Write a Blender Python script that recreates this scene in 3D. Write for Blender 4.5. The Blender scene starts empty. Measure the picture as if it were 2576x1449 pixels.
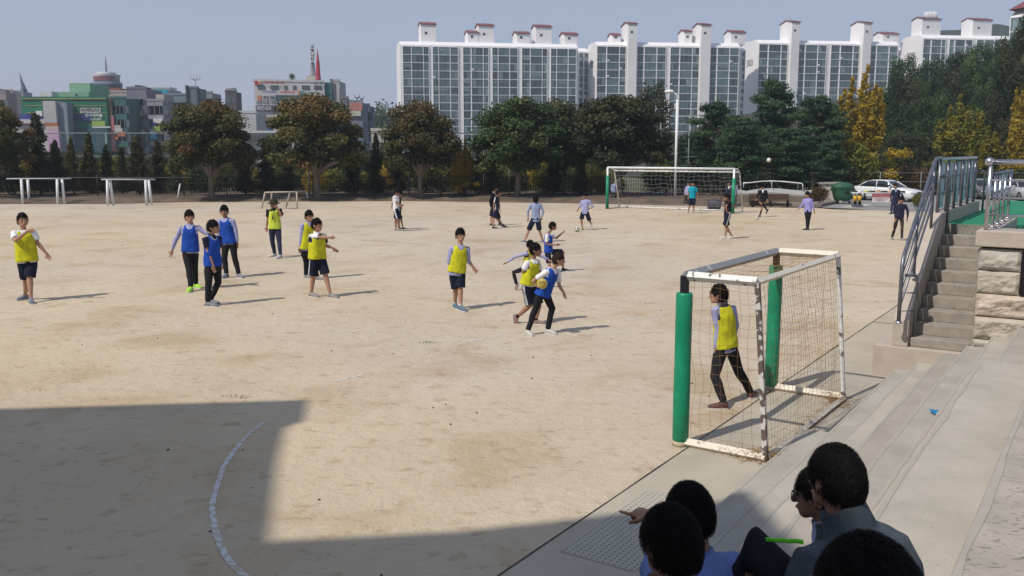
import bpy, bmesh, math, random
import numpy as np
from mathutils import Vector, Matrix, noise
R = math.radians
SC = bpy.context.scene
COL = SC.collection
rnd = random.Random(7)

# ------------------------------------------------------------ camera, world, sun, exposure
PITCH = math.atan((724 - 377) / 2300.0)
CAMH = 3.5
cam = bpy.data.cameras.new('camera')
cam.sensor_width = 36.0
cam.lens = 2300 / 2576 * 36.0
cam.clip_start = 0.05
cam.clip_end = 6000
camo = bpy.data.objects.new('camera', cam)
COL.objects.link(camo)
camo.location = (0, 0, CAMH)
camo.rotation_euler = (R(90) - PITCH, 0, 0)
SC.camera = camo

SUN_AZ, SUN_EL = 40.0, 50.0          # shadows run towards azimuth 40 deg (from +X to +Y)
sdir = Vector((-math.cos(R(SUN_AZ)) * math.cos(R(SUN_EL)), -math.sin(R(SUN_AZ)) * math.cos(R(SUN_EL)), math.sin(R(SUN_EL))))
world = bpy.data.worlds.new('World')
SC.world = world
world.use_nodes = True
wt = world.node_tree
sky = wt.nodes.new('ShaderNodeTexSky')
sky.sky_type = 'NISHITA'
sky.sun_disc = False
sky.sun_elevation = R(SUN_EL)
sky.sun_rotation = math.atan2(sdir.x, sdir.y)
sky.altitude = 50
sky.air_density = 0.9
sky.dust_density = 1.6
sky.ozone_density = 5.0
bgn = wt.nodes['Background']
hs = wt.nodes.new('ShaderNodeHueSaturation')
hs.inputs['Saturation'].default_value = 0.62
wt.links.new(sky.outputs[0], hs.inputs['Color'])
mxs = wt.nodes.new('ShaderNodeMix'); mxs.data_type = 'RGBA'; mxs.inputs['Factor'].default_value = 0.72
wtc = wt.nodes.new('ShaderNodeTexCoord'); wsx = wt.nodes.new('ShaderNodeSeparateXYZ'); wt.links.new(wtc.outputs['Generated'], wsx.inputs[0])
wrp = wt.nodes.new('ShaderNodeValToRGB'); wrp.color_ramp.elements[0].position = 0.0; wrp.color_ramp.elements[0].color = (.465, .515, .64, 1)
wrp.color_ramp.elements[1].position = .28; wrp.color_ramp.elements[1].color = (.315, .395, .575, 1)       # pale haze low in the sky
wt.links.new(wsx.outputs['Z'], wrp.inputs[0])
wml = wt.nodes.new('ShaderNodeVectorMath'); wml.operation = 'SCALE'; wml.inputs['Scale'].default_value = 10.5
wt.links.new(wrp.outputs[0], wml.inputs[0]); wt.links.new(wml.outputs[0], mxs.inputs['B'])
wt.links.new(hs.outputs[0], mxs.inputs['A'])
wt.links.new(mxs.outputs['Result'], bgn.inputs[0])
bgn.inputs[1].default_value = 0.10
sun = bpy.data.lights.new('sun', 'SUN')
sun.energy = 3.75
sun.angle = R(0.6)
sun.color = (1.0, 0.94, 0.84)
suno = bpy.data.objects.new('sun', sun)
COL.objects.link(suno)
suno.rotation_euler = sdir.to_track_quat('Z', 'Y').to_euler()
suno.location = (-20, -20, 40)
SC.view_settings.view_transform = 'Standard'
SC.view_settings.look = 'None'
SC.view_settings.exposure = 0.03
SC.view_settings.gamma = 1.0
SC.cycles.use_denoising = True
SC.cycles.max_bounces = 6
SC.cycles.transparent_max_bounces = 8

# ------------------------------------------------------------ survey: turns a sight line of the photograph into a place
_c, _s = math.cos(PITCH), math.sin(PITCH)
def ray(u, v):
    a = (u - 1288) / 2300.0; b = (724 - v) / 2300.0
    return Vector((a, _c + b * _s, -_s + b * _c))
def G(u, v, z=0.0):
    r = ray(u, v); t = (z - CAMH) / r.z
    return Vector((r.x * t, r.y * t, z))
def at(u, v, y):
    r = ray(u, v); t = y / r.y
    return Vector((r.x * t, y, CAMH + r.z * t))
TN = Vector((.833, -.553, 0)).normalized()     # across the stand, up the tiers
TT = Vector((.553, .833, 0)).normalized()      # along the stand
def NT(n, t, z=0.0):
    return TN * n + TT * t + Vector((0, 0, z))

# ------------------------------------------------------------ materials
MATS = {}
def mat(name, col, rough=0.8, col2=None, scale=4.0, metal=0.0, bump=0.0, bscale=None, spec=0.3, rand=0.0, det=4.0, stretch=None, trans=0.0, emit=None):
    if name in MATS: return MATS[name]
    m = bpy.data.materials.new(name); m.use_nodes = True
    nt = m.node_tree; p = nt.nodes['Principled BSDF']
    p.inputs['Roughness'].default_value = rough
    p.inputs['Metallic'].default_value = metal
    p.inputs['Specular IOR Level'].default_value = spec
    c4 = (*col, 1)
    p.inputs['Base Color'].default_value = c4
    tc = nt.nodes.new('ShaderNodeTexCoord')
    src = tc.outputs['Object']
    if stretch:
        mp = nt.nodes.new('ShaderNodeMapping'); mp.inputs['Scale'].default_value = stretch
        nt.links.new(src, mp.inputs[0]); src = mp.outputs[0]
    if col2 is None: col2 = tuple(c * 0.82 for c in col)
    nz = nt.nodes.new('ShaderNodeTexNoise'); nz.inputs['Scale'].default_value = scale; nz.inputs['Detail'].default_value = det
    nz.inputs['Roughness'].default_value = 0.6
    nt.links.new(src, nz.inputs['Vector'])
    cr = nt.nodes.new('ShaderNodeValToRGB'); cr.color_ramp.elements[0].position = 0.36; cr.color_ramp.elements[1].position = 0.66
    cr.color_ramp.elements[0].color = (*col2, 1); cr.color_ramp.elements[1].color = c4
    nt.links.new(nz.outputs['Fac'], cr.inputs['Fac'])
    out = cr.outputs['Color']
    if rand > 0:
        oi = nt.nodes.new('ShaderNodeNewGeometry'); ob = nt.nodes.new('ShaderNodeObjectInfo')
        ad = nt.nodes.new('ShaderNodeMath'); ad.operation = 'ADD'
        fr = nt.nodes.new('ShaderNodeMath'); fr.operation = 'FRACT'
        nt.links.new(oi.outputs['Random Per Island'], ad.inputs[0]); nt.links.new(ob.outputs['Random'], ad.inputs[1]); nt.links.new(ad.outputs[0], fr.inputs[0])
        mr = nt.nodes.new('ShaderNodeMapRange'); mr.inputs['To Min'].default_value = 1 - rand; mr.inputs['To Max'].default_value = 1 + rand
        nt.links.new(fr.outputs[0], mr.inputs['Value'])
        hv = nt.nodes.new('ShaderNodeHueSaturation'); nt.links.new(out, hv.inputs['Color']); nt.links.new(mr.outputs[0], hv.inputs['Value'])
        out = hv.outputs[0]
    nt.links.new(out, p.inputs['Base Color'])
    if bump > 0:
        bn = nt.nodes.new('ShaderNodeTexNoise'); bn.inputs['Scale'].default_value = bscale or scale * 4; bn.inputs['Detail'].default_value = 5
        nt.links.new(src, bn.inputs['Vector'])
        bp = nt.nodes.new('ShaderNodeBump'); bp.inputs['Strength'].default_value = 1.0; bp.inputs['Distance'].default_value = bump
        nt.links.new(bn.outputs['Fac'], bp.inputs['Height']); nt.links.new(bp.outputs[0], p.inputs['Normal'])
    if trans > 0:
        tr = nt.nodes.new('ShaderNodeBsdfTranslucent'); nt.links.new(out, tr.inputs['Color'])
        mx = nt.nodes.new('ShaderNodeMixShader'); mx.inputs[0].default_value = trans
        o = nt.nodes['Material Output']
        nt.links.new(p.outputs[0], mx.inputs[1]); nt.links.new(tr.outputs[0], mx.inputs[2]); nt.links.new(mx.outputs[0], o.inputs['Surface'])
    MATS[name] = m
    return m

# ------------------------------------------------------------ mesh collector
class MB:
    def __init__(s): s.v = []; s.f = []; s.m = []; s.sm = []
    def add(s, vs, fs, mi=0, smooth=False):
        o = len(s.v); s.v += [tuple(v) for v in vs]
        for f in fs: s.f.append(tuple(i + o for i in f)); s.m.append(mi); s.sm.append(smooth)
        return s
    def box(s, lo, hi, mi=0, M=None):
        x0, y0, z0 = lo; x1, y1, z1 = hi
        vs = [Vector(p) for p in ((x0,y0,z0),(x1,y0,z0),(x1,y1,z0),(x0,y1,z0),(x0,y0,z1),(x1,y0,z1),(x1,y1,z1),(x0,y1,z1))]
        if M is not None: vs = [M @ v for v in vs]
        return s.add(vs, [(0,3,2,1),(4,5,6,7),(0,1,5,4),(1,2,6,5),(2,3,7,6),(3,0,4,7)], mi)
    def prism(s, poly, z0, z1, mi=0):
        n = len(poly)
        vs = [(p[0], p[1], z0) for p in poly] + [(p[0], p[1], z1) for p in poly]
        fs = [tuple(range(n - 1, -1, -1)), tuple(range(n, 2 * n))] + [(i, (i + 1) % n, n + (i + 1) % n, n + i) for i in range(n)]
        return s.add(vs, fs, mi)
    def hull(s, a, b, mi=0):     # two equal polygons a (list of 3d) and b, joined
        n = len(a)
        fs = [tuple(range(n - 1, -1, -1)), tuple(range(n, 2 * n))] + [(i, (i + 1) % n, n + (i + 1) % n, n + i) for i in range(n)]
        return s.add(list(a) + list(b), fs, mi)
    def sweep(s, pts, rad, side=None, n=10, mi=0, dome=False, power=2.0, smooth=True):
        pts = [Vector(p) for p in pts]
        N = len(pts)
        rad = [(r, r) if not isinstance(r, (tuple, list)) else r for r in rad]
        if side is None: side = Vector((1, 0.013, 0.02))
        if dome:
            t0 = (pts[0] - pts[1]).normalized(); t1 = (pts[-1] - pts[-2]).normalized()
            a, b = rad[0], rad[-1]
            ra, rb = min(a), min(b)
            pre = [(pts[0] + t0 * ra * .95, (a[0] * .3, a[1] * .3)), (pts[0] + t0 * ra * .6, (a[0] * .8, a[1] * .8))]
            post = [(pts[-1] + t1 * rb * .6, (b[0] * .8, b[1] * .8)), (pts[-1] + t1 * rb * .95, (b[0] * .3, b[1] * .3))]
            pts = [p for p, _ in pre] + pts + [p for p, _ in post]
            rad = [r for _, r in pre] + list(rad) + [r for _, r in post]
            N = len(pts)
        vs = []
        sd = Vector(side)
        for i in range(N):
            t = (pts[min(i + 1, N - 1)] - pts[max(i - 1, 0)])
            if t.length < 1e-9: t = Vector((0, 0, 1))
            t.normalize()
            x = sd - t * sd.dot(t)
            if x.length < 0.05:
                x = Vector((0.3, 1, 0.2)); x = x - t * x.dot(t)
            x.normalize()
            if not isinstance(side, Vector): sd = x
            y = t.cross(x)
            for k in range(n):
                a = 2 * math.pi * k / n
                ca, sa = math.cos(a), math.sin(a)
                if power != 2.0:
                    q = (abs(ca) ** power + abs(sa) ** power) ** (-1 / power); ca *= q; sa *= q
                vs.append(pts[i] + x * (ca * rad[i][0]) + y * (sa * rad[i][1]))
        fs = []
        for i in range(N - 1):
            for k in range(n):
                k2 = (k + 1) % n
                fs.append((i * n + k, i * n + k2, (i + 1) * n + k2, (i + 1) * n + k))
        fs.append(tuple(range(n - 1, -1, -1))); fs.append(tuple((N - 1) * n + k for k in range(n)))
        return s.add(vs, fs, mi, smooth)
    def ball(s, c, r, axes=None, nu=14, nv=9, mi=0, fn=None):
        c = Vector(c); r = (r, r, r) if not isinstance(r, (tuple, list)) else r
        ax = axes or (Vector((1, 0, 0)), Vector((0, 1, 0)), Vector((0, 0, 1)))
        vs = []; 
        def P(d):
            q = fn(d) if fn else 1.0
            return c + ax[0] * (d[0] * r[0] * q) + ax[1] * (d[1] * r[1] * q) + ax[2] * (d[2] * r[2] * q)
        vs.append(P((0, 0, -1)))
        for j in range(1, nv):
            th = -math.pi / 2 + math.pi * j / nv
            for i in range(nu):
                ph = 2 * math.pi * i / nu
                vs.append(P((math.cos(th) * math.cos(ph), math.cos(th) * math.sin(ph), math.sin(th))))
        vs.append(P((0, 0, 1)))
        fs = [(0, 1 + (i + 1) % nu, 1 + i) for i in range(nu)]
        for j in range(nv - 2):
            for i in range(nu):
                a = 1 + j * nu + i; b = 1 + j * nu + (i + 1) % nu
                fs.append((a, b, b + nu, a + nu))
        L = len(vs) - 1; o = 1 + (nv - 2) * nu
        fs += [(o + i, o + (i + 1) % nu, L) for i in range(nu)]
        return s.add(vs, fs, mi, True)
    def mesh(s, name, mats, origin=Vector((0, 0, 0))):
        me = bpy.data.meshes.new(name)
        V = np.array(s.v, dtype=np.float64).reshape(-1, 3) - np.array(origin)
        me.from_pydata(V.tolist(), [], s.f)
        for m in (mats if isinstance(mats, (list, tuple)) else [mats]): me.materials.append(m)
        me.polygons.foreach_set('material_index', s.m)
        me.polygons.foreach_set('use_smooth', s.sm)
        me.update()
        return me

def tag(o, label=None, cat=None, group=None, kind=None):
    if label: o['label'] = label
    if cat: o['category'] = cat
    if group: o['group'] = group
    if kind: o['kind'] = kind
    return o
def empty(name, loc, label, cat, group=None):
    o = bpy.data.objects.new(name, None); COL.objects.link(o)
    o.empty_display_size = 0.2
    o.location = loc
    return tag(o, label, cat, group)
WL = {}
def root_loc(o):
    while o.parent: o = o.parent
    return Vector(o.location)
def put(name, mb, mats, parent=None, label=None, origin=None, bevel=0.0):
    org = root_loc(parent) if parent else (Vector(origin) if origin is not None else Vector((0, 0, 0)))
    me = mb.mesh(name, mats, org) if isinstance(mb, MB) else mb
    o = bpy.data.objects.new(name, me); COL.objects.link(o)
    if parent: o.parent = parent
    else: o.location = org
    if label: o['label'] = label
    if bevel > 0:
        b = o.modifiers.new('bevel', 'BEVEL'); b.width = bevel; b.segments = 2; b.limit_method = 'ANGLE'
    return o
def single(name, mb, mats, label, cat, group=None, origin=(0, 0, 0), bevel=0.0):
    return tag(put(name, mb, mats, None, None, origin, bevel), label, cat, group)
def structure(name, mb, mats):
    return tag(put(name, mb, mats), kind='structure')
def copy_tree(o, parent=None):
    c = o.copy(); COL.objects.link(c)
    if parent: c.parent = parent
    for ch in [x for x in KIDS.get(o.name, [])]: 
        copy_tree(ch, c)
    return c
KIDS = {}
def frame_m(o, x, y, z):
    m = Matrix((x, y, z)).transposed().to_4x4(); m.translation = o
    return m
TXT = {}
def text_mesh(body, size, depth=0.0, bold=False):
    k = (body, round(size, 4), depth)
    if k in TXT: return TXT[k]
    c = bpy.data.curves.new('lettering', 'FONT'); c.body = body; c.size = size
    c.extrude = depth; c.align_x = 'CENTER'; c.align_y = 'CENTER'
    if bold: c.offset = size * 0.02
    c.resolution_u = 3
    o = bpy.data.objects.new('lettering', c); COL.objects.link(o)
    bpy.context.view_layer.update()
    me = bpy.data.meshes.new_from_object(o.evaluated_get(bpy.context.evaluated_depsgraph_get()))
    bpy.data.objects.remove(o); bpy.data.curves.remove(c)
    TXT[k] = me
    return me
def lettering(parent, body, pos, right, up, size, m, depth=0.0, name='lettering', width=None, bold=True):
    me = text_mesh(body, size, depth, bold).copy()
    me.materials.clear(); me.materials.append(m)
    n = len(me.vertices); co = np.zeros(n * 3); me.vertices.foreach_get('co', co); co = co.reshape(-1, 3)
    if n == 0: return None
    w = co[:, 0].max() - co[:, 0].min()
    if width: co[:, 0] *= width / w
    right = Vector(right).normalized(); up = Vector(up).normalized(); nn = right.cross(up)
    B = np.array([right, up, nn]); org = np.array(Vector(pos) - root_loc(parent))
    co = co @ B + org
    me.vertices.foreach_set('co', co.reshape(-1)); me.update()
    o = bpy.data.objects.new(name, me); COL.objects.link(o); o.parent = parent
    return o
# ============================================================ THE SETTING
def sand_material():
    m = bpy.data.materials.new('sand'); m.use_nodes = True
    nt = m.node_tree; p = nt.nodes['Principled BSDF']; p.inputs['Roughness'].default_value = 0.95
    p.inputs['Specular IOR Level'].default_value = 0.12
    tc = nt.nodes.new('ShaderNodeTexCoord')
    def noi(scale, det=5, rough=0.6, dist=0.0, sc=None):
        src = tc.outputs['Object']
        if sc:
            mp = nt.nodes.new('ShaderNodeMapping'); mp.inputs['Scale'].default_value = sc; nt.links.new(src, mp.inputs[0]); src = mp.outputs[0]
        n = nt.nodes.new('ShaderNodeTexNoise'); n.inputs['Scale'].default_value = scale; n.inputs['Detail'].default_value = det
        n.inputs['Roughness'].default_value = rough; n.inputs['Distortion'].default_value = dist
        nt.links.new(src, n.inputs['Vector']); return n.outputs['Fac']
    def ramp(f, stops):
        c = nt.nodes.new('ShaderNodeValToRGB'); e = c.color_ramp.elements
        e[0].position, e[0].color = stops[0][0], (*stops[0][1], 1); e[1].position, e[1].color = stops[-1][0], (*stops[-1][1], 1)
        for q, col in stops[1:-1]:
            x = e.new(q); x.color = (*col, 1)
        nt.links.new(f, c.inputs[0]); return c.outputs[0]
    def mix(a, b, f, mode='MULTIPLY'):
        x = nt.nodes.new('ShaderNodeMix'); x.data_type = 'RGBA'; x.blend_type = mode
        if isinstance(f, float): x.inputs['Factor'].default_value = f
        else: nt.links.new(f, x.inputs['Factor'])
        nt.links.new(a, x.inputs['A']); nt.links.new(b, x.inputs['B']); return x.outputs['Result']
    base = ramp(noi(0.16, 6, .62, .6), [(0.3, (.455, .38, .29)), (0.5, (.50, .425, .335)), (0.68, (.53, .458, .37))])
    hue = ramp(noi(0.045, 3, .5, .4), [(0.40, (1.03, .985, .88)), (0.60, (.99, .99, 1.02))])
    base = mix(base, hue, 1.0)
    patch = ramp(noi(0.55, 5, .6, 0.5), [(0.32, (.86, .81, .73)), (0.48, (1, 1, 1)), (0.7, (1.03, 1.03, 1.03))])
    c = mix(base, patch, 1.0)
    scuff = ramp(noi(3.2, 5, .62, .35, (1, 1.3, 1)), [(0.31, (.78, .73, .65)), (0.43, (1, 1, 1)), (0.8, (1.05, 1.05, 1.05))])
    c = mix(c, scuff, 0.9)
    foot = ramp(noi(7.0, 3, .55, .2, (1, 1.5, 1)), [(0.28, (.66, .60, .53)), (0.36, (1, 1, 1)), (0.9, (1, 1, 1))])
    c = mix(c, foot, 0.7)
    fine = ramp(noi(26, 4, .7), [(0.3, (.90, .885, .86)), (0.62, (1.04, 1.04, 1.04))])
    c = mix(c, fine, 0.7)
    speck = ramp(noi(70, 2, .5), [(0.24, (.5, .46, .42)), (0.29, (1, 1, 1))])
    c = mix(c, speck, 0.7)
    nt.links.new(c, p.inputs['Base Color'])
    b1 = nt.nodes.new('ShaderNodeBump'); b1.inputs['Distance'].default_value = 0.035; b1.inputs['Strength'].default_value = 1
    nt.links.new(noi(5.0, 6, .60, .15), b1.inputs['Height'])
    b2 = nt.nodes.new('ShaderNodeBump'); b2.inputs['Distance'].default_value = 0.006; nt.links.new(noi(30, 5, .7), b2.inputs['Height'])
    nt.links.new(b1.outputs[0], b2.inputs['Normal']); nt.links.new(b2.outputs[0], p.inputs['Normal'])
    return m
M_SAND = sand_material()
M_SOIL = mat('soil', (.17, .12, .085), .95, (.09, .07, .05), 0.8, bump=.05, bscale=6)
M_CONC = mat('pale_concrete', (.45, .395, .315), .9, (.38, .335, .265), 1.3, bump=.004, bscale=40, det=8)
M_CONC2 = mat('grey_concrete', (.42, .385, .33), .9, (.33, .30, .255), 1.6, bump=.004, bscale=50, det=9)
M_CONC3 = mat('warm_concrete', (.455, .41, .345), .9, (.37, .335, .28), 1.8, bump=.004, bscale=50, det=9)
M_CONC4 = mat('dull_concrete', (.39, .35, .295), .9, (.32, .285, .24), 1.7, bump=.004, bscale=50, det=9)
M_CONCW = mat('rendered_concrete', (.47, .40, .34), .9, (.40, .34, .29), 3.0, bump=.003, bscale=60)
M_STAIR = mat('stair_concrete', (.34, .30, .255), .92, (.26, .23, .195), 5, bump=.004, bscale=60)
M_JOINT = mat('dark_joint', (.05, .045, .035), .9)
M_ASPH = mat('pale_asphalt', (.27, .265, .26), .9, (.21, .205, .2), 1.2, bump=.004, bscale=60)

def add_pits(m, scale=34, thr=.30, dark=.45, stretch=(1, 1, 1)):
    nt = m.node_tree; p = nt.nodes['Principled BSDF']; lk = p.inputs['Base Color'].links[0]; src = lk.from_socket
    tc = nt.nodes.new('ShaderNodeTexCoord'); mp = nt.nodes.new('ShaderNodeMapping'); mp.inputs['Scale'].default_value = stretch; mp.inputs['Rotation'].default_value = (0, 0, .5)
    nt.links.new(tc.outputs['Object'], mp.inputs[0])
    n = nt.nodes.new('ShaderNodeTexNoise'); n.inputs['Scale'].default_value = scale; n.inputs['Detail'].default_value = 3; n.inputs['Roughness'].default_value = .7; nt.links.new(mp.outputs[0], n.inputs['Vector'])
    r = nt.nodes.new('ShaderNodeMapRange'); r.inputs['From Min'].default_value = thr; r.inputs['From Max'].default_value = thr + .05; r.inputs['To Min'].default_value = dark; r.inputs['To Max'].default_value = 1
    nt.links.new(n.outputs['Fac'], r.inputs['Value'])
    h = nt.nodes.new('ShaderNodeHueSaturation'); nt.links.new(src, h.inputs['Color']); nt.links.new(r.outputs[0], h.inputs['Value']); nt.links.new(h.outputs[0], p.inputs['Base Color'])
for m_, sc_, th_ in ((M_CONC2, 20, .31), (M_CONC3, 22, .30), (M_CONC4, 20, .31), (M_CONC, 16, .27), (M_STAIR, 22, .31)): add_pits(m_, sc_, th_, .6, (1, 2.2, 1))
def chalk_material():
    m = bpy.data.materials.new('worn_chalk'); m.use_nodes = True
    nt = m.node_tree; p = nt.nodes['Principled BSDF']; p.inputs['Roughness'].default_value = .95
    tc = nt.nodes.new('ShaderNodeTexCoord'); n = nt.nodes.new('ShaderNodeTexNoise'); n.inputs['Scale'].default_value = 14; n.inputs['Detail'].default_value = 6
    nt.links.new(tc.outputs['Object'], n.inputs['Vector'])
    c = nt.nodes.new('ShaderNodeValToRGB'); c.color_ramp.elements[0].position = .44; c.color_ramp.elements[0].color = (.47, .39, .29, 1)
    c.color_ramp.elements[1].position = .55; c.color_ramp.elements[1].color = (.60, .60, .61, 1)
    nt.links.new(n.outputs['Fac'], c.inputs[0]); nt.links.new(c.outputs[0], p.inputs['Base Color'])
    return m
M_CHALK = chalk_material()

def sheet(poly, z, mi=0, mb=None):
    mb = mb or MB()
    return mb.add([(p[0], p[1], z) for p in poly], [tuple(range(len(poly)))], mi)

g = MB(); g.add([(-2500, -600, -.05), (2500, -600, -.05), (2500, 5000, -.05), (-2500, 5000, -.05)], [(0, 1, 2, 3)])
structure('ground', g, mat('earth', (.12, .12, .07), .95, (.07, .075, .045), .05))
edge = [(-95, 57), (-60, 59.5), (-33.5, 60), (-26, 60.1), (-21.5, 62.6), (-14, 63.2), (-6.3, 63.6), (1.6, 61.6), (5.6, 60.6), (10, 58.6), (14.9, 56.5), (18.6, 56.2), (19.2, 54.6), (25, 53.2), (34, 51.5), (60, 48)]
fp = edge[::-1] + [(-95, -30), (60, -30)]
# field sheet as a fine strip fan so its surface shades evenly
structure('sports_field', sheet(fp, 0.0), M_SAND)
# soil bank under the trees
mb = MB()
nx = 90
for i in range(nx + 1):
    x = -95 + i * 1.55
    ye = np.interp(x, [e[0] for e in edge], [e[1] for e in edge]) if x < 18 else 56.3
    for j, dy in enumerate((-.15, .25, .9, 3, 8, 16)):
        z = (-.02, .10 + .07 * noise.noise(Vector((x * .6, 1, 0))), .22 + .1 * noise.noise(Vector((x * .8, 3, 0))), .3, .3, .2)[j]
        mb.v.append((x, ye + dy + .18 * noise.noise(Vector((x * .9, j, 5))), z))
for i in range(nx):
    for j in range(5):
        a = i * 6 + j
        if -95 + i * 1.55 > 16.5: continue
        mb.f.append((a, a + 6, a + 7, a + 1)); mb.m.append(0); mb.sm.append(True)
structure('soil_bank', mb, M_SOIL)

# paved car park to the right of the far goal
pv = [G(2070, 522), G(2180, 527), G(2304, 532), G(2450, 537), (60, 47.5), (90, 90), (20, 92), (19.8, 62)]
structure('parking_lot', sheet(pv, .008), M_ASPH)
mb = MB(); a = G(2132, 521.5); b = G(2176, 514); mb.add([(a.x - .5, a.y, .012), (a.x + .5, a.y, .012), (b.x + .5, b.y, .012), (b.x - .3, b.y, .012)], [(0, 1, 2, 3)])
structure('parking_line', mb, M_CHALK)

# concrete apron between the sand and the stand, with its joint
SEAM = -4.045
sm = MB()
sm.add([NT(SEAM, -8, .004), NT(-2.6, -8, .004), NT(-2.6, 40, .004), NT(SEAM, 40, .004)], [(0, 1, 2, 3)])
structure('apron', sm, M_CONC)
jm = MB()
prev = None
for i in range(161):
    t = -8 + i * .3
    w = .009 + .007 * noise.noise(Vector((t * 1.3, 0, 0)))
    o = .012 * noise.noise(Vector((t * .4, 5, 0)))
    jm.v += [tuple(NT(SEAM + o - w, t, .008)), tuple(NT(SEAM + o + w, t, .008))]
    if i: n0 = 2 * i; jm.f.append((n0 - 2, n0 - 1, n0 + 1, n0)); jm.m.append(0); jm.sm.append(False)
for t in (2.4, 13.2, 19.5):
    jm.add([NT(SEAM, t, .008), NT(-2.95, t, .008), NT(-2.95, t + .03, .008), NT(SEAM, t + .03, .008)], [(0, 1, 2, 3)])
structure('apron_joint', jm, M_JOINT)

def strip(pts, w, z=.004, mb=None):
    mb = mb or MB(); n0 = len(mb.v)
    for i, p in enumerate(pts):
        a = pts[max(i - 1, 0)]; b = pts[min(i + 1, len(pts) - 1)]
        t = (Vector(b) - Vector(a)).normalized(); n = Vector((-t.y, t.x, 0))
        ww = w * (1 + .18 * noise.noise(Vector((i * .9, w * 50, 2))))
        mb.v += [(p[0] + n.x * ww / 2, p[1] + n.y * ww / 2, z), (p[0] - n.x * ww / 2, p[1] - n.y * ww / 2, z)]
        if i: k = n0 + 2 * i; mb.f.append((k - 2, k - 1, k + 1, k)); mb.m.append(0); mb.sm.append(False)
    return mb
def dense(px, n=8):
    P = [G(*q) for q in px]; out = []
    for i in range(len(P) - 1):
        p0 = P[max(i - 1, 0)]; p1 = P[i]; p2 = P[i + 1]; p3 = P[min(i + 2, len(P) - 1)]
        for k in range(n):
            t = k / n
            out.append(.5 * ((2 * p1) + (-p0 + p2) * t + (2 * p0 - 5 * p1 + 4 * p2 - p3) * t * t + (-p0 + 3 * p1 - 3 * p2 + p3) * t ** 3))
    out.append(P[-1]); return out
arc = [(x / 1.802 / 1.59, (1500 + y / 1.802) / 1.59) for x, y in ((1900, 345), (1800, 420), (1700, 530), (1620, 650), (1575, 770), (1545, 860), (1530, 950), (1540, 1040), (1562, 1140), (1592, 1235), (1640, 1320), (1700, 1390), (1790, 1470), (1900, 1560))]
cm = strip(dense(arc), .058)
for px, w in (([(1565, 803), (1670, 803.5)], .06), ([(1170, 860), (1210, 853), (1262, 842)], .06), ([(840, 960), (880, 950), (915, 942)], .05), ([(1980, 812), (2050, 822), (2138, 830)], .05)):
    strip(dense(px), w, .004, cm)
structure('chalk_line', cm, M_CHALK)

# two straight scored lines across the sand
dk = MB(); strip(dense([(900, 603), (990, 609), (1085, 616)]), .07, .003, dk); strip(dense([(2030, 706), (2140, 716), (2250, 722)]), .03, .003, dk)
structure('scored_line', dk, mat('scored_sand', (.33, .27, .2), .95))

# ------------------------------------------------------------ the school building whose shadow falls on the field (stands behind the camera)
HB = 14.0
off = Vector((math.cos(R(SUN_AZ)), math.sin(R(SUN_AZ)), 0)) * (HB / math.tan(R(SUN_EL)))
sh = [G(0, 1028), G(400, 1016), G(775, 1005), G(768, 1058), G(718, 1076), G(700, 1160), G(680, 1360), G(1150, 1336), G(1600, 1288), Vector((2.45, 8.9, 0)), Vector((2.62, 4.5, 0))]
pb = [p - off for p in sh]
left = pb[0] + Vector((-45, -4.5, 0))
poly = [pb[-1] + Vector((.6, -16, 0)), *pb[::-1], left, left + Vector((2, -22, 0))]
poly = [(p.x, p.y) for p in poly]
sb = empty('school_building', (pb[8].x - 10, pb[8].y - 8, 0), 'long white school block standing behind the camera, casting the big shadow', 'school')
mb = MB(); mb.prism(poly[::-1], 0, HB); put('wall', mb, mat('school_paint', (.5, .5, .48), .8), sb)
mb = MB()
for a, b in ((pb[2], pb[0]), (pb[8], pb[6]), (pb[10], pb[9])):
    d = (b - a).normalized(); n = Vector((d.y, -d.x, 0))
    L = (b - a).length; k = max(1, int(L / 2.4))
    if n.dot(Vector((0, 1, 0)) if a is not pb[10] else Vector((1, 0, 0))) < 0: n = -n
    for fl in range(4):
        for i in range(k):
            c = a + d * (L * (i + .5) / k); z = 1.1 + fl * 3.4
            w = min(.85, L / k * .38)
            mb.hull([c - d * w + n * .02 + Vector((0, 0, z)), c + d * w + n * .02 + Vector((0, 0, z)), c + d * w + n * .02 + Vector((0, 0, z + 1.6)), c - d * w + n * .02 + Vector((0, 0, z + 1.6))],
                    [c - d * w - n * .05 + Vector((0, 0, z)), c + d * w - n * .05 + Vector((0, 0, z)), c + d * w - n * .05 + Vector((0, 0, z + 1.6)), c - d * w - n * .05 + Vector((0, 0, z + 1.6))])
            put('window', mb, mat('dark_glass', (.03, .04, .05), .1, spec=.6), sb); mb = MB()

# ------------------------------------------------------------ terraced stand
TE = 10.18
st = empty('concrete_stand', NT(-1.5, 4), 'pale concrete terraced stand running beside the field', 'grandstand')
prof = [(-2.70, .15), (-2.38, .30), (-2.06, .47), (-1.72, .65), (-1.40, .83), (-1.08, 1.0), (-.76, 1.17), (-.44, 1.34), (-.12, 1.5), (.2, 1.68)]
def extr(mb, N0, N1, z0, z1, t0, t1, mi=0):
    mb.hull([NT(N0, t0, z0), NT(N1, t0, z0), NT(N1, t0, z1), NT(N0, t0, z1)], [NT(N0, t1, z0), NT(N1, t1, z0), NT(N1, t1, z1), NT(N0, t1, z1)], mi)
for i, (n, z) in enumerate(prof):
    n1 = prof[i + 1][0] if i + 1 < len(prof) else 3.0
    mb = MB(); t1 = 14.795 if z < .5 else 14.70
    if i >= 5: t1 = 14.70
    extr(mb, n, n1 + .002 * 0, -.3, z, -7, t1)
    put('step', mb, (M_CONC2, M_CONC3, M_CONC4)[i % 3], st, bevel=.012)
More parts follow.
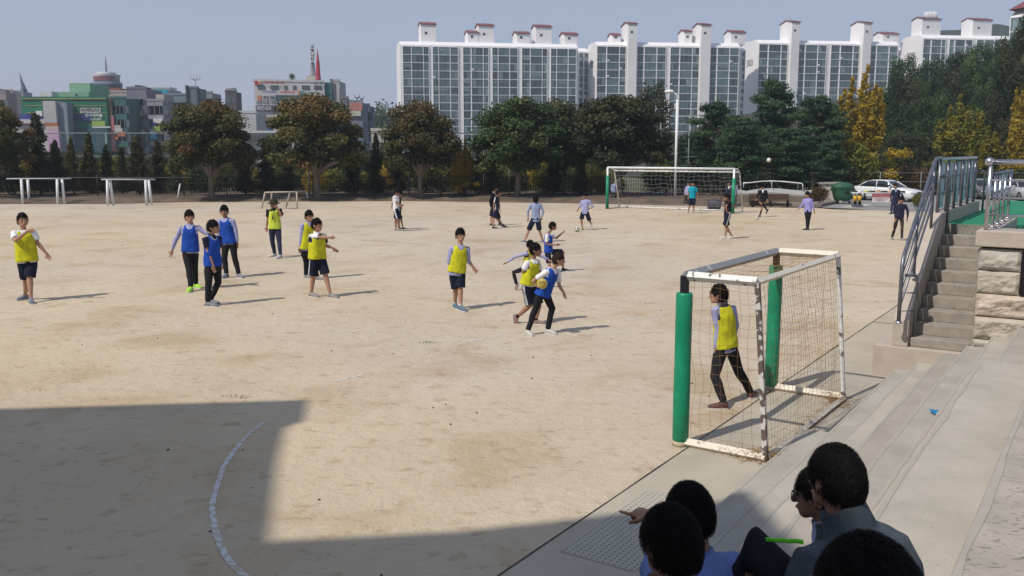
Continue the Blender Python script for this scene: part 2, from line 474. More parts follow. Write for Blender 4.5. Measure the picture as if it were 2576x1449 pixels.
mb = MB(); extr(mb, -3.03, -2.703, -.3, .085, -7, 11.15); put('step', mb, M_CONC2, st, bevel=.012)
for n0, n1, z in ((-1.055, -.467, 1.40), (-.465, .128, 1.75), (.13, .72, 2.10), (.722, 3.0, 2.45)):
    mb = MB(); extr(mb, n0, n1, 0, z, -7.03, TE + (0 if z < 1.5 else .6)); put('seat_tier', mb, M_CONC3 if z < 1.5 else mat('worn_concrete', (.42, .375, .315), .92, (.33, .295, .25), 3.5, bump=.006, bscale=26, det=10), st, bevel=.018)
add_pits(MATS['worn_concrete'], 17, .36, .5, (1, 2.6, 1))

wm = MB(); M_EDGE = mat('dark_edge_concrete', (.345, .315, .27), .95, (.385, .35, .30), 5)  # uneven, slightly darker strips along the front edges of steps and tiers
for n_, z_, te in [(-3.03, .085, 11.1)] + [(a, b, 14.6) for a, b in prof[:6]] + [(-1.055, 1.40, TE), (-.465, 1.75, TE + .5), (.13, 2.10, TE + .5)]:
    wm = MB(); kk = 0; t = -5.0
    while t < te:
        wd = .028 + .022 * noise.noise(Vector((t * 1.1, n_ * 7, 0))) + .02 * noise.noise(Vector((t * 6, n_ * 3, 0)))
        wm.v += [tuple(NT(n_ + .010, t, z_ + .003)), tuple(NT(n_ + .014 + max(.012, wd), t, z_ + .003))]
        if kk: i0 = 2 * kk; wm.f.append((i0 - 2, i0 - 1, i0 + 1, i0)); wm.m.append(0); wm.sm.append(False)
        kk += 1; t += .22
    put('edge_strip', wm, M_EDGE, st)
# perforated slab set in the apron
def dots_material():
    m = bpy.data.materials.new('perforated_slab'); m.use_nodes = True
    nt = m.node_tree; p = nt.nodes['Principled BSDF']; p.inputs['Roughness'].default_value = .8
    tc = nt.nodes.new('ShaderNodeTexCoord'); sx = nt.nodes.new('ShaderNodeSeparateXYZ'); nt.links.new(tc.outputs['Object'], sx.inputs[0])
    def mth(op, a, b=None):
        n = nt.nodes.new('ShaderNodeMath'); n.operation = op
        for i, q in enumerate((a, b)):
            if q is None: continue
            if isinstance(q, (int, float)): n.inputs[i].default_value = q
            else: nt.links.new(q, n.inputs[i])
        return n.outputs[0]
    P = .055
    def cell(s):
        return mth('SUBTRACT', mth('FRACT', mth('DIVIDE', s, P)), .5)
    a, b = cell(sx.outputs['X']), cell(sx.outputs['Y'])
    d = mth('SQRT', mth('ADD', mth('MULTIPLY', a, a), mth('MULTIPLY', b, b)))
    hole = mth('LESS_THAN', d, .17)
    mx = nt.nodes.new('ShaderNodeMix'); mx.data_type = 'RGBA'; nt.links.new(hole, mx.inputs['Factor'])
    mx.inputs['A'].default_value = (.40, .365, .30, 1); mx.inputs['B'].default_value = (.035, .032, .028, 1)
    nt.links.new(mx.outputs['Result'], p.inputs['Base Color']); return m
pm = MB()
pa = [G(1452, 1396), G(1660, 1236), G(1765, 1236), G(1640, 1449)]
t0, t1 = 4.6, 8.05
t0 = G(1540, 1425).dot(TT); t1 = G(1640, 1236).dot(TT)
me = MB(); me.box((0, 0, 0), (.72, t1 - t0, .006))
o = single('perforated_plate', me, dots_material(), 'pale perforated slab with rows of small dark holes in front of the seated spectators', 'drain cover')
o.location = NT(-3.86, t0, .005); o.rotation_euler = (0, 0, math.atan2(TN.y, TN.x)); 

# ------------------------------------------------------------ staircase to the platform
sc = empty('staircase', NT(-2.2, 14.8), 'grey concrete staircase of ten steps with its side wall, leading up to the green platform', 'staircase')
mb = MB(); extr(mb, -3.04, 1.5, -.2, .50, 14.80, 18.2); put('landing', mb, M_CONCW, sc, bevel=.015)
for k in range(10):
    mb = MB(); z = .64 + .175 * k; t = 14.93 + .31 * k
    extr(mb, -2.548, -1.702, .503 if k == 0 else z - .176, z, t, t + .36 if k < 9 else t + .02)
    # solid under the tread
    if k: extr(mb, -2.546, -1.704, .503, z - .178, t + .004, t + .30)
    put('step', mb, M_STAIR, sc, bevel=.012)
mb = MB()
sw = [(14.84, .502), (17.75, .502), (17.75, 2.42), (17.3, 2.42), (15.0, 1.03), (14.84, .90)]
mb.hull([NT(-2.78, t, z) for t, z in sw], [NT(-2.552, t, z) for t, z in sw]); put('side_wall', mb, M_CONCW, sc, bevel=.01)
# platform
pl = empty('green_platform', NT(0, 18), 'raised platform covered with green carpet at the top of the staircase', 'platform')
mb = MB(); extr(mb, -2.9, 7.5, .0, 2.03, 18.0, 27); put('base', mb, M_CONCW, pl)
mb = MB(); extr(mb, -2.549, -1.703, 2.035, 2.212, 17.72, 18.9); extr(mb, -1.70, 7.4, 2.035, 2.2, 15.4, 27); extr(mb, -2.549, -1.7, 2.035, 2.2, 18.901, 27)
put('carpet', mb, mat('green_carpet', (.025, .22, .115), .95, (.02, .18, .095), 5), pl)
mb = MB(); extr(mb, -2.80, -2.552, 2.04, 2.40, 17.76, 22.2); put('kerb', mb, M_CONCW, pl)

# stone wall with cap
M_STONE = mat('rough_stone', (.50, .44, .36), .92, (.38, .33, .27), 3.2, bump=.03, bscale=9, det=9)
M_STONE2 = mat('grey_rough_stone', (.48, .44, .38), .92, (.37, .34, .29), 3.0, bump=.03, bscale=8, det=9)
M_STONE3 = mat('pink_rough_stone', (.54, .45, .37), .92, (.40, .33, .26), 3.4, bump=.03, bscale=10, det=9)
swl = empty('stone_wall', NT(-1.2, 14.9), 'rough split stone block wall with pale concrete cap beside the staircase', 'wall')
def rough_block(n0, n1, z0, z1, t0, seed):
    nu, nv = 26, 12
    vs = []; fs = []
    for j in range(nv + 1):
        for i in range(nu + 1):
            u = i / nu; v = j / nv
            e = min(1, min(u, 1 - u) * (n1 - n0) / .045, min(v, 1 - v) * (z1 - z0) / .04)
            d = .045 * e + e * .05 * noise.fractal(Vector((u * (n1 - n0) * 3 + seed, v * (z1 - z0) * 5, seed * .7)), 1.0, 2.0, 5)
            vs.append(NT(n0 + u * (n1 - n0), t0 - d, z0 + v * (z1 - z0)))
    for j in range(nv):
        for i in range(nu):
            a = j * (nu + 1) + i; fs.append((a, a + 1, a + nu + 2, a + nu + 1))
    m = MB(); m.add(vs, fs)
    extr(m, n0, n1, z0, z1, t0 + .002, t0 + .30)
    # rough left face
    vs = []
    nu = 8
    for j in range(nv + 1):
        for i in range(nu + 1):
            u = i / nu; v = j / nv
            e = min(1, min(u, 1 - u) / .15, min(v, 1 - v) * (z1 - z0) / .04)
            d = .015 * e + e * .025 * noise.fractal(Vector((u * 2 + seed * 3, v * 2, seed)), 1.0, 2.0, 4)
            vs.append(NT(n0 - d, t0 - .01 + u * .31, z0 + v * (z1 - z0)))
    m.add(vs, [(j * (nu + 1) + i, j * (nu + 1) + i + nu + 1, j * (nu + 1) + i + nu + 2, j * (nu + 1) + i + 1) for j in range(nv) for i in range(nu)])
    return m
courses = [(.50, .745), (.758, 1.085), (1.098, 1.425), (1.438, 1.765), (1.778, 2.085)]
for ci, (z0, z1) in enumerate(courses):
    segs = [(-1.66, -1.11), (-.70, .2), (.21, 1.3)] if ci in (3,) else [(-1.66, -.35), (-.34, 1.3)] if ci % 2 == 0 else [(-1.66, -.8), (-.79, .5), (.51, 1.3)]
    if ci == 4: segs = [(-1.66, -1.11), (-.70, .2), (.21, 1.3)]
    for k, (a, b) in enumerate(segs):
        put('stone_block', rough_block(a, b, z0, z1, 14.80, ci * 3.1 + k * 1.7 + 1), (M_STONE2, M_STONE, M_STONE3, M_STONE, M_STONE2)[(ci + k) % 5], swl)
mb = MB(); extr(mb, -1.64, 1.3, .5, 2.1, 14.83, 15.35); put('mortar', mb, mat('mortar', (.20, .17, .14), .95), swl)
mb = MB(); extr(mb, -1.10, -.71, 1.46, 2.04, 14.76, 14.829); put('opening', mb, mat('opening_dark', (.012, .008, .012), .9), swl)
mb = MB(); extr(mb, -1.71, 1.35, 2.12, 2.35, 14.72, 15.395); extr(mb, -1.70, -1.45, 2.12, 2.349, 15.397, 17.9); put('cap', mb, M_CONCW, swl, bevel=.015)

# ------------------------------------------------------------ stainless steel railings
M_STEEL = mat('stainless_steel', (.62, .60, .62), .30, (.5, .5, .52), 8, metal=1.0)
M_STEELD = mat('brushed_steel', (.23, .235, .27), .42, (.16, .165, .19), 10, metal=.75)
def tube(pts, r, n=10): 
    m = MB(); m.sweep(pts, [r] * len(pts), n=n); return m
rl = empty('stair_railing', NT(-2.65, 14.62, .93), 'steel tube railing sloping up the left side wall of the staircase', 'railing')
top = [NT(-2.66, 14.62, 1.0), NT(-2.66, 14.62, 1.76), NT(-2.66, 14.66, 1.86), NT(-2.66, 14.74, 1.94), NT(-2.66, 16.84, 3.30), NT(-2.66, 16.98, 3.35), NT(-2.66, 17.3, 3.36), NT(-2.66, 17.5, 3.36)]
top[0].z = .9
put('handrail', tube(top, .03), M_STEELD, rl)
for d in (.26, .5, .74):
    a = NT(-2.66, 14.65, 1.90 - d); b = NT(-2.66, 16.9, 3.33 - d)
    put('rail', tube([a, b], .017, 8), M_STEELD, rl)
for t, zb in ((15.62, 1.50), (16.9, 2.2)):
    zt = 1.86 + (t - 14.62) * .65
    put('post', tube([NT(-2.66, t, zb), NT(-2.66, t, zt)], .024), M_STEELD, rl)
for t, z in ((14.62, .90), (15.62, 1.51)):
    m = MB(); m.sweep([NT(-2.66, t, z), NT(-2.66, t, z + .03)], [.05, .045], n=14); put('flange', m, M_STEEL, rl)
# inner grab rail
gr = [NT(-2.5, 15.0, .65), NT(-2.5, 15.0, 1.55), NT(-2.53, 14.97, 1.6), NT(-2.62, 14.75, 1.62)]
rl2 = empty('grab_rail', NT(-2.5, 15.0, .64), 'short steel tube grab rail at the foot of the staircase, tied to the sloping railing', 'railing')
put('post', tube(gr, .022), M_STEELD, rl2)
for z in (1.05, 1.33): put('bracket', tube([NT(-2.5, 15.0, z), NT(-2.64, 14.75, z + .02)], .01, 8), M_STEEL, rl2)

# display board panel railing beside the platform
bd = empty('glazed_panel_railing', NT(-2.66, 19.3, 2.4), 'steel railing with pale blue glazed notice panels above the staircase', 'railing')
t0, t1 = 17.45, 22.0
put('top_rail', tube([NT(-2.66, t0 - .02, 3.34), NT(-2.66, t1, 3.34)], .03), M_STEEL, bd)
for i in range(6):
    t = t0 + (t1 - t0) * i / 5
    put('post', tube([NT(-2.66, t, 2.4), NT(-2.66, t, 3.36 if i in (0, 5) else 3.32)], .03), M_STEELD, bd)
for z in (2.45, 2.74, 3.02): put('rail', tube([NT(-2.655, t0, z), NT(-2.655, t1, z)], .012, 8), M_STEELD, bd)
for i in range(5):
    a = t0 + (t1 - t0) * i / 5 + .14; b = t0 + (t1 - t0) * (i + 1) / 5 - .14
    m = MB(); extr(m, -2.70, -2.685, 2.48, 3.28, a, b); put('panel', m, mat('blue_glazing', (.45, .55, .60), .3, (.36, .47, .53), 3, spec=.5), bd)
for t in (17.5, 22.3):
    put('end_loop', tube([NT(-2.5, t, 2.21), NT(-2.5, t, 3.0), NT(-2.52, t - .04, 3.05), NT(-2.64, t - .1, 3.06)], .022), M_STEELD, bd)

pr = empty('platform_railing', NT(-1.6, 14.85, 2.35), 'shiny stainless steel railing with ball finial on top of the stone wall', 'railing')
put('top_rail', tube([NT(-1.6, 14.87, 3.33), NT(1.3, 14.87, 3.33)], .038, 14), M_STEEL, pr)
for z in (2.57, 2.82, 3.07): put('rail', tube([NT(-1.6, 14.87, z), NT(1.3, 14.87, z)], .016), M_STEEL, pr)
m = MB(); m.ball(NT(-1.62, 14.86, 3.335), .062); put('ball_finial', m, M_STEEL, pr)
for n in (-1.6, -.1, 1.2): put('post', tube([NT(n, 14.87, 2.35), NT(n, 14.87, 3.33)], .032), M_STEEL, pr)
sr = empty('parapet_railing', NT(-1.58, 16.5, 2.35), 'steel railing on the low parapet behind the ball finial, running away beside the staircase', 'railing')
put('top_rail', tube([NT(-1.58, 15.0, 3.15), NT(-1.58, 17.8, 3.15)], .028), M_STEELD, sr)
for z in (2.6, 2.87): put('rail', tube([NT(-1.58, 15.0, z), NT(-1.58, 17.8, z)], .014, 8), M_STEELD, sr)
for t in (15.45, 16.1, 16.8, 17.6):
    put('post', tube([NT(-1.58, t, 2.35), NT(-1.58, t, 3.15)], .024), M_STEEL, sr)
    m = MB(); m.sweep([NT(-1.58, t, 2.351), NT(-1.58, t, 2.375)], [.055, .05], n=14); put('flange', m, M_STEEL, sr)

# blue crumpled wrapper on the stand
m = MB(); pts = []
c0 = G(2362, 1040, .655)
rr = random.Random(3)
for i in range(7):
    for j in range(5):
        pts.append(c0 + Vector(((i - 3) * .028, (j - 2) * .028, .012 + .04 * abs(noise.noise(Vector((i * .9, j * .9, 3)))) + .012 * rr.random())))
m.add(pts, [(i * 5 + j, (i + 1) * 5 + j, (i + 1) * 5 + j + 1, i * 5 + j + 1) for i in range(6) for j in range(4)])
o = single('crumpled_wrapper', m, mat('blue_wrapper', (.02, .32, .65), .35, (.01, .05, .12), 18), 'crumpled bright blue wrapper lying on the concrete stand', 'litter')
sd = o.modifiers.new('thick', 'SOLIDIFY'); sd.thickness = .004
# ============================================================ PEOPLE
def remesh(mb, name, voxel, mats, smooth=3, wr=0.0, wsc=9.0, cls=None, origin=Vector((0, 0, 0)), seed=0.0, stretch=(1, 1, .45)):
    src = mb.mesh('tmp', mats[0])
    o = bpy.data.objects.new('tmp', src); COL.objects.link(o)
    r = o.modifiers.new('r', 'REMESH'); r.mode = 'VOXEL'; r.voxel_size = voxel; r.use_smooth_shade = True
    if smooth:
        q = o.modifiers.new('s', 'SMOOTH'); q.factor = .5; q.iterations = smooth
    bpy.context.view_layer.update()
    me = bpy.data.meshes.new_from_object(o.evaluated_get(bpy.context.evaluated_depsgraph_get()))
    bpy.data.objects.remove(o); bpy.data.meshes.remove(src)
    me.name = name; me.materials.clear()
    for m in mats: me.materials.append(m)
    n = len(me.vertices)
    co = np.zeros(n * 3); me.vertices.foreach_get('co', co); co = co.reshape(-1, 3)
    if wr > 0:
        nr = np.zeros(n * 3); me.vertex_normals.foreach_get('vector', nr); nr = nr.reshape(-1, 3)
        d = np.array([noise.noise(Vector((p[0] * wsc * stretch[0] + seed, p[1] * wsc * stretch[1], p[2] * wsc * stretch[2] + seed))) for p in co])
        d2 = np.array([1 - abs(noise.noise(Vector((p[0] * wsc * .7 + 9, p[1] * wsc * .7 + seed, p[2] * wsc * .55)))) for p in co])
        co = co + nr * ((d * wr) + (d2 - .75) * wr * .9)[:, None]
    if cls:
        np_ = len(me.polygons); ce = np.zeros(np_ * 3); me.polygons.foreach_get('center', ce); ce = ce.reshape(-1, 3)
        no = np.zeros(np_ * 3); me.polygons.foreach_get('normal', no); no = no.reshape(-1, 3)
        me.polygons.foreach_set('material_index', cls(ce, no).astype(np.int32))
    co = co - np.array(origin)
    me.vertices.foreach_set('co', co.reshape(-1))
    me.polygons.foreach_set('use_smooth', [True] * len(me.polygons))
    me.update()
    return me

M_SKIN = mat('skin', (.42, .235, .155), .55, (.37, .20, .13), 12, spec=.35)
M_SKIN2 = mat('tanned_skin', (.33, .17, .105), .55, (.28, .145, .09), 12, spec=.35)
M_HAIR = mat('black_hair', (.013, .011, .010), .75, (.006, .005, .005), 60, bump=.004, bscale=90, spec=.10)
M_HAIRB = mat('dark_brown_hair', (.035, .019, .013), .7, (.018, .010, .008), 60, bump=.004, bscale=90, spec=.12)
M_LIP = mat('lips', (.22, .08, .06), .5)
M_EYE = mat('dark_eyes', (.015, .012, .01), .3)
def cloth(name, c, c2=None, r=.85): return mat(name, c, r, c2, 14, bump=.0025, bscale=60, spec=.15)
CL = dict(
    lav=cloth('lavender_cotton', (.36, .36, .58)), lav2b=cloth('blue_shirt_cotton', (.16, .22, .48), (.12, .17, .39)), lav2=cloth('pale_blue_cotton', (.30, .35, .52)), violet=cloth('violet_cotton', (.33, .30, .62)),
    white=cloth('white_cotton', (.78, .77, .78), (.70, .69, .70)), navy=cloth('navy_cotton', (.018, .022, .045)), black=cloth('black_cotton', (.012, .013, .018)),
    yellow=cloth('yellow_mesh_bib', (.58, .57, .022), (.46, .45, .02)), lemon=cloth('lemon_mesh_bib', (.56, .66, .07), (.46, .56, .06)), blue=cloth('blue_mesh_bib', (.018, .075, .40), (.012, .055, .31)),
    pants=cloth('charcoal_trousers', (.018, .018, .022)), navyp=cloth('navy_track_trousers', (.03, .034, .07)), brown=cloth('dark_brown_trousers', (.035, .025, .024)),
    shorts=cloth('navy_shorts', (.012, .016, .035)), teal=cloth('turquoise_cotton', (.01, .33, .46)), grey=cloth('grey_jacket_cloth', (.085, .10, .115), (.06, .072, .084)),
    shoew=mat('white_shoe', (.62, .6, .55), .6, (.36, .35, .33), 26), shoen=mat('navy_shoe', (.05, .06, .11), .6, (.3, .3, .32), 30), shoeg=mat('lime_shoe', (.35, .65, .06), .6), shoep=mat('coral_grey_shoe', (.22, .21, .21), .6, (.25, .13, .11), 34), shoec=mat('dark_grey_coral_shoe', (.045, .042, .055), .6, (.13, .04, .03), 40),
    shoek=mat('dark_shoe', (.04, .035, .035), .6), shoeb=mat('slate_blue_shoe', (.10, .16, .22), .6), shoet=mat('tan_shoe', (.30, .29, .27), .6, (.16, .15, .14), 30), shoeo=mat('olive_shoe', (.30, .30, .05), .6), sole=mat('pale_sole', (.6, .58, .54), .7),
    stripe=mat('white_stripe', (.72, .73, .78), .8), trim=mat('navy_binding', (.02, .02, .04), .8), glasses=mat('spectacle_frame', (.02, .02, .02), .3), hat=cloth('dark_hat_cloth', (.03, .028, .018)), sock=cloth('dark_sock', (.03, .02, .02)), sockw=cloth('grey_sock', (.45, .45, .48)))

def lerp(a, b, t): return a + (b - a) * t

def build_person(J, st, label, cat='person', group=None):
    """J: joint places (world). st: how the person looks."""
    k = st['k']                     # body scale
    F, S = J['F'], J['S']           # chest facing, own right-hand side
    hi = st.get('hi', False)
    vx = st.get('voxel', .012 if hi else .016) * (1 if k > .9 else k)
    base = J['base']
    root = empty('person', base, label, cat, group)
    U = Vector((0, 0, 1))
    skin = M_SKIN2 if st.get('tan') else M_SKIN
    head, neck, pel = J['head'], J['neck'], J['pel']
    hF = J['hF']; hU = J.get('hU', U); hU = (hU - hF * hU.dot(hF)).normalized(); hS = hF.cross(hU).normalized()
    torso_up = (neck - pel).normalized()
    fat = st.get('fat', 1.0)
    # ---- body: one continuous surface
    b = MB()
    TWk = [(-.10, .118, .085), (0, .150, .105), (.22, .138, .098), (.42, .128, .093), (.68, .152, .106), (.86, .165, .098), (.95, .12, .075), (1.0, .062, .058)]
    tor = [(pel.lerp(neck, t), (a * k * fat, c * k * fat)) for t, a, c in TWk]
    b.sweep([p for p, _ in tor], [r for _, r in tor], side=S, n=18)
    b.sweep([neck - torso_up * .05 * k, neck + torso_up * .02 * k, head - hU * .05 * k - hF * .012 * k], [.066 * k, .055 * k, .052 * k], n=14)
    hk = k * st.get('hk', 1.24)
    def headfn(d):
        s_, f_, u_ = d
        q = 1.0
        if u_ < -.1: q *= 1 - .20 * (-u_ - .1) * (1 if f_ > -.2 else 1.5) * (.6 + abs(s_))
        if f_ < -.3 and u_ < -.2: q *= 1 - .12 * (-u_)
        if f_ > .6 and -.35 < u_ < .15: q *= .985
        return q
    b.ball(head, (.074 * hk, .093 * hk, .115 * hk), (hS, hF, hU), 22, 16, fn=headfn)
    b.ball(head + hF * .062 * hk - hU * .070 * hk, (.036 * hk, .030 * hk, .032 * hk), (hS, hF, hU))            # chin
    b.ball(head - hU * .045 * hk + hF * .02 * hk, (.060 * hk, .062 * hk, .055 * hk), (hS, hF, hU))            # jaw
    b.sweep([head + hF * .088 * hk + hU * .008 * hk, head + hF * .104 * hk - hU * .022 * hk], [.010 * hk, .016 * hk], n=8, dome=True)   # nose
    b.ball(head + hF * .086 * hk - hU * .052 * hk, (.025 * hk, .012 * hk, .011 * hk), (hS, hF, hU))          # mouth
    for s in (1, -1):
        b.ball(head + hS * (.076 * hk * s) - hF * .004 * hk - hU * .008 * hk, (.012 * hk, .020 * hk, .032 * hk), (hS, hF, hU))
    def hand(el, wr, tip=None, kind='rest', s=1):
        d = (wr - el).normalized()
        hd = (tip - wr).normalized() if tip is not None else d
        ax = J.get('palm_%s' % ('r' if s == 1 else 'l'), F)
        pn = ax - hd * ax.dot(hd)
        if pn.length < .2: pn = U - hd * U.dot(hd)
        pn.normalize()
        sd = hd.cross(pn).normalized()           # across the palm
        pc = wr + hd * .085 * k
        b.sweep([wr - hd * .01 * k, wr + hd * .03 * k, pc], [(.027 * k, .019 * k), (.036 * k, .016 * k), (.040 * k, .013 * k)], side=sd, n=12, dome=True)
        rf = .0088 * k
        for i, (off_, L) in enumerate(((.030, .072), (.010, .080), (-.010, .074), (-.030, .058))):
            p0 = wr + hd * .080 * k + sd * off_ * k
            curl = .35 if kind == 'rest' else (1.25 if (kind == 'point' and i > 0) else (.02 if kind in ('point', 'open') else .75))
            if kind == 'grip': curl = .62
            if kind == 'fist': curl = 1.4
            a0 = 0; p = p0; pts = [p]
            spread = off_ * (.25 if kind != 'open' else .9)
            for seg, fr in enumerate((.45, .32, .23)):
                a0 += curl * (.6 if seg == 0 else 1)
                dd = (hd * math.cos(a0) + pn * math.sin(a0) + sd * spread * 6).normalized()
                p = p + dd * L * fr * k; pts.append(p)
            b.sweep(pts, [rf * 1.1, rf, rf * .92, rf * .8], n=8, dome=True)
        p0 = wr + hd * .025 * k + sd * .030 * k
        th = (sd * .75 + hd * .7 + pn * (.25 if kind != 'grip' else .7)).normalized(); th2 = (sd * .25 + hd * 1 + pn * .35).normalized()
        b.sweep([p0, p0 + th * .034 * k, p0 + th * .034 * k + th2 * .030 * k], [.012 * k, .0105 * k, .009 * k], n=8, dome=True)
    for s, a in ((1, 'r'), (-1, 'l')):
        if 'el_' + a not in J: continue
        sh, el, wr = J['sh_' + a], J['el_' + a], J['wr_' + a]
        b.sweep([sh - S * .03 * s * k, sh, sh.lerp(el, .35), sh.lerp(el, .8), el, el.lerp(wr, .25), el.lerp(wr, .7), wr],
                [x * k * (.5 + fat / 2) for x in (.045, .052, .047, .040, .038, .039, .031, .025)], n=12, dome=True)
        hand(el, wr, J.get('tip_' + a), st.get('hand_' + a, 'rest'), s)
    for s, a in ((1, 'r'), (-1, 'l')):
        if 'kn_' + a not in J: continue
        hp, kn, an = J['hip_' + a], J['kn_' + a], J['an_' + a]
        sh_dir = (kn - an).normalized()
        back = -F
        b.sweep([hp + U * .02 * k, hp.lerp(kn, .25), hp.lerp(kn, .7), kn, kn.lerp(an, .28) + back * .012 * k, kn.lerp(an, .6), an + (kn - an) * .06, an],
                [x * k * (.4 + fat * .6) for x in (.085, .083, .064, .056, .057, .044, .034, .033)], n=12, dome=True)
        fd = J['fd_' + a]
        b.sweep([an, an + fd * .05 * k - U * .03 * k, an + fd * .12 * k - U * .045 * k], [.036 * k, .034 * k, .028 * k], n=8, dome=True)
    put('body', remesh(b, 'body', vx * (.75 if hi else 1), [skin], 2, origin=base), None, root)
    # ---- face
    if hi:
        for s in (1, -1):
            m = MB(); m.ball(head + hS * (.031 * hk * s) + hF * .0845 * hk + hU * .008 * hk, (.014 * hk, .008 * hk, .0050 * hk), (hS, hF, hU), 10, 6); put('eye', m, M_EYE, root)
            m = MB(); m.ball(head + hS * (.032 * hk * s) + hF * .088 * hk + hU * .030 * hk, (.018 * hk, .006 * hk, .0030 * hk), (hS, hF, hU), 10, 6); put('eyebrow', m, M_EYE, root)
        m = MB(); m.ball(head + hF * .095 * hk - hU * .053 * hk, (.021 * hk, .006 * hk, .0045 * hk * st.get('mouth', 1)), (hS, hF, hU), 10, 6); put('mouth', m, M_LIP, root)
    # ---- hair
    if st.get('hair', True):
        amp = st.get('hamp', .12); fr = st.get('fringe', .22)
        def hairfn(d):
            s_, f_, u_ = d
            az = math.atan2(abs(s_), f_)        # 0 front .. pi back
            cut = fr if az < .7 else (fr + (-.02 - fr) * (az - .7) / .5 if az < 1.2 else (-.02 + (-.52 + .02) * min(1, (az - 1.3) / .7) if az > 1.3 else -.02))
            cut += .10 * noise.noise(Vector((s_ * 6, f_ * 6, st.get('seed', 0))))
            t = max(0, min(1, (u_ - cut) / .12 + .5))
            n_ = noise.noise(Vector((s_ * 7 + st.get('seed', 0), f_ * 7, u_ * 5))) + .5 * noise.noise(Vector((s_ * 17, f_ * 17 + st.get('seed', 0), u_ * 11)))
            return .86 + t * (st.get('hth', .23 + .12 * max(0, u_)) + amp * n_)
        m = MB(); m.ball(head - hF * .006 * hk, (.076 * hk, .095 * hk, .112 * hk), (hS, hF, hU), 40, 30, fn=hairfn)
        ns_ = st.get('strands', 420); big = 1 if st.get('strands') else 2.6
        if ns_:
            q = random.Random(5 + int(st.get('seed', 0)))
            for _ in range(ns_):
                th = q.uniform(0, 2 * math.pi); u_ = q.uniform(-.6, 1); rr = math.sqrt(max(0, 1 - u_ * u_)); d = (rr * math.cos(th), rr * math.sin(th), u_)
                f = hairfn(d)
                if f < 1.02: continue
                nn = (hS * d[0] / .076 + hF * d[1] / .095 + hU * d[2] / .112).normalized()
                p = head - hF * .006 * hk + hS * (d[0] * .076 * hk * f) + hF * (d[1] * .095 * hk * f) + hU * (d[2] * .112 * hk * f)
                fall = (Vector((0, 0, -1)) + hF * .0 + Vector((q.uniform(-.5, .5), q.uniform(-.5, .5), q.uniform(-.3, .3))))
                fall = fall - nn * fall.dot(nn)
                if fall.length < .1: fall = nn.orthogonal()
                fall.normalize(); L = q.uniform(.012, .03) * hk * (1 if big == 1 else 1.3); w = nn.cross(fall) * .0011 * big ** 1.6
                a = p - nn * .003; c = p + nn * .004 * big + fall * L * .6; e = p + nn * q.uniform(.0, .006) * big + fall * L
                m.add([a - w, a + w, c + w * .8, c - w * .8, e], [(0, 1, 2, 3), (3, 2, 4)])
        put('hair', m, M_HAIRB if st.get('brown') else M_HAIR, root)
    if st.get('glasses'):
        m = MB()
        for s in (1, -1):
            c = head + hS * (.033 * hk * s) + hF * .102 * hk + hU * .006 * hk
            ring = [c + hS * math.cos(x) * .024 * hk + hU * math.sin(x) * .017 * hk for x in np.linspace(0, 2 * math.pi, 15)]
            m.sweep(ring, [.0022 * hk] * 15, side=hF, n=5)
            m.sweep([c + hS * .024 * s * hk, head + hS * .078 * hk * s + hF * .0 + hU * .012 * hk], [.002 * hk] * 2, n=5)
        m.sweep([head + hS * .01 * hk + hF * .104 * hk + hU * .01 * hk, head - hS * .01 * hk + hF * .104 * hk + hU * .01 * hk], [.002 * hk] * 2, n=5)
        put('glasses', m, CL['glasses'], root)
    if st.get('hat'):
        m = MB(); c = head + hU * .055 * hk
        m.sweep([c + hU * .065 * hk, c + hU * .055 * hk, c, c - hU * .012 * hk, c - hU * .035 * hk, c - hU * .042 * hk],
                [.05 * hk, .082 * hk, .098 * hk, .105 * hk, .155 * hk, .15 * hk], side=hS, n=24); put('hat', m, CL['hat'], root)
    # ---- top
    top = st.get('top')
    # local frame for cloth tests
    def loc(ce): 
        q = ce - np.array(neck)
        return q @ np.array(S), q @ np.array(F), q @ np.array(torso_up)
    if top:
        m = MB()
        lw = st.get('loose', 1.0)
        hem = st.get('hem', -.10)
        TW = [(hem, .170, .125), (.0, .168, .122), (.25, .158, .117), (.5, .156, .115), (.72, .168, .120), (.88, .172, .108), (.97, .118, .082), (1.015, .068, .064)]
        tr = [(pel.lerp(neck, t), (a * k * fat * lw, c * k * fat * lw)) for t, a, c in TW]
        m.sweep([p for p, _ in tr], [r for _, r in tr], side=S, n=22, power=2.3)
        long_ = st.get('sleeve', 'short')
        for s, a in ((1, 'r'), (-1, 'l')):
            if 'el_' + a not in J: continue
            sh, el, wr = J['sh_' + a], J['el_' + a], J['wr_' + a]
            if long_ == 'short':
                m.sweep([sh - S * .05 * s * k, sh + U * .004, sh.lerp(el, .4), sh.lerp(el, .72)], [x * k * (.5 + fat / 2) for x in (.058, .066, .066, .068)], n=14)
            elif long_ == 'roll':
                m.sweep([sh - S * .05 * s * k, sh + U * .004, sh.lerp(el, .4), el, el.lerp(wr, .35)], [x * k for x in (.058, .064, .058, .052, .050)], n=14)
            else:
                m.sweep([sh - S * .05 * s * k, sh + U * .004, sh.lerp(el, .4), el.lerp(sh, .1), el, el.lerp(wr, .5), el.lerp(wr, .93)], [x * k * (.6 + .4 * fat) for x in (.058, .064, .056, .050, .049, .043, .036)], n=14)
        if st.get('collar'):
            cp = neck + torso_up * .012 * k
            ring = [cp + (S * math.cos(x) * .066 + F * math.sin(x) * .066) * k + torso_up * (.022 - .02 * math.sin(x)) * k for x in np.linspace(0, 2 * math.pi, 17)]
            m.sweep(ring, [.013 * k] * 17, side=torso_up, n=6)
        if st.get('high_collar'):
            m.sweep([neck - torso_up * .02 * k, neck + torso_up * .035 * k - F * .006, neck + torso_up * .085 * k - F * .004], [(.098 * k, .092 * k), (.088 * k, .084 * k), (.082 * k, .080 * k)], side=S, n=18)
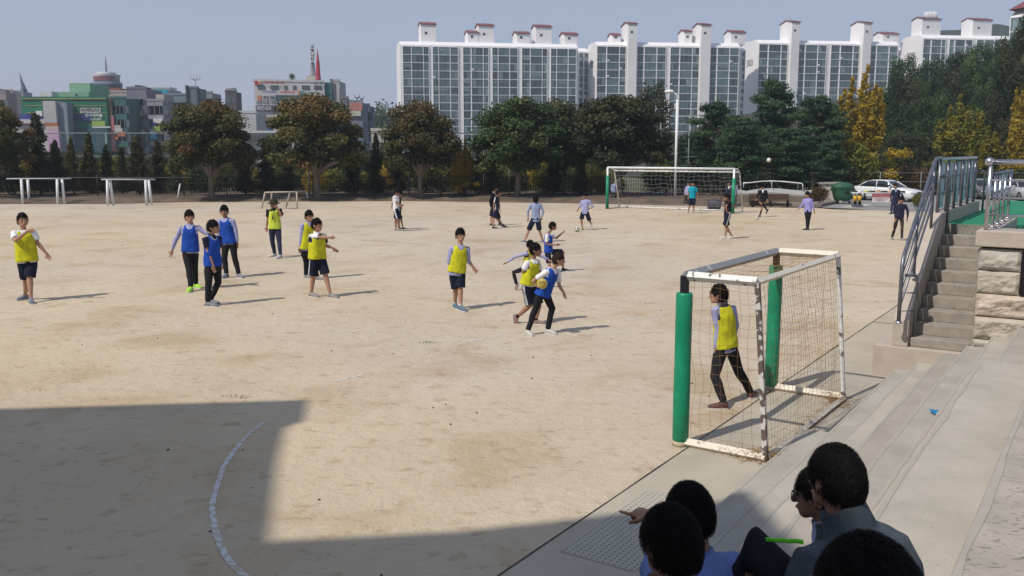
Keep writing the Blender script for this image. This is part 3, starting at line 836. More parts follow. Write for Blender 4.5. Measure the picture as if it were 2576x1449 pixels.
        mm = [CL[top]]; cls = None
        if st.get('hood'):
            m.ball(neck - F * .07 * k + torso_up * .02 * k, (.11 * k, .07 * k, .06 * k), (S, F, torso_up))
        if st.get('armstripe'):
            mm.append(CL['stripe'])
            segs = [(J['sh_' + a], J['el_' + a], J['wr_' + a]) for a in 'rl' if 'el_' + a in J]
            def cls(ce, no, segs=segs):
                out = np.zeros(len(ce))
                for sh, el, wr in segs:
                    for A, B in ((sh, el), (el, wr)):
                        A_, B_ = np.array(A), np.array(B); d = B_ - A_; L2 = d @ d; t = ((ce - A_) @ d) / L2
                        q = ce - A_ - t[:, None] * d; dist = np.linalg.norm(q, axis=1)
                        w = np.array(st['armstripe']); w = w - d * (w @ d) / L2; w /= np.linalg.norm(w)
                        out[(t > -.1) & (t < 1) & (dist < .085 * k) & ((no @ w) > .93)] = 1
                return out
        if st.get('patch'):       # white shoulders over navy sleeves
            mm.append(CL['white'])
            def cls(ce, no):
                x, y, z = loc(ce); return ((z > -.10 * k) & (np.abs(x) < .235 * k) & (no[:, 2] > -.2)).astype(int)
        if st.get('vneck'):
            mm.append(CL[st['vneck']])
            def cls(ce, no):
                x, y, z = loc(ce); return ((y > 0) & (z > -.16 * k) & (np.abs(x) < (.055 * k + .30 * (z + .02 * k)).clip(0, .06))).astype(int)
        put('shirt', remesh(m, 'shirt', vx, mm, 3, st.get('fold', .010) * k, 11 / k, cls, base, st.get('seed', 0) + 1), None, root)
    # ---- bib
    bib = st.get('bib')
    if bib:
        m = MB(); bh = st.get('bibhem', -.04)
        TW = [(bh, .196, .150), (bh + .12, .190, .146), (.35, .180, .138), (.55, .176, .136), (.72, .172, .138), (.80, .164, .134), (.90, .156, .114), (.965, .124, .096), (1.0, .092, .086), (1.012, .07, .07)]
        bf = st.get('bibfat', 1.0)
        tr = [(pel.lerp(neck, t), (a * k * fat * bf, c * k * fat * bf)) for t, a, c in TW]
        m.sweep([p for p, _ in tr], [r for _, r in tr], side=S, n=26, power=2.4)
        trim = CL['trim'] if bib in ('yellow', 'lemon') else CL['stripe']
        inner = CL[top]
        def cls(ce, no):
            x, y, z = loc(ce)
            nr = .060 * k; c = -.0 * k
            d = np.sqrt((x / 1.0) ** 2 + ((z - c) / 1.15) ** 2)
            out = np.zeros(len(ce))
            front = y > 0
            tw = .014 * k if not hi else .010 * k
            out[front & (d < nr + tw)] = 1
            out[front & (d < nr)] = 2
            out[(~front) & (z > -.012 * k)] = 1
            side_n = np.abs(no @ np.array(S))
            out[(np.abs(x) > .105 * k) & (z > -.19 * k) & (side_n > .80)] = 1
            return out
        put('bib', remesh(m, 'bib', vx, [CL[bib], trim, inner], 2, .013 * k, 10 / k, cls, base, st.get('seed', 0) + 4), None, root)
    # ---- bottoms
    bot = st.get('bottom', 'pants'); short = st.get('short', False)
    m = MB()
    PW = [(-.17, .10, .09), (-.10, .165, .120), (0, .172, .126), (.14, .158, .115), (.20, .15, .108)]
    pr_ = [(pel.lerp(neck, t), (a * k * fat, c * k * fat)) for t, a, c in PW]
    m.sweep([p for p, _ in pr_], [r for _, r in pr_], side=S, n=20)
    for s, a in ((1, 'r'), (-1, 'l')):
        if 'kn_' + a not in J: continue
        hp, kn, an = J['hip_' + a], J['kn_' + a], J['an_' + a]
        f2 = (.4 + fat * .6)
        if short:
            m.sweep([hp + U * .03 * k, hp.lerp(kn, .25), hp.lerp(kn, .6), hp.lerp(kn, st.get('slen', .93))], [x * k * f2 for x in (.094, .105, .104, .106)], n=18)
        else:
            wl = st.get('leg', 1.0)
            m.sweep([hp + U * .03 * k, hp.lerp(kn, .25), hp.lerp(kn, .7), kn, kn.lerp(an, .3) - F * .008 * k, kn.lerp(an, .65), kn.lerp(an, .95)], [x * k * f2 * wl for x in (.092, .097, .080, .070, .068, .060, .055)], n=16)
    mm = [CL[bot]]; cls = None
    if st.get('stripe'):
        mm.append(CL['stripe']); nst = st['stripe']
        def cls(ce, no):
            out = np.zeros(len(ce))
            for s, a in ((1, 'r'), (-1, 'l')):
                if 'kn_' + a not in J: continue
                A_, B_ = np.array(J['hip_' + a]), np.array(J['kn_' + a] if short else J['an_' + a]); d = B_ - A_; L2 = d @ d
                t = ((ce - A_) @ d) / L2
                q = ce - A_ - t[:, None] * d
                w = np.array(S) * s; w = w - d * (w @ d) / L2; w /= np.linalg.norm(w)
                v = np.cross(w, d / math.sqrt(L2))
                lat = q @ v; o_ = q @ w
                hit = (t > -.25) & (t < 1.1) & (o_ > .05 * k)
                band = np.zeros(len(ce), bool)
                if nst == 3:
                    for c in (-.022, 0, .022): band |= np.abs(lat - c * k) < .0065 * k
                else: band = np.abs(lat) < .014 * k * nst
                out[hit & band] = 1
            return out
    put('shorts' if short else 'trousers', remesh(m, 'bottoms', .010 if (hi and st.get('stripe') == 3) else vx, mm, 3, .009 * k, 9 / k, cls, base, st.get('seed', 0) + 7), None, root)
    # ---- shoes
    for s, a in ((1, 'r'), (-1, 'l')):
        if 'kn_' + a not in J: continue
        an, fd, fu = J['an_' + a], J['fd_' + a], J['fu_' + a]
        fs = fd.cross(fu).normalized()
        so = an - fu * .085 * k - fd * .045 * k            # heel on the sole plane
        m = MB(); rings = [(-.018, .030, .030, .055), (-.004, .040, .050, .095), (.05, .045, .050, .125), (.09, .047, .043, .110), (.14, .053, .033, .086), (.20, .055, .027, .070), (.250, .046, .021, .055), (.275, .026, .015, .036)]
        n = 14; vs = []
        for (x, w, hc, h) in rings:
            for j in range(n):
                t = 2 * math.pi * j / n
                cz = math.sin(t); z = h * .5 * (1 + cz); z = max(0, z)
                ww = w * (abs(math.cos(t)) ** .6) * (1 if math.cos(t) > 0 else -1) * (1 - .35 * max(0, cz) ** 2)
                vs.append(so + fd * x * k + fs * ww * k + fu * z * k)
        fs_ = []
        for i in range(len(rings) - 1):
            for j in range(n): fs_.append((i * n + j, i * n + (j + 1) % n, (i + 1) * n + (j + 1) % n, (i + 1) * n + j))
        fs_.append(tuple(range(n - 1, -1, -1))); fs_.append(tuple((len(rings) - 1) * n + j for j in range(n)))
        m.add(vs, fs_, 0, True)
        shoe = put('shoe', m, CL[st.get('shoe', 'shoew')], root)
        m = MB(); ol = []
        for x, w in ((-.024, .022), (-.010, .042), (.05, .048), (.10, .049), (.15, .057), (.20, .058), (.250, .048), (.281, .026)): ol.append((x, w))
        lo = [so + fd * x * k + fs * w * k - fu * .004 * k for x, w in ol] + [so + fd * x * k - fs * w * k - fu * .004 * k for x, w in ol[::-1]]
        hi_ = [p + fu * .022 * k for p in lo]
        m.hull(lo, hi_)
        o = put('sole', m, CL['sole'], root); o.parent = shoe
        if st.get('socks'):
            m = MB(); m.sweep([an + (J['kn_' + a] - an) * .0, an + (J['kn_' + a] - an) * .16], [.045 * k, .043 * k], n=12); put('sock', m, CL[st['socks']], root)
    return root

# a pose read off the photograph: (x, y) sight points, each with a depth step towards (-) or away from (+) the viewer
FR = {'L': (0, 800, 2.8986), 'M': (650, 780, 2.8975), 'C': (1650, 720, 2.1306), 'G': (2350, 620, 3.4347), 'R': (2850, 650, 2.8622), 'K': (2600, 950, 1.5256),
      'W': (1540, 730, 6.5875), 'V': (3250, 680, 4.831), 'Q': (2850, 700, 5.152), 'T': (1900, 1050, 4.14), 'F': (1030, 740, 4.672)}
def pose(fr, ty, hy, h, n, p, re, rw, le, lw, rk, lk, rf, lf, ra=None, la=None, rt=None, lt=None, rfy=None, lfy=None, k=None, hp=0, ref=None, lean=0, dy=0, pw=1.0):
    """ty chest yaw (0 faces the viewer, 90 faces right), rf/lf: point of the sole under the ankle for a planted foot, or None with ra/la = raised ankle (x, y, step, (foot dir))."""
    ox, oy, sc_ = FR[fr]
    px = lambda q: ((ox + q[0] / sc_) / 1.59006, (oy + q[1] / sc_) / 1.59006)
    gp = [G(*px(q)) for q in (rf, lf) if q is not None]
    Y = (ref if ref is not None else sum(q.y for q in gp) / len(gp)) + dy
    F = Vector((math.sin(R(ty)), -math.cos(R(ty)), 0)); S = Vector((-math.cos(R(ty)), -math.sin(R(ty)), 0))
    HF = Vector((math.sin(R(hy)), -math.cos(R(hy)), math.tan(R(hp)))).normalized()
    P = lambda q, d=0: at(*px(q), Y + d)
    J = {'F': F, 'S': S, 'hF': HF}
    ln = lean * F.y
    J['head'] = P(h, ln * 1.25); J['neck'] = P(n, ln); J['pel'] = P(p)
    if k is None:
        gz = min(0, 0)
        k = (J['head'].z + .12) / 1.74
    tu = (J['neck'] - J['pel']).normalized()
    for s, a, e, w, tip in ((1, 'r', re, rw, rt), (-1, 'l', le, lw, lt)):
        J['sh_' + a] = J['neck'] + S * s * .170 * k * pw - tu * .055 * k
        if e is None: continue
        sh = J['sh_' + a]
        def chain(src, q, L):
            d0 = P(q, src.y - Y)
            sg = q[2] if len(q) > 2 else 0
            dd = (d0 - src).length
            return at(*px(q), src.y + sg * math.sqrt(max(0, L * L - dd * dd))) if sg else d0
        J['el_' + a] = chain(sh, e, .285 * k); J['wr_' + a] = chain(J['el_' + a], w, .25 * k)
        if tip is not None: J['tip_' + a] = chain(J['wr_' + a], tip, .16 * k)
    for s, a, kn, f, an_, fy in ((1, 'r', rk, rf, ra, rfy), (-1, 'l', lk, lf, la, lfy)):
        hip = J['pel'] + S * s * .088 * k - tu * .01 * k; J['hip_' + a] = hip
        fy = ty if fy is None else fy
        if f is not None:
            g_ = G(*px(f)); an = g_ + Vector((0, 0, .088 * k)); J['fd_' + a] = Vector((math.sin(R(fy)), -math.cos(R(fy)), 0)); J['fu_' + a] = Vector((0, 0, 1))
        else:
            an = P(an_, an_[2]); d = Vector(an_[3]).normalized(); J['fd_' + a] = d
            u_ = Vector((0, 0, 1)); u_ = an_[4] if len(an_) > 4 else (u_ - d * u_.dot(d)); u_ = Vector(u_); J['fu_' + a] = (u_ - d * u_.dot(d)).normalized()
        J['an_' + a] = an
        ky = (hip.y + an.y) / 2; sg = kn[2] if len(kn) > 2 else 0
        q = at(*px(kn), ky)
        L = .40 * k
        dd = (q - hip).length
        if sg: q = at(*px(kn), ky + sg * .06 * k)
        J['kn_' + a] = q
    bz = min(J['an_r'].z, J['an_l'].z) - .088 * k
    J['base'] = Vector((J['pel'].x, (J['an_r'].y + J['an_l'].y) / 2, max(0, 0)))
    return J, k
def person(label, st, group=None, **kw):
    J, k = pose(**kw); st = dict(st); st['k'] = k
    return build_person(J, st, label, 'person', group)
# ============================================================ WHO STANDS WHERE
BALLGAME = 'players of the handball game'
person('boy in yellow bib and black shorts at far left, arm raised across his chest', dict(hi=True, top='white', bib='yellow', bibfat=1.0, bottom='shorts', short=True, shoe='shoen', fat=1.1, seed=1, fringe=.42), BALLGAME,
    fr='L', ty=25, hy=40, h=(262, 238), n=(272, 352), p=(315, 690), re=(180, 470, -1), rw=(320, 358), rt=(425, 338), le=(435, 495), lw=(545, 625), lt=(580, 685), rk=(302, 920), lk=(345, 905), rf=(298, 1150), lf=(362, 1190), rfy=-20, lfy=30)
person('boy in blue bib over lavender shirt with lime green shoes, one arm round his friend', dict(hi=True, top='lav', sleeve='long', collar=True, bib='blue', bottom='pants', shoe='shoeg', seed=2), BALLGAME,
    fr='M', ty=10, hy=30, h=(312, 252), n=(318, 345), p=(322, 640), re=(152, 515), rw=(112, 640), rt=(92, 722), le=(480, 430), lw=(565, 480), rk=(305, 850), lk=(375, 850), rf=(332, 1115), lf=(388, 1075), rfy=0, lfy=50)
person('boy in blue bib over navy short sleeves, front one of three in blue', dict(hi=True, top='navy', collar=True, bib='blue', bottom='pants', shoe='shoen', seed=3, bibhem=-.02), BALLGAME,
    fr='M', ty=55, hy=85, h=(585, 375), n=(570, 470), p=(582, 810), re=(525, 640), rw=(588, 815), rt=(602, 890), le=(650, 650), lw=(672, 780), rk=(535, 1020), lk=(648, 1010), rf=(525, 1290), lf=(560, 1262), rfy=80, lfy=70)
person('boy in blue bib over pale shirt standing behind two others in blue, legs apart', dict(hi=True, top='lav', sleeve='long', bib='blue', bottom='pants', shoe='shoen', seed=4, tan=True), BALLGAME,
    fr='M', ty=-5, hy=10, h=(715, 190), n=(732, 268), p=(772, 545), re=(648, 430), rw=(680, 555), rt=(688, 612), le=(852, 430), lw=(868, 555), lt=(862, 605), rk=(718, 745), lk=(838, 735), rf=(745, 955), lf=(885, 955), rfy=-15, lfy=45)
ref = person('referee in lemon bib and dark bucket hat holding a whistle to his mouth', dict(hi=True, top='black', collar=True, bib='lemon', bottom='navyp', stripe=1, shoe='shoew', hat=True, tan=True, seed=5, hair=False, hand_l='fist'), None,
    fr='F', ty=8, hy=0, h=(305, 352), n=(312, 432), p=(325, 800), re=(190, 640), rw=(170, 785), rt=(176, 865), le=(450, 575, -1), lw=(378, 435, 0), lt=(320, 392), rk=(280, 1070), lk=(410, 1090), rf=(325, 1338), lf=(432, 1368), rfy=-60, lfy=-35)
m = MB(); q = lambda x, y: at((1030 + x / 4.672) / 1.59, (740 + y / 4.672) / 1.59, ref.location.y - .19)
m.sweep([q(258, 430), q(272, 520), q(282, 590), q(290, 590), q(312, 520), q(320, 440)], [.006] * 6, n=6)
m.sweep([q(284, 590), q(282, 640)], [.022, .018], n=8); put('whistle_on_cord', m, CL['black'], ref)
person('boy with glasses in yellow bib and lavender sleeves, half hidden behind the pointing boy', dict(hi=True, top='lav', sleeve='long', collar=True, bib='yellow', bottom='pants', shoe='shoet', glasses=True, seed=6), BALLGAME,
    fr='M', ty=40, hy=45, h=(1700, 245), n=(1690, 320), p=(1668, 610), re=(1608, 480), rw=(1592, 605), rt=(1590, 662), le=(1740, 460), lw=(1755, 560), rk=(1668, 780), lk=(1725, 780), rf=(1665, 965), lf=(1800, 988), rfy=50, lfy=80)
person('boy in yellow bib with navy and white sleeves, pointing right with outstretched arm', dict(hi=True, top='navy', patch=True, collar=True, bib='yellow', bottom='shorts', short=True, stripe=1, shoe='shoet', fat=1.08, seed=7, hand_r='point', hamp=.12), BALLGAME,
    fr='M', ty=38, hy=65, h=(1790, 350), n=(1790, 445), p=(1795, 725), re=(1845, 490), rw=(1942, 490), rt=(2005, 482), le=(1892, 585), lw=(1978, 612), lt=(2015, 640), rk=(1748, 940), lk=(1890, 925), rf=(1725, 1178), lf=(1945, 1190), rfy=60, lfy=65)
person('boy in white T-shirt and black shorts with grey stripe, head bowed, arms folded', dict(top='white', bottom='shorts', short=True, stripe=2, shoe='shoet', tan=True, seed=8), None,
    fr='W', ty=70, hy=80, hp=-30, h=(318, 255), n=(275, 345), p=(300, 700), re=(325, 545), rw=(410, 580), rt=(440, 620), le=(350, 530), lw=(420, 570), rk=(345, 960), lk=(285, 960), rf=(360, 1280), lf=(285, 1275), rfy=80, lfy=75)
person('person in black top standing close behind the boy in white T-shirt', dict(top='black', bottom='shorts', short=True, shoe='shoek', tan=True, seed=9), None,
    fr='W', ty=60, hy=85, hp=-25, h=(378, 290), n=(345, 375), p=(340, 720), re=(360, 560), rw=(430, 640), rt=(440, 680), le=(190, 540), lw=(185, 620), rk=(425, 960), lk=(360, 960), rf=(470, 1235), lf=(375, 1235), rfy=75, lfy=70)
person('boy in black jacket walking right, nearest the fence of a pair', dict(top='black', sleeve='long', bottom='shorts', short=True, shoe='shoek', vneck='white', seed=10), None,
    fr='C', ty=75, hy=80, h=(710, 78), n=(692, 108), p=(688, 240), re=(662, 180), rw=(668, 232), le=(705, 180), lw=(710, 225), rk=(672, 310), lk=(715, 312), rf=(668, 390), lf=(742, 384), rfy=80, lfy=85)
person('boy in navy shirt with pale shoulder stripe walking right, front one of a pair', dict(top='navy', armstripe=(0, -.5, .8), bottom='shorts', short=True, shoe='shoek', tan=True, seed=11), None,
    fr='C', ty=75, hy=80, h=(733, 112), n=(716, 138), p=(712, 262), re=(694, 210), rw=(694, 265), rt=(693, 290), le=(740, 210), lw=(745, 250), rk=(692, 325), lk=(736, 325), rf=(688, 415), lf=(765, 400), rfy=85, lfy=85)
person('boy in pale lavender shirt and black shorts seen from behind, legs apart', dict(top='lav2', sleeve='long', bottom='shorts', short=True, stripe=1, shoe='shoen', seed=12, hem=-.14), None,
    fr='C', ty=180, hy=175, h=(1050, 168), n=(1050, 192), p=(1050, 335), re=(1114, 270), rw=(1100, 318), rt=(1096, 332), le=(984, 270), lw=(985, 325), lt=(983, 350), rk=(1082, 430), lk=(988, 430), rf=(1108, 530), lf=(958, 533), rfy=130, lfy=-110)
person('running boy in blue bib over white T-shirt, one finger raised, knee lifted', dict(hi=True, top='white', armstripe=(.6, -.5, .6), bib='blue', bottom='shorts', short=True, shoe='shoek', tan=True, seed=13, hamp=.14, hand_l='point'), BALLGAME,
    fr='C', ty=70, hy=85, h=(1195, 395), n=(1158, 458), p=(1158, 610), re=(1142, 545), rw=(1222, 552), rt=(1250, 546), le=(1222, 498), lw=(1275, 450), lt=(1300, 426), rk=(1165, 710), lk=(1283, 612), rf=(1180, 800), lf=(1282, 775), rfy=60, lfy=85)
person('boy in yellow bib with lavender sleeve flung back, running behind another yellow bib', dict(hi=True, top='lav', sleeve='long', bib='yellow', bottom='pants', shoe='shoet', seed=14, hamp=.12), BALLGAME,
    fr='C', ty=70, hy=95, h=(1005, 550), n=(990, 608), p=(975, 745), re=(870, 655), rw=(805, 702), rt=(768, 716), le=(1110, 650), lw=(1160, 678), rk=(862, 785), lk=(1030, 850), rf=None, ra=(885, 885, -.05, (-.25, -.1, -.9)), lf=(1030, 935), lfy=85)
person('boy in yellow bib and striped black shorts lunging right behind the ball carrier', dict(hi=True, top='white', bib='yellow', bottom='shorts', short=True, stripe=3, shoe='shoep', socks='sock', seed=15, tan=True, fat=1.12), BALLGAME,
    fr='C', ty=50, hy=75, h=(1050, 598), n=(1025, 678), p=(990, 880), re=(938, 785), rw=(988, 752), rt=(1002, 695), le=(1085, 790), lw=(1110, 850), rk=(1005, 1065), lk=(1078, 1070), rf=None, ra=(888, 1165, .10, (.12, -.1, -1)), lf=(1050, 1228), lfy=80)
bc = person('boy in blue bib and black trousers clutching a yellow ball against his side', dict(hi=True, top='white', bib='blue', bottom='pants', shoe='shoew', seed=16, brown=True, fringe=.2, hand_r='grip', bibhem=-.1), BALLGAME,
    fr='C', ty=45, hy=80, h=(1245, 680), n=(1195, 755), p=(1112, 965), re=(1024, 862, -1), rw=(1040, 878), rt=(1082, 912), le=(1253, 905), lw=(1290, 958), lt=(1308, 1022), rk=(1050, 1090), lk=(1190, 1095), rf=(982, 1318), lf=(1152, 1308), rfy=25, lfy=60)
person('boy in yellow bib and black shorts standing still with arms hanging, looking on', dict(hi=True, top='lav', sleeve='roll', collar=True, bib='yellow', bottom='shorts', short=True, stripe=3, shoe='shoeb', socks='sockw', seed=17, hem=-.16, hand_l='open', fat=1.04), BALLGAME,
    fr='C', ty=15, hy=25, h=(408, 470), n=(405, 558), p=(378, 775), re=(308, 680), rw=(335, 765), rt=(346, 828), le=(476, 685), lw=(518, 742), lt=(560, 795), rk=(368, 925), lk=(408, 925), rf=(362, 1090), lf=(412, 1112), rfy=25, lfy=35)
person('boy in pale lavender shirt dribbling a football with yellow shoes', dict(top='lav', sleeve='roll', collar=True, bottom='shorts', short=True, shoe='shoeo', tan=True, seed=18, hem=-.12), None,
    fr='C', ty=-15, hy=-25, hp=-15, h=(1470, 132), n=(1478, 168), p=(1470, 275), re=(1425, 225), rw=(1412, 250), le=(1538, 228), lw=(1502, 245), rk=(1438, 335), lk=(1508, 345), rf=(1448, 425), lf=None, la=(1524, 372, .15, (0, .1, -1)), rfy=-15)
person('boy in pale shirt and dark trousers standing behind the left end of the far goal', dict(top='lav2', sleeve='long', bottom='pants', seed=19, tan=True), None,
    fr='G', ty=10, hy=20, h=(372, 355), n=(370, 392), p=(358, 500), re=(325, 450), rw=(333, 505), le=(405, 450), lw=(402, 505), rk=(335, 570), lk=(380, 570), rf=(305, 648), lf=(375, 642), rfy=-40, lfy=10)
person('boy in pale lavender shirt and black trousers just behind the boy in turquoise', dict(top='lav', sleeve='long', bottom='pants', shoe='shoew', seed=20), None,
    fr='G', ty=-60, hy=-70, h=(1392, 390), n=(1385, 425), p=(1368, 535), re=(1340, 480), rw=(1335, 530), le=(1385, 480), lw=(1375, 530), rk=(1345, 615), lk=(1372, 615), rf=(1310, 690), lf=(1360, 692), rfy=-80, lfy=-60)
tl = person('goalkeeper in turquoise T-shirt and navy shorts standing in the far goal', dict(top='teal', bottom='shorts', short=True, shoe='shoet', tan=True, seed=21, loose=1.1), None,
    fr='G', ty=3, hy=0, h=(1445, 392), n=(1447, 432), p=(1440, 580), re=(1388, 520), rw=(1385, 580), rt=(1386, 604), le=(1508, 520), lw=(1515, 580), lt=(1518, 604), rk=(1405, 690), lk=(1458, 690), rf=(1385, 796), lf=(1456, 796), rfy=-10, lfy=10)
person('person in dark jacket with white collar beside right post of far goal', dict(top='navy', sleeve='long', vneck='white', bottom='pants', shoe='shoek', tan=True, seed=22), None,
    fr='G', ty=0, hy=0, h=(1940, 388), n=(1940, 432), p=(1930, 570), re=(1890, 510), rw=(1893, 580), le=(1975, 510), lw=(1975, 580), rk=(1915, 655), lk=(1945, 655), rf=(1910, 735), lf=(1945, 738))
person('person in pale blue shirt from behind, mostly hidden by a green goal pad', dict(top='lav2', sleeve='long', bottom='pants', shoe='shoek', seed=23), None,
    fr='Q', ty=180, hy=180, h=(438, 160), n=(438, 205), p=(445, 400), re=(512, 310), rw=(518, 395), le=(375, 310), lw=(385, 395), rk=(478, 520), lk=(440, 520), rf=(480, 660), lf=(440, 655), rfy=170, lfy=190)
person('boy in black T-shirt and striped black shorts walking left before the far goal post', dict(top='black', bottom='shorts', short=True, stripe=1.6, shoe='shoew', tan=True, glasses=True, seed=24, slen=1.0), None,
    fr='G', ty=-70, hy=-75, h=(1915, 582), n=(1935, 628), p=(1925, 790), re=(1985, 690), rw=(2008, 700), le=(1902, 695), lw=(1915, 775), lt=(1940, 800), rk=(1918, 965), lk=(1890, 960), rf=(1888, 1152), lf=(1990, 1150), rfy=-95, lfy=-75)
person('boy in black tracksuit with white arm stripe kicking a football', dict(top='black', sleeve='long', armstripe=(-.9, -.3, .2), vneck='white', bottom='brown', shoe='shoek', tan=True, seed=25, leg=.8), None,
    fr='Q', ty=-15, hy=-30, hp=-20, h=(1028, 240), n=(1040, 300), p=(1035, 520), re=(942, 400), rw=(908, 485), le=(1125, 400), lw=(1128, 500), rk=(1020, 670), lk=(1062, 640), rf=(975, 862), lf=None, la=(1125, 715, .2, (-.35, .1, -.9)), rfy=-35)
person('boy in violet shirt and black trousers standing alone right of the far goal', dict(top='violet', sleeve='long', collar=True, bottom='pants', shoe='shoek', seed=26, fringe=.15, leg=.9), None,
    fr='R', ty=-35, hy=-60, h=(1085, 368), n=(1092, 412), p=(1093, 550), re=(1030, 485), rw=(985, 528), rt=(970, 552), le=(1148, 490), lw=(1165, 552), lt=(1175, 585), rk=(1082, 660), lk=(1102, 660), rf=(1080, 775), lf=(1092, 770), rfy=-80, lfy=-70)
person('person in dark suit jacket standing in front of the white car', dict(top='navy', sleeve='long', vneck='lav2', bottom='navyp', shoe='shoek', tan=True, seed=27, hem=-.3), None,
    fr='V', ty=-20, hy=-40, h=(1600, 305), n=(1612, 372), p=(1595, 590), re=(1525, 470), rw=(1505, 560), le=(1682, 470), lw=(1672, 570), rk=(1530, 700), lk=(1590, 700), rf=(1525, 850), lf=(1570, 845), rfy=-60, lfy=-40)
person('person in navy sweater and dark brown trousers standing with legs apart near the railing', dict(top='navy', sleeve='long', bottom='brown', shoe='shoet', tan=True, seed=28, leg=.85, hem=-.12), None,
    fr='V', ty=-15, hy=-30, hp=-15, h=(1725, 575), n=(1712, 650), p=(1680, 905), re=(1600, 790), rw=(1598, 935), rt=(1606, 1010), le=(1842, 790), lw=(1835, 930), lt=(1820, 1005), rk=(1590, 1120), lk=(1730, 1120), rf=(1535, 1345), lf=(1722, 1368), rfy=-25, lfy=25)
gk = person('goalkeeper in yellow bib over lavender shirt, seen from behind inside the near goal', dict(hi=True, voxel=.011, top='lav', sleeve='long', collar=True, bib='yellow', bottom='pants', shoe='shoec', seed=29, fringe=.1, brown=False, bibhem=0.0), BALLGAME,
    fr='K', ty=-150, hy=-112, h=(420, 350), n=(445, 412), p=(462, 668), re=(525, 540), rw=(505, 630), le=(414, 555), lw=(400, 685), lt=(404, 742), rk=(545, 820), lk=(395, 845), rf=(612, 978), lf=(450, 1045), rfy=-215, lfy=-95)

# ------------------------------------------------------------ balls
def ball(c, r, mats, label, pattern):
    m = MB(); m.ball(c, r, nu=28, nv=18)
    if pattern:
        mi = []
        dirs = [Vector(d).normalized() for d in pattern]
        for f in m.f:
            p = sum((Vector(m.v[i]) for i in f), Vector()) / len(f) - Vector(c); p.normalize()
            mi.append(1 if any(p.dot(d) > .93 for d in dirs) else 0)
        m.m = mi
    return single('ball', m, mats, label, 'ball', None, c)
gp = [(0, 0, 1), (.9, 0, .45), (.28, .85, .45), (-.72, .53, .45), (-.72, -.53, .45), (.28, -.85, .45), (-.9, 0, -.45), (-.28, -.85, -.45), (.72, -.53, -.45), (.72, .53, -.45), (-.28, .85, -.45), (0, 0, -1)]
M_BW = mat('white_ball', (.72, .70, .62), .5, (.6, .58, .5), 30); M_BK = mat('dark_ball_panels', (.06, .035, .03), .5)
M_BY = mat('yellow_ball', (.58, .47, .10), .6, (.42, .33, .07), 22); M_BY2 = mat('ball_print', (.25, .2, .05), .6)
cb = at(*(((1900 + 1113 / 4.14) / 1.59), ((1050 + 347 / 4.14) / 1.59)), bc.location.y - .30)
ball(cb, .099, [M_BY, M_BY2], 'worn yellow handball held at the side of the boy in blue bib', [(.2, -.9, .3), (-.4, -.8, .4)])
c = G((1650 + 1400 / 2.1306) / 1.59, (720 + 440 / 2.1306) / 1.59); ball(c + Vector((0, 0, .11)), .115, [M_BW, M_BK], 'white football with dark patches at the feet of the dribbling boy', gp)
c = G((2850 + 905 / 5.152) / 1.59, (700 + 925 / 5.152) / 1.59); ball(c + Vector((0, 0, .112)), .112, [M_BW, M_BK], 'white and dark football being kicked by the boy in the black tracksuit', gp[:6])
c = at(1934, 402, 48); ball(c, .11, [M_BW, M_BK], 'pale football in mid-air high right of the far goal', None)

# ------------------------------------------------------------ spectators seated on the stand
def seated(label, hpx, y, ty, hy, k, st, lean=.16, knee=(.42, .04), arm='knee', kn_off=.12, hp=-8, lift=0, knl=None):
    F = Vector((math.sin(R(ty)), -math.cos(R(ty)), 0)); S = Vector((-math.cos(R(ty)), -math.sin(R(ty)), 0))
    head = at(*hpx, y)
    J = {'F': F, 'S': S, 'hF': Vector((math.sin(R(hy)), -math.cos(R(hy)), math.tan(R(hp)))).normalized(), 'head': head}
    neck = head - Vector((0, 0, .165 * k)) - F * .06 * k; J['neck'] = neck
    pel = neck - Vector((0, 0, .47 * k)) - F * lean * k; J['pel'] = pel
    for s, a in ((1, 'r'), (-1, 'l')):
        J['sh_' + a] = neck + S * s * .175 * k - Vector((0, 0, .06 * k)) + F * .02
        hip = pel + S * s * .09 * k; J['hip_' + a] = hip
        kn = hip + F * knee[0] * k + S * s * kn_off * k + Vector((0, 0, knee[1] + (lift if a == 'l' else 0))); J['kn_' + a] = kn
        kn0 = kn
        if knl and a == 'l': kn = at(*knl); J['kn_l'] = kn
        J['an_' + a] = kn + F * .06 - Vector((0, 0, .40 * k)); J['fd_' + a] = F; J['fu_' + a] = Vector((0, 0, 1))
        wr = kn0 - F * .10 * k + Vector((0, 0, .12)) - S * s * .06
        el = (J['sh_' + a] + wr) / 2 + S * s * .09 * k - Vector((0, 0, .12 * k))
        J['el_' + a] = el; J['wr_' + a] = wr
    J['base'] = Vector((pel.x, pel.y, pel.z - .12))
    if st.get('point'):
        J['wr_l'] = at(1640, 1300, y + .42)
        J['wr_l'] = at(1640, 1300, y + .42); J['tip_l'] = at(1590, 1283, y + .50); J['el_l'] = J['sh_l'].lerp(J['wr_l'], .5) - Vector((0, 0, .07))
        J['palm_l'] = Vector((.5, -.3, -.8))
    st = dict(st); st['k'] = k
    return build_person(J, st, label, 'person', 'spectators seated on the stand')
HS = dict(hi=True, voxel=.008, sleeve='long', tan=True, hk=1.0, hth=.24, hamp=.035, fold=.016)
seated('spectator with round black hair in blue shirt, front left of the seated group', (1686, 1368), 2.55, -152, -150, .98, dict(HS, top='lav2b', collar=True, strands=9000, seed=31, loose=1.1), lean=.20)
seated('spectator in blue shirt pointing at the field with his left hand', (1734, 1292), 3.22, -150, -150, .98, dict(HS, top='lav2b', collar=True, strands=7000, seed=32, point=True, hand_l='point', loose=1.2), lean=.36)
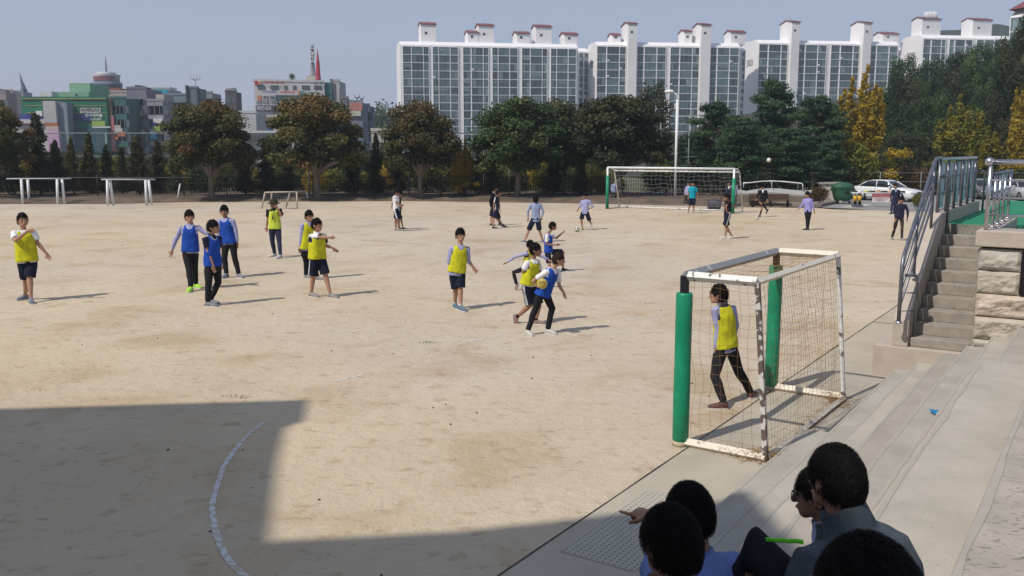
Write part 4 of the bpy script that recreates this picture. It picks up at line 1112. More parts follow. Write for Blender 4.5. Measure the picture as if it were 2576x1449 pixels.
seated('spectator in grey jacket with bushy black hair, the tallest of the seated group', (2102, 1206), 3.0, -140, -152, 1.03, dict(HS, top='grey', high_collar=True, strands=9000, seed=33, loose=1.25, hth=.22), lean=.22, lift=.10,
       knl=(1893, 1372, 3.05))
seated('spectator with glasses whose face shows in profile beyond the grey jacket', (2062, 1242), 3.5, -120, -115, .98, dict(HS, top='grey', vneck='lav', high_collar=True, strands=4000, glasses=True, seed=34), lean=.14)
seated('nearest spectator, mostly his large black-haired head showing at the bottom edge', (2182, 1512), 1.55, -150, -150, 1.0, dict(HS, top='black', strands=12000, seed=35), lean=.25)
m = MB(); a, b = at(1928, 1357, 2.9), at(2020, 1362, 2.75)
pts = [a.lerp(b, i / 8) + Vector((0, 0, .0015 * math.sin(i * 2.2))) for i in range(9)]
m.sweep(pts, [(.0075, .003)] * 9, side=Vector((0, 0, 1)), n=8)
single('lime_band', m, mat('lime_cloth', (.16, .75, .03), .8), 'bright lime green band of a folded bib held in front of the grey jacket', 'band', None, a)
# ============================================================ GOALS AND THINGS ROUND THE FIELD
def peel_material(name, c1, c2, thr=.5, scale=7):
    m = bpy.data.materials.new(name); m.use_nodes = True
    nt = m.node_tree; p = nt.nodes['Principled BSDF']; p.inputs['Roughness'].default_value = .6
    tc = nt.nodes.new('ShaderNodeTexCoord'); n = nt.nodes.new('ShaderNodeTexNoise'); n.inputs['Scale'].default_value = scale; n.inputs['Detail'].default_value = 8; n.inputs['Roughness'].default_value = .65
    nt.links.new(tc.outputs['Object'], n.inputs['Vector'])
    c = nt.nodes.new('ShaderNodeValToRGB'); c.color_ramp.elements[0].position = thr; c.color_ramp.elements[0].color = (*c1, 1)
    c.color_ramp.elements[1].position = thr + .03; c.color_ramp.elements[1].color = (*c2, 1)
    nt.links.new(n.outputs['Fac'], c.inputs[0]); nt.links.new(c.outputs[0], p.inputs['Base Color'])
    b = nt.nodes.new('ShaderNodeBump'); b.inputs['Distance'].default_value = .003; nt.links.new(c.outputs[0], b.inputs['Height']); nt.links.new(b.outputs[0], p.inputs['Normal'])
    return m
M_PEEL = peel_material('peeling_white_paint', (.68, .67, .64), (.16, .13, .12), .56)
M_PEELD = peel_material('badly_peeled_paint', (.12, .085, .075), (.58, .56, .53), .49, 7)
M_PEELB = peel_material('cream_peeling_paint', (.66, .60, .50), (.35, .26, .2), .60, 9)
M_GREY = peel_material('grey_worn_steel', (.24, .24, .25), (.5, .5, .5), .60, 6)
M_PAD = mat('green_pad_vinyl', (.005, .25, .125), .45, (.004, .20, .10), 9, bump=.004, bscale=14, spec=.4)
M_BLK = mat('black_steel', (.015, .015, .02), .5)
M_WPIPE = mat('white_pipe', (.72, .73, .74), .45, (.62, .63, .64), 5)
M_NET = mat('orange_brown_net', (.38, .20, .06), .9, (.27, .15, .055), 9)
M_NETG = mat('old_grey_net', (.34, .35, .35), .9)

def sqbar(a, b, w, mb=None, up=Vector((0, 0, 1))):
    mb = mb or MB(); mb.sweep([a, b], [w / 2 * 1.414] * 2, side=up if abs((b - a).normalized().dot(up)) < .9 else (TN + TT), n=4, smooth=False); return mb
def net_panel(mb, P, nu, nv, r, wob=.03, belly=0.0, seed=0, drop=0.0):
    """P(u, v) corner function given as 4 corners; strands along both directions."""
    a, b, c, d = P   # a-b bottom, d-c top
    nrm = (b - a).cross(d - a).normalized()
    def pt(u, v):
        p = (a * (1 - u) + b * u) * (1 - v) + (d * (1 - u) + c * u) * v
        e = min(1, 6 * min(u, 1 - u, v, 1 - v) + .12)
        q = p * 2.3
        w = Vector((noise.noise(Vector((q.x + seed, q.y, q.z * .8))), noise.noise(Vector((q.x, q.y + seed + 7, q.z))), noise.noise(Vector((q.x + 3, q.y, q.z + seed)))))
        return p + w * wob * e + nrm * belly * math.sin(math.pi * u) * math.sin(math.pi * v) - Vector((0, 0, drop)) * math.sin(math.pi * u) * (1 - v * v if v < 1 else 0)
    SU, SV = max(6, nu * 2), max(6, nv * 2)
    for i in range(nu + 1):
        u = i / nu + (.25 / nu) * noise.noise(Vector((i * 1.7, seed, 0))) * (0 < i < nu)
        mb.sweep([pt(u, j / SV) for j in range(SV + 1)], [r] * (SV + 1), n=3)
    for j in range(nv + 1):
        v = j / nv + (.25 / nv) * noise.noise(Vector((j * 1.3, seed + 5, 0))) * (0 < j < nv)
        mb.sweep([pt(i / SU, v) for i in range(SU + 1)], [r] * (SU + 1), n=3)
    return mb
fa, fb = G(1711, 1119), G(1939, 979); dg = (fb - fa).normalized(); ng = Vector((dg.y, -dg.x, 0)); 
HG = 2.05; D1 = 1.05
ra_, rb_ = fa + ng * D1, fb + ng * D1; DT = ng * (.87 - 1.05)      # the rear posts lean forward
Z = lambda p, z: Vector((p.x, p.y, z))
ngoal = empty('handball_goal', (fa + rb_) / 2, 'peeling white box-framed goal with green padded posts and brown net, nearest the stand', 'goal')
for p in (fa, fb):
    m = MB(); m.sweep([Z(p, .0), Z(p, HG)], [.056] * 2, side=dg + ng, n=4, smooth=False); post = put('post', m, M_BLK, ngoal)
    m = MB(); hh = [.06, .075, .5, .95, .955, 1.4, 1.83, 1.85]
    m.sweep([Z(p, z) for z in hh], [.085, .097, .099, .098, .096, .099, .097, .088], n=18); put('pad', m, M_PAD, ngoal)
    m = MB(); m.sweep([Z(p, .0), Z(p, .06)], [.10, .09], n=14); put('foot', m, mat('yellowish_foam', (.45, .40, .28), .8), ngoal)
put('crossbar', sqbar(Z(fa, HG), Z(fb, HG), .078), M_GREY, ngoal)
for a, b in ((fa, ra_), (fb, rb_)):
    put('top_side_bar', sqbar(Z(a, HG) + ng * .045, Z(b, HG) + DT, .08), M_PEEL if a is fa else M_PEELB, ngoal)
    put('ground_bar', sqbar(Z(a, .045) + ng * .06, Z(b, .045), .085), M_PEELB, ngoal)
    put('rear_post', sqbar(Z(b, .0), Z(b, HG) + DT, .054), M_PEELD if a is fa else M_PEEL, ngoal)
put('rear_top_bar', sqbar(Z(ra_, HG) + dg * .03 + DT, Z(rb_, HG) - dg * .03 + DT, .06), M_PEELB, ngoal)
put('rear_ground_bar', sqbar(Z(ra_, .045) + dg * .03, Z(rb_, .045) - dg * .03, .06), M_PEELB, ngoal)
nm = MB(); W3 = (fb - fa).length
net_panel(nm, (Z(ra_, .03), Z(rb_, .03), Z(rb_, HG) + DT, Z(ra_, HG) + DT), 32, 20, .0018, .05, .06, 1)
net_panel(nm, (Z(fa, .03), Z(ra_, .03), Z(ra_, HG) + DT, Z(fa, HG)), 8, 16, .0018, .07, .04, 2)
net_panel(nm, (Z(fb, .03), Z(rb_, .03), Z(rb_, HG) + DT, Z(fb, HG)), 8, 16, .0018, .07, -.04, 3)
net_panel(nm, (Z(fa, HG), Z(fb, HG), Z(rb_, HG) + DT, Z(ra_, HG) + DT), 26, 9, .0018, .05, .05, 4, 0)
rr = random.Random(11)
for c0, c1, cnt in ((ra_ - ng * .45, ra_ + dg * .05, 70), (ra_ - ng * .1, ra_ + dg * .12, 60), (ra_, rb_, 90), (rb_ - ng * .1, rb_ - dg * .4, 50)):   # loose net heaped along the ground bars
    for i in range(cnt):
        p = c0.lerp(c1, rr.random()) + Vector((rr.gauss(0, .035), rr.gauss(0, .035), .02))
        pts = [p]; d = Vector((rr.uniform(-1, 1), rr.uniform(-1, 1), rr.uniform(-.1, .6))).normalized()
        for _ in range(7):
            d = (d + Vector((rr.gauss(0, .5), rr.gauss(0, .5), rr.gauss(0, .35)))).normalized(); q = pts[-1] + d * .035; q.z = min(max(q.z, .010), .11); pts.append(q)
        nm.sweep(pts, [.0022] * len(pts), n=3)
put('net', nm, M_NET, ngoal)

# far goal
A, B = Vector((5.72, 55.1, 0)), Vector((12.28, 50.93, 0)); dg2 = (B - A).normalized(); n2 = Vector((-dg2.y, dg2.x, 0))
fgoal = empty('football_goal', (A + B) / 2, 'big white football goal with green padded posts at the far side of the field', 'goal')
HZ = 2.47
put('crossbar', tube([Z(A, HZ), Z(B, HZ)], .062, 14), M_WPIPE, fgoal)
A1, B1 = A + n2 * .9, B + n2 * .9; A2, B2 = A + n2 * 1.7, B + n2 * 1.7
for p, p1, p2, hp_ in ((A, A1, A2, 2.0), (B, B1, B2, 1.95)):
    put('post', tube([Z(p, 0), Z(p, HZ)], .06, 14), M_WPIPE, fgoal)
    put('pad', tube([Z(p, .02), Z(p, hp_)], .095, 16), M_PAD, fgoal)
    put('side_frame', tube([Z(p, HZ), Z(p.lerp(p1, .6), HZ - .02), Z(p1, HZ - .2), Z(p1.lerp(p2, .2), HZ - .6), Z(p2, .05)], .038), M_PEEL, fgoal)
    put('ground_bar', tube([Z(p, .04), Z(p2, .04)], .03, 8), M_PEELB, fgoal)
put('rear_top_bar', tube([Z(A1, HZ - .2), Z(B1, HZ - .2)], .045), M_PEEL, fgoal)
put('rear_ground_bar', tube([Z(A2, .05), Z(B2, .05)], .045), M_PEEL, fgoal)
nm = MB()
net_panel(nm, (Z(A2, .05), Z(B2, .05), Z(B1, HZ - .2), Z(A1, HZ - .2)), 26, 9, .006, .10, .1, 5)
net_panel(nm, (Z(A1, HZ - .2), Z(B1, HZ - .2), Z(B, HZ), Z(A, HZ)), 26, 4, .006, .06, 0, 6)
net_panel(nm, (Z(A, .05), Z(A2, .05), Z(A1, HZ - .2), Z(A, HZ)), 6, 9, .006, .08, 0, 7)
net_panel(nm, (Z(B, .05), Z(B2, .05), Z(B1, HZ - .2), Z(B, HZ)), 6, 9, .006, .08, 0, 8)
put('net', nm, M_NETG, fgoal)

# white frames (pull-up bars) at the left edge
z1 = lambda x, y: (x / 3.544, 125.8 + y / 3.544)
z2 = lambda x, y: (503 + x / 3.544, 125.8 + y / 3.544)
def bar_frame(label, legs, bar, yb):
    g0 = G(*z1(*legs[0][1])); r_ = empty('pull_up_frame', g0, label, 'exercise bar', 'white bar frames by the trees')
    for (tp, bt) in legs:
        b_ = G(*z1(*bt)); t_ = at(*z1(*tp), b_.y); put('leg', tube([b_, t_], .085, 12), M_WPIPE, r_)
    y_ = G(*z1(*legs[0][1])).y
    put('bar', tube([at(*z1(*bar[0]), y_ + .1), at(*z1(*bar[1]), y_ + .1)], .045, 10), mat('grey_bar', (.4, .42, .44), .5), r_)
bar_frame('white bar frame on four legs at the far left field edge', [((190, 1150), (205, 1372)), ((247, 1150), (262, 1362)), ((510, 1150), (514, 1374)), ((553, 1150), (575, 1372))], ((60, 1146), (635, 1144)), 0)
bar_frame('white bar frame on four splayed legs, second from the left field edge', [((957, 1158), (961, 1384)), ((980, 1158), (1012, 1382)), ((1298, 1158), (1308, 1384)), ((1326, 1158), (1352, 1374))], ((903, 1152), (1382, 1153)), 0)
b_ = G(*z1(1578, 1350)); single('leaning_post', tube([b_, at(*z1(1606, 1190), b_.y)], .05), M_WPIPE, 'thin pale post leaning to the right in front of the trees at left', 'post', None, b_)
# small goal behind the referee
y0 = G(*z2(550, 1415)).y; P2 = lambda x, y, d=0: at(*z2(x, y), y0 + d)
mg = empty('small_goal', G(*z2(710, 1412)), 'small weathered white goal frame standing behind the referee', 'goal')
M_OLDW = mat('weathered_white', (.50, .44, .38), .7, (.38, .33, .28), 6)
for a, b in (((580, 1268, 0), (550, 1413, 0)), ((862, 1262, 0), (868, 1409, 0)), ((800, 1275, .6), (768, 1403, .9)), ((640, 1266, .6), (632, 1400, .9))):
    put('leg', tube([P2(*a), P2(*b)], .045), M_OLDW, mg)
put('crossbar', tube([P2(580, 1268), P2(862, 1262)], .045), M_OLDW, mg); put('ground_bar', tube([P2(550, 1414), P2(868, 1410)], .035), M_OLDW, mg)
put('rear_bar', tube([P2(640, 1266, .6), P2(800, 1264, .6)], .035), M_OLDW, mg)
nm = MB(); net_panel(nm, (P2(560, 1412, .9), P2(865, 1405, .9), P2(862, 1264, .1), P2(582, 1268, .1)), 16, 7, .006, .08, 0, 21); put('net', nm, M_NETG, mg)
y0 = G(*z2(968, 1345)).y
single('bent_white_pipe', tube([P2(880, 1345), P2(965, 1343), P2(950, 1268)], .04), M_WPIPE, 'bent white pipe lying behind the small goal', 'pipe', None, P2(920, 1343))

# picket fence behind the trees
fence = empty('picket_fence', (-10, 65.5, .2), 'long black metal picket fence behind the field edge trees', 'fence')
xs = np.arange(-62, 17.5, 3.0)
fy = lambda x: 65.2 + .9 * math.sin(x * .05)
for i, x in enumerate(xs):
    put('post', tube([Vector((x, fy(x), .1)), Vector((x, fy(x), 1.85))], .04, 6), M_BLK, fence)
    if i + 1 < len(xs):
        m = MB(); x1 = xs[i + 1]
        for k in range(1, 18):
            t = k / 18; p = Vector((x + (x1 - x) * t, fy(x) + (fy(x1) - fy(x)) * t, 0))
            m.sweep([Z(p, .25), Z(p, 1.78)], [.013] * 2, n=4, smooth=False)
        for z in (.4, 1.6): m.sweep([Vector((x, fy(x), z)), Vector((x1, fy(x1), z))], [.02] * 2, n=4, smooth=False)
        put('picket_panel', m, M_BLK, fence)
M_FG = mat('grey_green_pole', (.22, .27, .27), .6)
tf = empty('tall_net_fence', (-20, 68, .2), 'tall grey pole fence with long horizontal rails behind the left trees', 'fence')
for x in np.arange(-52, 0, 7.4): put('pole', tube([Vector((x, 68, 0)), Vector((x, 68, 4.75))], .05, 8), M_FG, tf)
for z, r_ in ((4.72, .035), (3.05, .03)): put('rail', tube([Vector((-52, 68, z)), Vector((-.2, 68, z))], r_, 8), M_FG, tf)
nm = MB(); 
for x in np.arange(-52, -.2, .9): nm.sweep([Vector((x, 68, .3)), Vector((x, 68, 4.7))], [.006] * 2, n=3)
for z in np.arange(.5, 4.7, .6): nm.sweep([Vector((-52, 68, z)), Vector((-.2, 68, z))], [.006] * 2, n=3)
put('mesh', nm, M_FG, tf)
tf = empty('tall_net_fence', (12, 68, .2), 'taller pole fence section beside the white street lamp', 'fence')
for x in (10.9, 13.0, 15.4): put('pole', tube([Vector((x, 68, 0)), Vector((x, 68, 6.05))], .05, 8), M_FG, tf)
for z in (6.0, 3.0): put('rail', tube([Vector((10.9, 68, z)), Vector((15.4, 68, z))], .03, 8), M_FG, tf)

# white street lamp
yl = 62.0
lp = empty('street_lamp', at(1701, 505, yl), 'white street lamp with one curved arm behind the far goal', 'street lamp')
b_ = at(1698, 500, yl); b_.z = 0
put('pole', tube([b_, at(1704, 250, yl)], .085, 12), M_WPIPE, lp)
put('arm', tube([at(1704, 252, yl), at(1704, 240, yl), at(1701, 236, yl), at(1688, 231, yl)], .055, 10), M_WPIPE, lp)
m = MB(); m.ball(at(1684, 230, yl), (.34, .22, .13)); put('lamp_head', m, mat('pale_lamp_shell', (.8, .82, .8), .3), lp)
m = MB(); m.box((0, 0, 0), (.1, .1, .45)); 
lf = at(1694, 272, yl); put('bracket', tube([lf, lf + Vector((.12, 0, .0)), at(1698, 259, yl)], .03, 6), M_WPIPE, lp)

# wash basin with curved pipe, bench, ledge
q_ = lambda x, y: ((2850 + x / 5.152) / 1.59, (700 + y / 5.152) / 1.59)
yb = 58.2
wb = empty('wash_basin', at(*q_(1300, 600), yb), 'long curved concrete wash basin with a white pipe arched over it', 'wash basin')
wb.location.z = 0
pts = [at(*q_(x, y), yb + .25) for x, y in ((520, 300), (700, 320), (850, 292), (1000, 270), (1250, 262), (1450, 278), (1650, 300), (1850, 312), (2050, 308))]
pts2 = [at(*q_(x, y), yb - .35) for x, y in ((520, 372), (700, 375), (850, 360), (1000, 350), (1250, 352), (1450, 372), (1650, 395), (1850, 402), (1990, 400))]
m = MB()
for i in range(8):
    a, b, c, d = pts[i], pts[i + 1], pts2[i + 1], pts2[i]
    m.hull([a, d, d - Vector((0, 0, .10)), a - Vector((0, 0, .12))], [b, c, c - Vector((0, 0, .10)), b - Vector((0, 0, .12))])
put('basin_slab', m, mat('basin_concrete', (.36, .36, .34), .85, (.30, .30, .28), 3), wb)
m = MB()
for i in range(8):
    a, b = pts2[i].copy(), pts2[i + 1].copy(); a.z -= .11; b.z -= .11
    m.hull([a, a + Vector((0, .5, 0)), Z(a + Vector((0, .5, 0)), 0), Z(a, 0)], [b, b + Vector((0, .5, 0)), Z(b + Vector((0, .5, 0)), 0), Z(b, 0)])
put('basin_wall', m, mat('brownish_concrete', (.22, .18, .14), .9, (.17, .14, .11), 3), wb)
pp = [at(*q_(x, y), yb) for x, y in ((630, 158), (750, 158), (1000, 128), (1200, 118), (1450, 130), (1650, 150), (1830, 168), (1858, 185), (1858, 300))]
put('pipe', tube(pp, .04), M_WPIPE, wb)
for x, y in ((1220, 122), (640, 160)): put('pipe_stand', tube([at(*q_(x, y), yb), at(*q_(x, 265), yb)], .03, 8), mat('grey_bar', (.4, .4, .4)), wb)
a, b = at(*q_(0, 600), 57.2), at(*q_(2200, 590), 57.2)
m = MB(); m.hull([Z(a, 0), Z(a, .22), Z(a, .22) + Vector((0, 1.6, 0)), Z(a, 0) + Vector((0, 1.6, 0))], [Z(b, 0), Z(b, .22), Z(b, .22) + Vector((0, 1.6, 0)), Z(b, 0) + Vector((0, 1.6, 0))]); put('ledge', m, mat('ledge_concrete', (.33, .29, .24), .9, (.26, .22, .18), 3), wb)
bn = empty('bench', at(*q_(1180, 640), 56.7), 'low dark brown wooden bench in front of the wash basin', 'bench'); bn.location.z = 0
a, b = at(*q_(770, 500), 56.7), at(*q_(1600, 500), 56.7)
m = MB(); m.box((a.x, 56.5, .42), (b.x, 56.95, .47)); put('seat', m, mat('brown_wood', (.10, .06, .045), .7), bn)
m = MB(); m.box((a.x, 56.97, .47), (b.x, 57.01, .80)); put('backrest', m, mat('brown_wood'  , (.1, .06, .045)), bn)
for x in (a.x + .1, (a.x + b.x) / 2, b.x - .16):
    m = MB(); m.box((x, 56.53, 0), (x + .06, 56.93, .418)); put('leg', m, M_BLK, bn)
def roller(x, y, label, s=1, col=(.10, .10, .11)):
    r_ = empty('field_roller', (x, y, 0), label, 'field roller')
    m = MB(); m.sweep([Vector((x - .35 * s, y, .33 * s)), Vector((x + .35 * s, y, .33 * s))], [.32 * s] * 2, side=Vector((0, 0, 1)), n=20, smooth=False); put('drum', m, mat('roller_steel_%d' % (s * 10), col, .6), r_)
    m = MB(); m.sweep([Vector((x + .42 * s, y, .3)), Vector((x + .42 * s, y + .1, 1.25)), Vector((x + .1, y + .12, 1.3))], [.03] * 3, n=6); put('handle', m, mat('rusty_bar', (.10, .08, .06), .7), r_)
    m = MB(); m.box((x - .5 * s, y - .06, .0), (x + .62 * s, y + .06, .05)); put('base', m, M_BLK, r_)
p = G(*((2350 + 1735 / 3.4347) / 1.59, (620 + 755 / 3.4347) / 1.59)); roller(p.x, p.y, 'grey steel field roller with upright handle inside the right end of the far goal')
p = G(*q_(840, 655)); roller(p.x, p.y, 'small rusty roller beside the brown bench', .7, (.08, .06, .05))

# gate corner: pillar, bin, barrier, car
v_ = lambda x, y: ((3250 + x / 4.831) / 1.59, (680 + y / 4.831) / 1.59)
p = G(*v_(365, 612)); k_ = p.y / 2300 * 1.0
m = MB(); w = .78
m.hull([Vector((p.x - .62, p.y - .3, 0)), Vector((p.x + .62, p.y - .3, 0)), Vector((p.x + .62, p.y + .5, 0)), Vector((p.x - .62, p.y + .5, 0))],
       [Vector((p.x - .82, p.y - .3, 1.22)), Vector((p.x + .74, p.y - .3, 1.22)), Vector((p.x + .74, p.y + .5, 1.22)), Vector((p.x - .82, p.y + .5, 1.22))])
gp_ = empty('gate_pillar', (p.x, p.y, 0), 'peeling cream painted concrete pillar beside the green bin', 'pillar')
put('pillar', m, peel_material('flaking_cream_paint', (.52, .47, .39), (.16, .13, .09), .60, 1.6), gp_)
m = MB(); m.box((p.x - .95, p.y - .4, 1.222), (p.x + .85, p.y + .6, 1.33)); put('cap', m, M_CONC2, gp_)
p = G(*v_(610, 655)); bx, by = p.x, p.y
bi = empty('wheeled_bin', (bx, by, 0), 'large green wheeled refuse bin beside the cream pillar', 'bin')
M_BIN = mat('green_plastic', (.035, .12, .06), .5, (.028, .10, .05), 4)
m = MB(); m.sweep([Vector((bx, by + .4, z)) for z in (.22, .26, .6, 1.05, 1.1)], [(.40, .36), (.48, .42), (.58, .48), (.68, .52), (.73, .56)], side=Vector((1, 0, 0)), n=28, power=4); put('body', m, M_BIN, bi)
m = MB(); m.ball(Vector((bx, by + .4, 1.10)), (.72, .56, .32), nu=24, nv=12); put('lid', m, mat('dark_green_plastic', (.03, .10, .055), .5), bi)
for s in (-1, 1):
    m = MB(); m.sweep([Vector((bx + s * .38 - .04, by + .1, .11)), Vector((bx + s * .38 + .04, by + .1, .11))], [.11, .11], side=Vector((0, 0, 1)), n=14); put('wheel', m, M_BLK, bi)
    m = MB(); m.box((bx + s * .74 - .07, by + .3, .85), (bx + s * .74 + .07, by + .45, 1.0)); put('handle', m, M_BIN, bi)
m = MB(); m.ball(Vector((bx + .1, by - .12, .82)), (.14, .03, .16)); put('emblem', m, mat('dark_print', (.01, .03, .02), .6), bi)
ybr = G(*v_(870, 715)).y
bz = lambda x, y: at(*v_(x, y), ybr)
br = empty('parking_barrier', G(*v_(870, 715)), 'striped boom barrier with yellow and black posts in front of the white car', 'barrier')
M_YP = mat('yellow_paint', (.62, .36, .02), .5)
for x in (825, 912):
    b_ = bz(x, 700); t_ = bz(x, 465)
    put('post', tube([Z(b_, .1), t_], .09, 10), M_BLK, br)
    put('band', tube([Z(t_, b_.z + (t_.z - b_.z) * .42), Z(t_, b_.z + (t_.z - b_.z) * .88)], .115, 12), M_YP, br)
a = bz(775, 690); b = bz(955, 690)
m = MB(); m.box((a.x, ybr - .2, .0), (b.x, ybr + .25, .16)); put('base', m, mat('grey_rubber', (.12, .12, .12), .8), br)
a, b = bz(748, 432), bz(1790, 436)
put('boom', tube([a, b], .05, 10), M_WPIPE, br)
a2, b2 = bz(748, 412), bz(1790, 416); cols = [M_BLK, M_WPIPE, mat('yellow_boom', (.6, .5, .1), .5), M_BLK, mat('peach_boom', (.62, .38, .2), .5), M_BLK, mat('peach_boom', (.6, .4, .2)), M_WPIPE, M_BLK]
for i in range(9): put('stripe', tube([a2.lerp(b2, i / 9 + .002), a2.lerp(b2, (i + 1) / 9 - .002)], .055, 10), cols[i], br)
sg = empty('no_entry_sign', bz(1315, 620), 'white notice board under a red band hanging from the boom barrier', 'sign')
a, b = bz(1142, 515), bz(1497, 452); m = MB(); m.box((a.x, ybr - .10, a.z), (b.x, ybr - .07, b.z)); put('red_band', m, mat('red_band', (.30, .02, .02), .6), sg)
lettering(sg, '외부차량출입금지', Vector(((a.x + b.x) / 2, ybr - .105, (a.z + b.z) / 2)), (1, 0, 0), (0, 0, 1), .27, mat('pink_lettering', (.62, .3, .3), .6), width=(b.x - a.x) * .9)
a, b = bz(1142, 620), bz(1482, 520); m = MB(); m.box((a.x, ybr - .10, a.z), (b.x, ybr - .07, b.z)); put('board', m, mat('white_board', (.75, .70, .70), .6), sg)
for i, (zt, tx) in enumerate(((.78, '학생 안전을 위하여 차량의'), (.5, '출입을 금지합니다'), (.22, '학교장'))):
    lettering(sg, tx, Vector(((a.x + b.x) / 2, ybr - .105, a.z + (b.z - a.z) * zt)), (1, 0, 0), (0, 0, 1), .12, mat('pink_lettering', (.6, .3, .3)), width=(b.x - a.x) * (.86, .7, .4)[i])
for x0, y0_, x1, y1_ in ((165, 715, 500, 645), (20, 700, 165, 660)):
    a, b = G(*v_(x0, y0_)), G(*v_(x1, y1_)); dd = (b - a).normalized(); nn = Vector((-dd.y, dd.x, 0))
    m = MB(); m.hull([a, a + nn * .35, a + nn * .35 + Vector((0, 0, .2)), a + Vector((0, 0, .2))], [b, b + nn * .35, b + nn * .35 + Vector((0, 0, .2)), b + Vector((0, 0, .2))])
    single('kerb_stone', m, mat('old_kerb', (.20, .17, .145), .9), ('long dark kerb stone at the edge of the car park' if x0 > 100 else 'short kerb stone left of the long one by the car park'), 'kerb', None, a)

# ---- car
M_CARW = mat('white_car_paint', (.66, .67, .68), .25, (.63, .64, .65), 2, spec=.6)
M_CGL = mat('car_glass', (.02, .025, .03), .08, spec=.8)
M_TYRE = mat('tyre_rubber', (.02, .02, .02), .85); M_RIM = mat('alloy_rim', (.4, .41, .42), .35, metal=.8)
def car(loc, yaw, label, paint):
    """x forward, y left, z up; saloon 4.7 x 1.8 x 1.42"""
    root = empty('parked_car', loc, label, 'car')
    M = Matrix.Translation(Vector(loc)) @ Matrix.Rotation(yaw, 4, 'Z')
    def T(m): m.v = [tuple(M @ Vector(v)) for v in m.v]; return m
    def loft(secs, mi=0, m=None, closed=True):
        m = m or MB(); n = len(secs[0]); vs = [p for s in secs for p in s]
        fs = [(i * n + j, i * n + (j + 1) % n, (i + 1) * n + (j + 1) % n, (i + 1) * n + j) for i in range(len(secs) - 1) for j in range(n)]
        fs += [tuple(range(n - 1, -1, -1)), tuple((len(secs) - 1) * n + j for j in range(n))]
        return m.add(vs, fs, mi, True)
    def sec(x, w, zb, zt, zs):   # body section: half width, bottom, top, shoulder height
        return [(x, -w * .92, zb), (x, -w, zb + .15), (x, -w, zs), (x, -w * .90, zt), (x, -w * .4, zt + .03), (x, w * .4, zt + .03), (x, w * .90, zt), (x, w, zs), (x, w, zb + .15), (x, w * .92, zb)]
    S_ = [sec(2.36, .55, .32, .58, .50), sec(2.30, .74, .24, .66, .56), sec(2.05, .85, .2, .76, .64), sec(1.4, .89, .19, .86, .72), sec(.85, .90, .19, .93, .78), sec(0, .90, .19, .95, .80), sec(-1.2, .90, .19, .96, .82), sec(-1.7, .89, .2, .98, .82), sec(-2.15, .84, .24, .95, .76), sec(-2.33, .72, .3, .86, .62)]
    put('body', T(loft(S_)), paint, root)
    def cab(x, w, z): return [(x, -w, .9), (x, -w, .92), (x, -w, .92), (x, w, .92), (x, w, .9)]
    def ring(x, wb, wt, z): return [(x, -wb, .90), (x, -wt, z), (x, -wt * .5, z + .025), (x, wt * .5, z + .025), (x, wt, z), (x, wb, .90)]
    put('glasshouse', T(loft([ring(1.02, .80, .78, .91), ring(.35, .80, .62, 1.32), ring(.2, .80, .60, 1.37), ring(-.9, .80, .60, 1.38), ring(-1.15, .80, .62, 1.33), ring(-1.85, .78, .76, .97)])), M_CGL, root)
    put('roof', T(loft([[(x, -.64, z), (x, -.5, z + .045), (x, 0, z + .055), (x, .5, z + .045), (x, .64, z)] for x, z in ((.32, 1.33), (.1, 1.385), (-.8, 1.39), (-1.15, 1.335))])), paint, root)
    for s in (-1, 1):
        for a, b in (((1.0, .81, .92), (.32, .64, 1.35)), ((-1.12, .64, 1.35), (-1.85, .79, .95)), ((-.38, .80, .93), (-.42, .64, 1.37))):
            m = MB(); m.sweep([Vector((a[0], s * a[1], a[2])), Vector((b[0], s * b[1], b[2]))], [.035, .035], n=6); put('pillar', T(m), paint, root)
        m = MB(); m.ball((.72, s * .98, .98), (.07, .12, .08)); put('mirror', T(m), paint, root)
        m = MB(); m.ball((2.20, s * .66, .60), (.14, .17, .085)); put('headlight', T(m), mat('lamp_glass', (.5, .52, .55), .1, spec=.8), root)
        m = MB(); m.box((-.40, s * .905 - .004, .35), (-.385, s * .905 + .004, .9)); put('door_gap', T(m), M_BLK, root)
        m = MB(); m.box((-.25, s * .915 - .015, .72), (-.05, s * .915 + .015, .75)); put('door_handle', T(m), M_RIM, root)
        for x in (1.42, -1.38):
            m = MB(); m.sweep([Vector((x, s * .70, .31)), Vector((x, s * .915, .31))], [.32, .32], side=Vector((1, 0, 0)), n=24); w = put('wheel', T(m), M_TYRE, root)
            m = MB(); m.sweep([Vector((x, s * .90, .31)), Vector((x, s * .925, .31))], [.20, .18], side=Vector((1, 0, 0)), n=20); o = put('rim', T(m), M_RIM, root); o.parent = w
    m = MB(); m.ball((2.33, 0, .60), (.06, .36, .09)); put('grille', T(m), mat('dark_grille', (.05, .05, .05), .4), root)
    m = MB(); m.box((2.33, -.26, .38), (2.41, .26, .50)); put('number_plate', T(m), mat('green_plate', (.05, .14, .10), .5), root)
    m = MB(); m.box((2.28, -.62, .24), (2.36, .62, .33)); put('bumper_intake', T(m), M_BLK, root)
    return root
cc = G(2246, 507)
car((cc.x + .1, cc.y + 1.3, .012), R(-52), 'white saloon car parked behind the boom barrier, three-quarter front view', M_CARW)
cc = G(2480, 502); car((cc.x + .6, cc.y + 1.6, .012), R(-100), 'dark grey car seen through the gap between the two platform railings', mat('dark_car_paint', (.12, .13, .14), .3, spec=.6))
cc = G(2560, 505); car((cc.x + 1.0, cc.y + 1.2, .012), R(-95), 'pale silver car behind the shiny platform railing at the right edge', mat('silver_car_paint', (.45, .46, .47), .3, spec=.6))
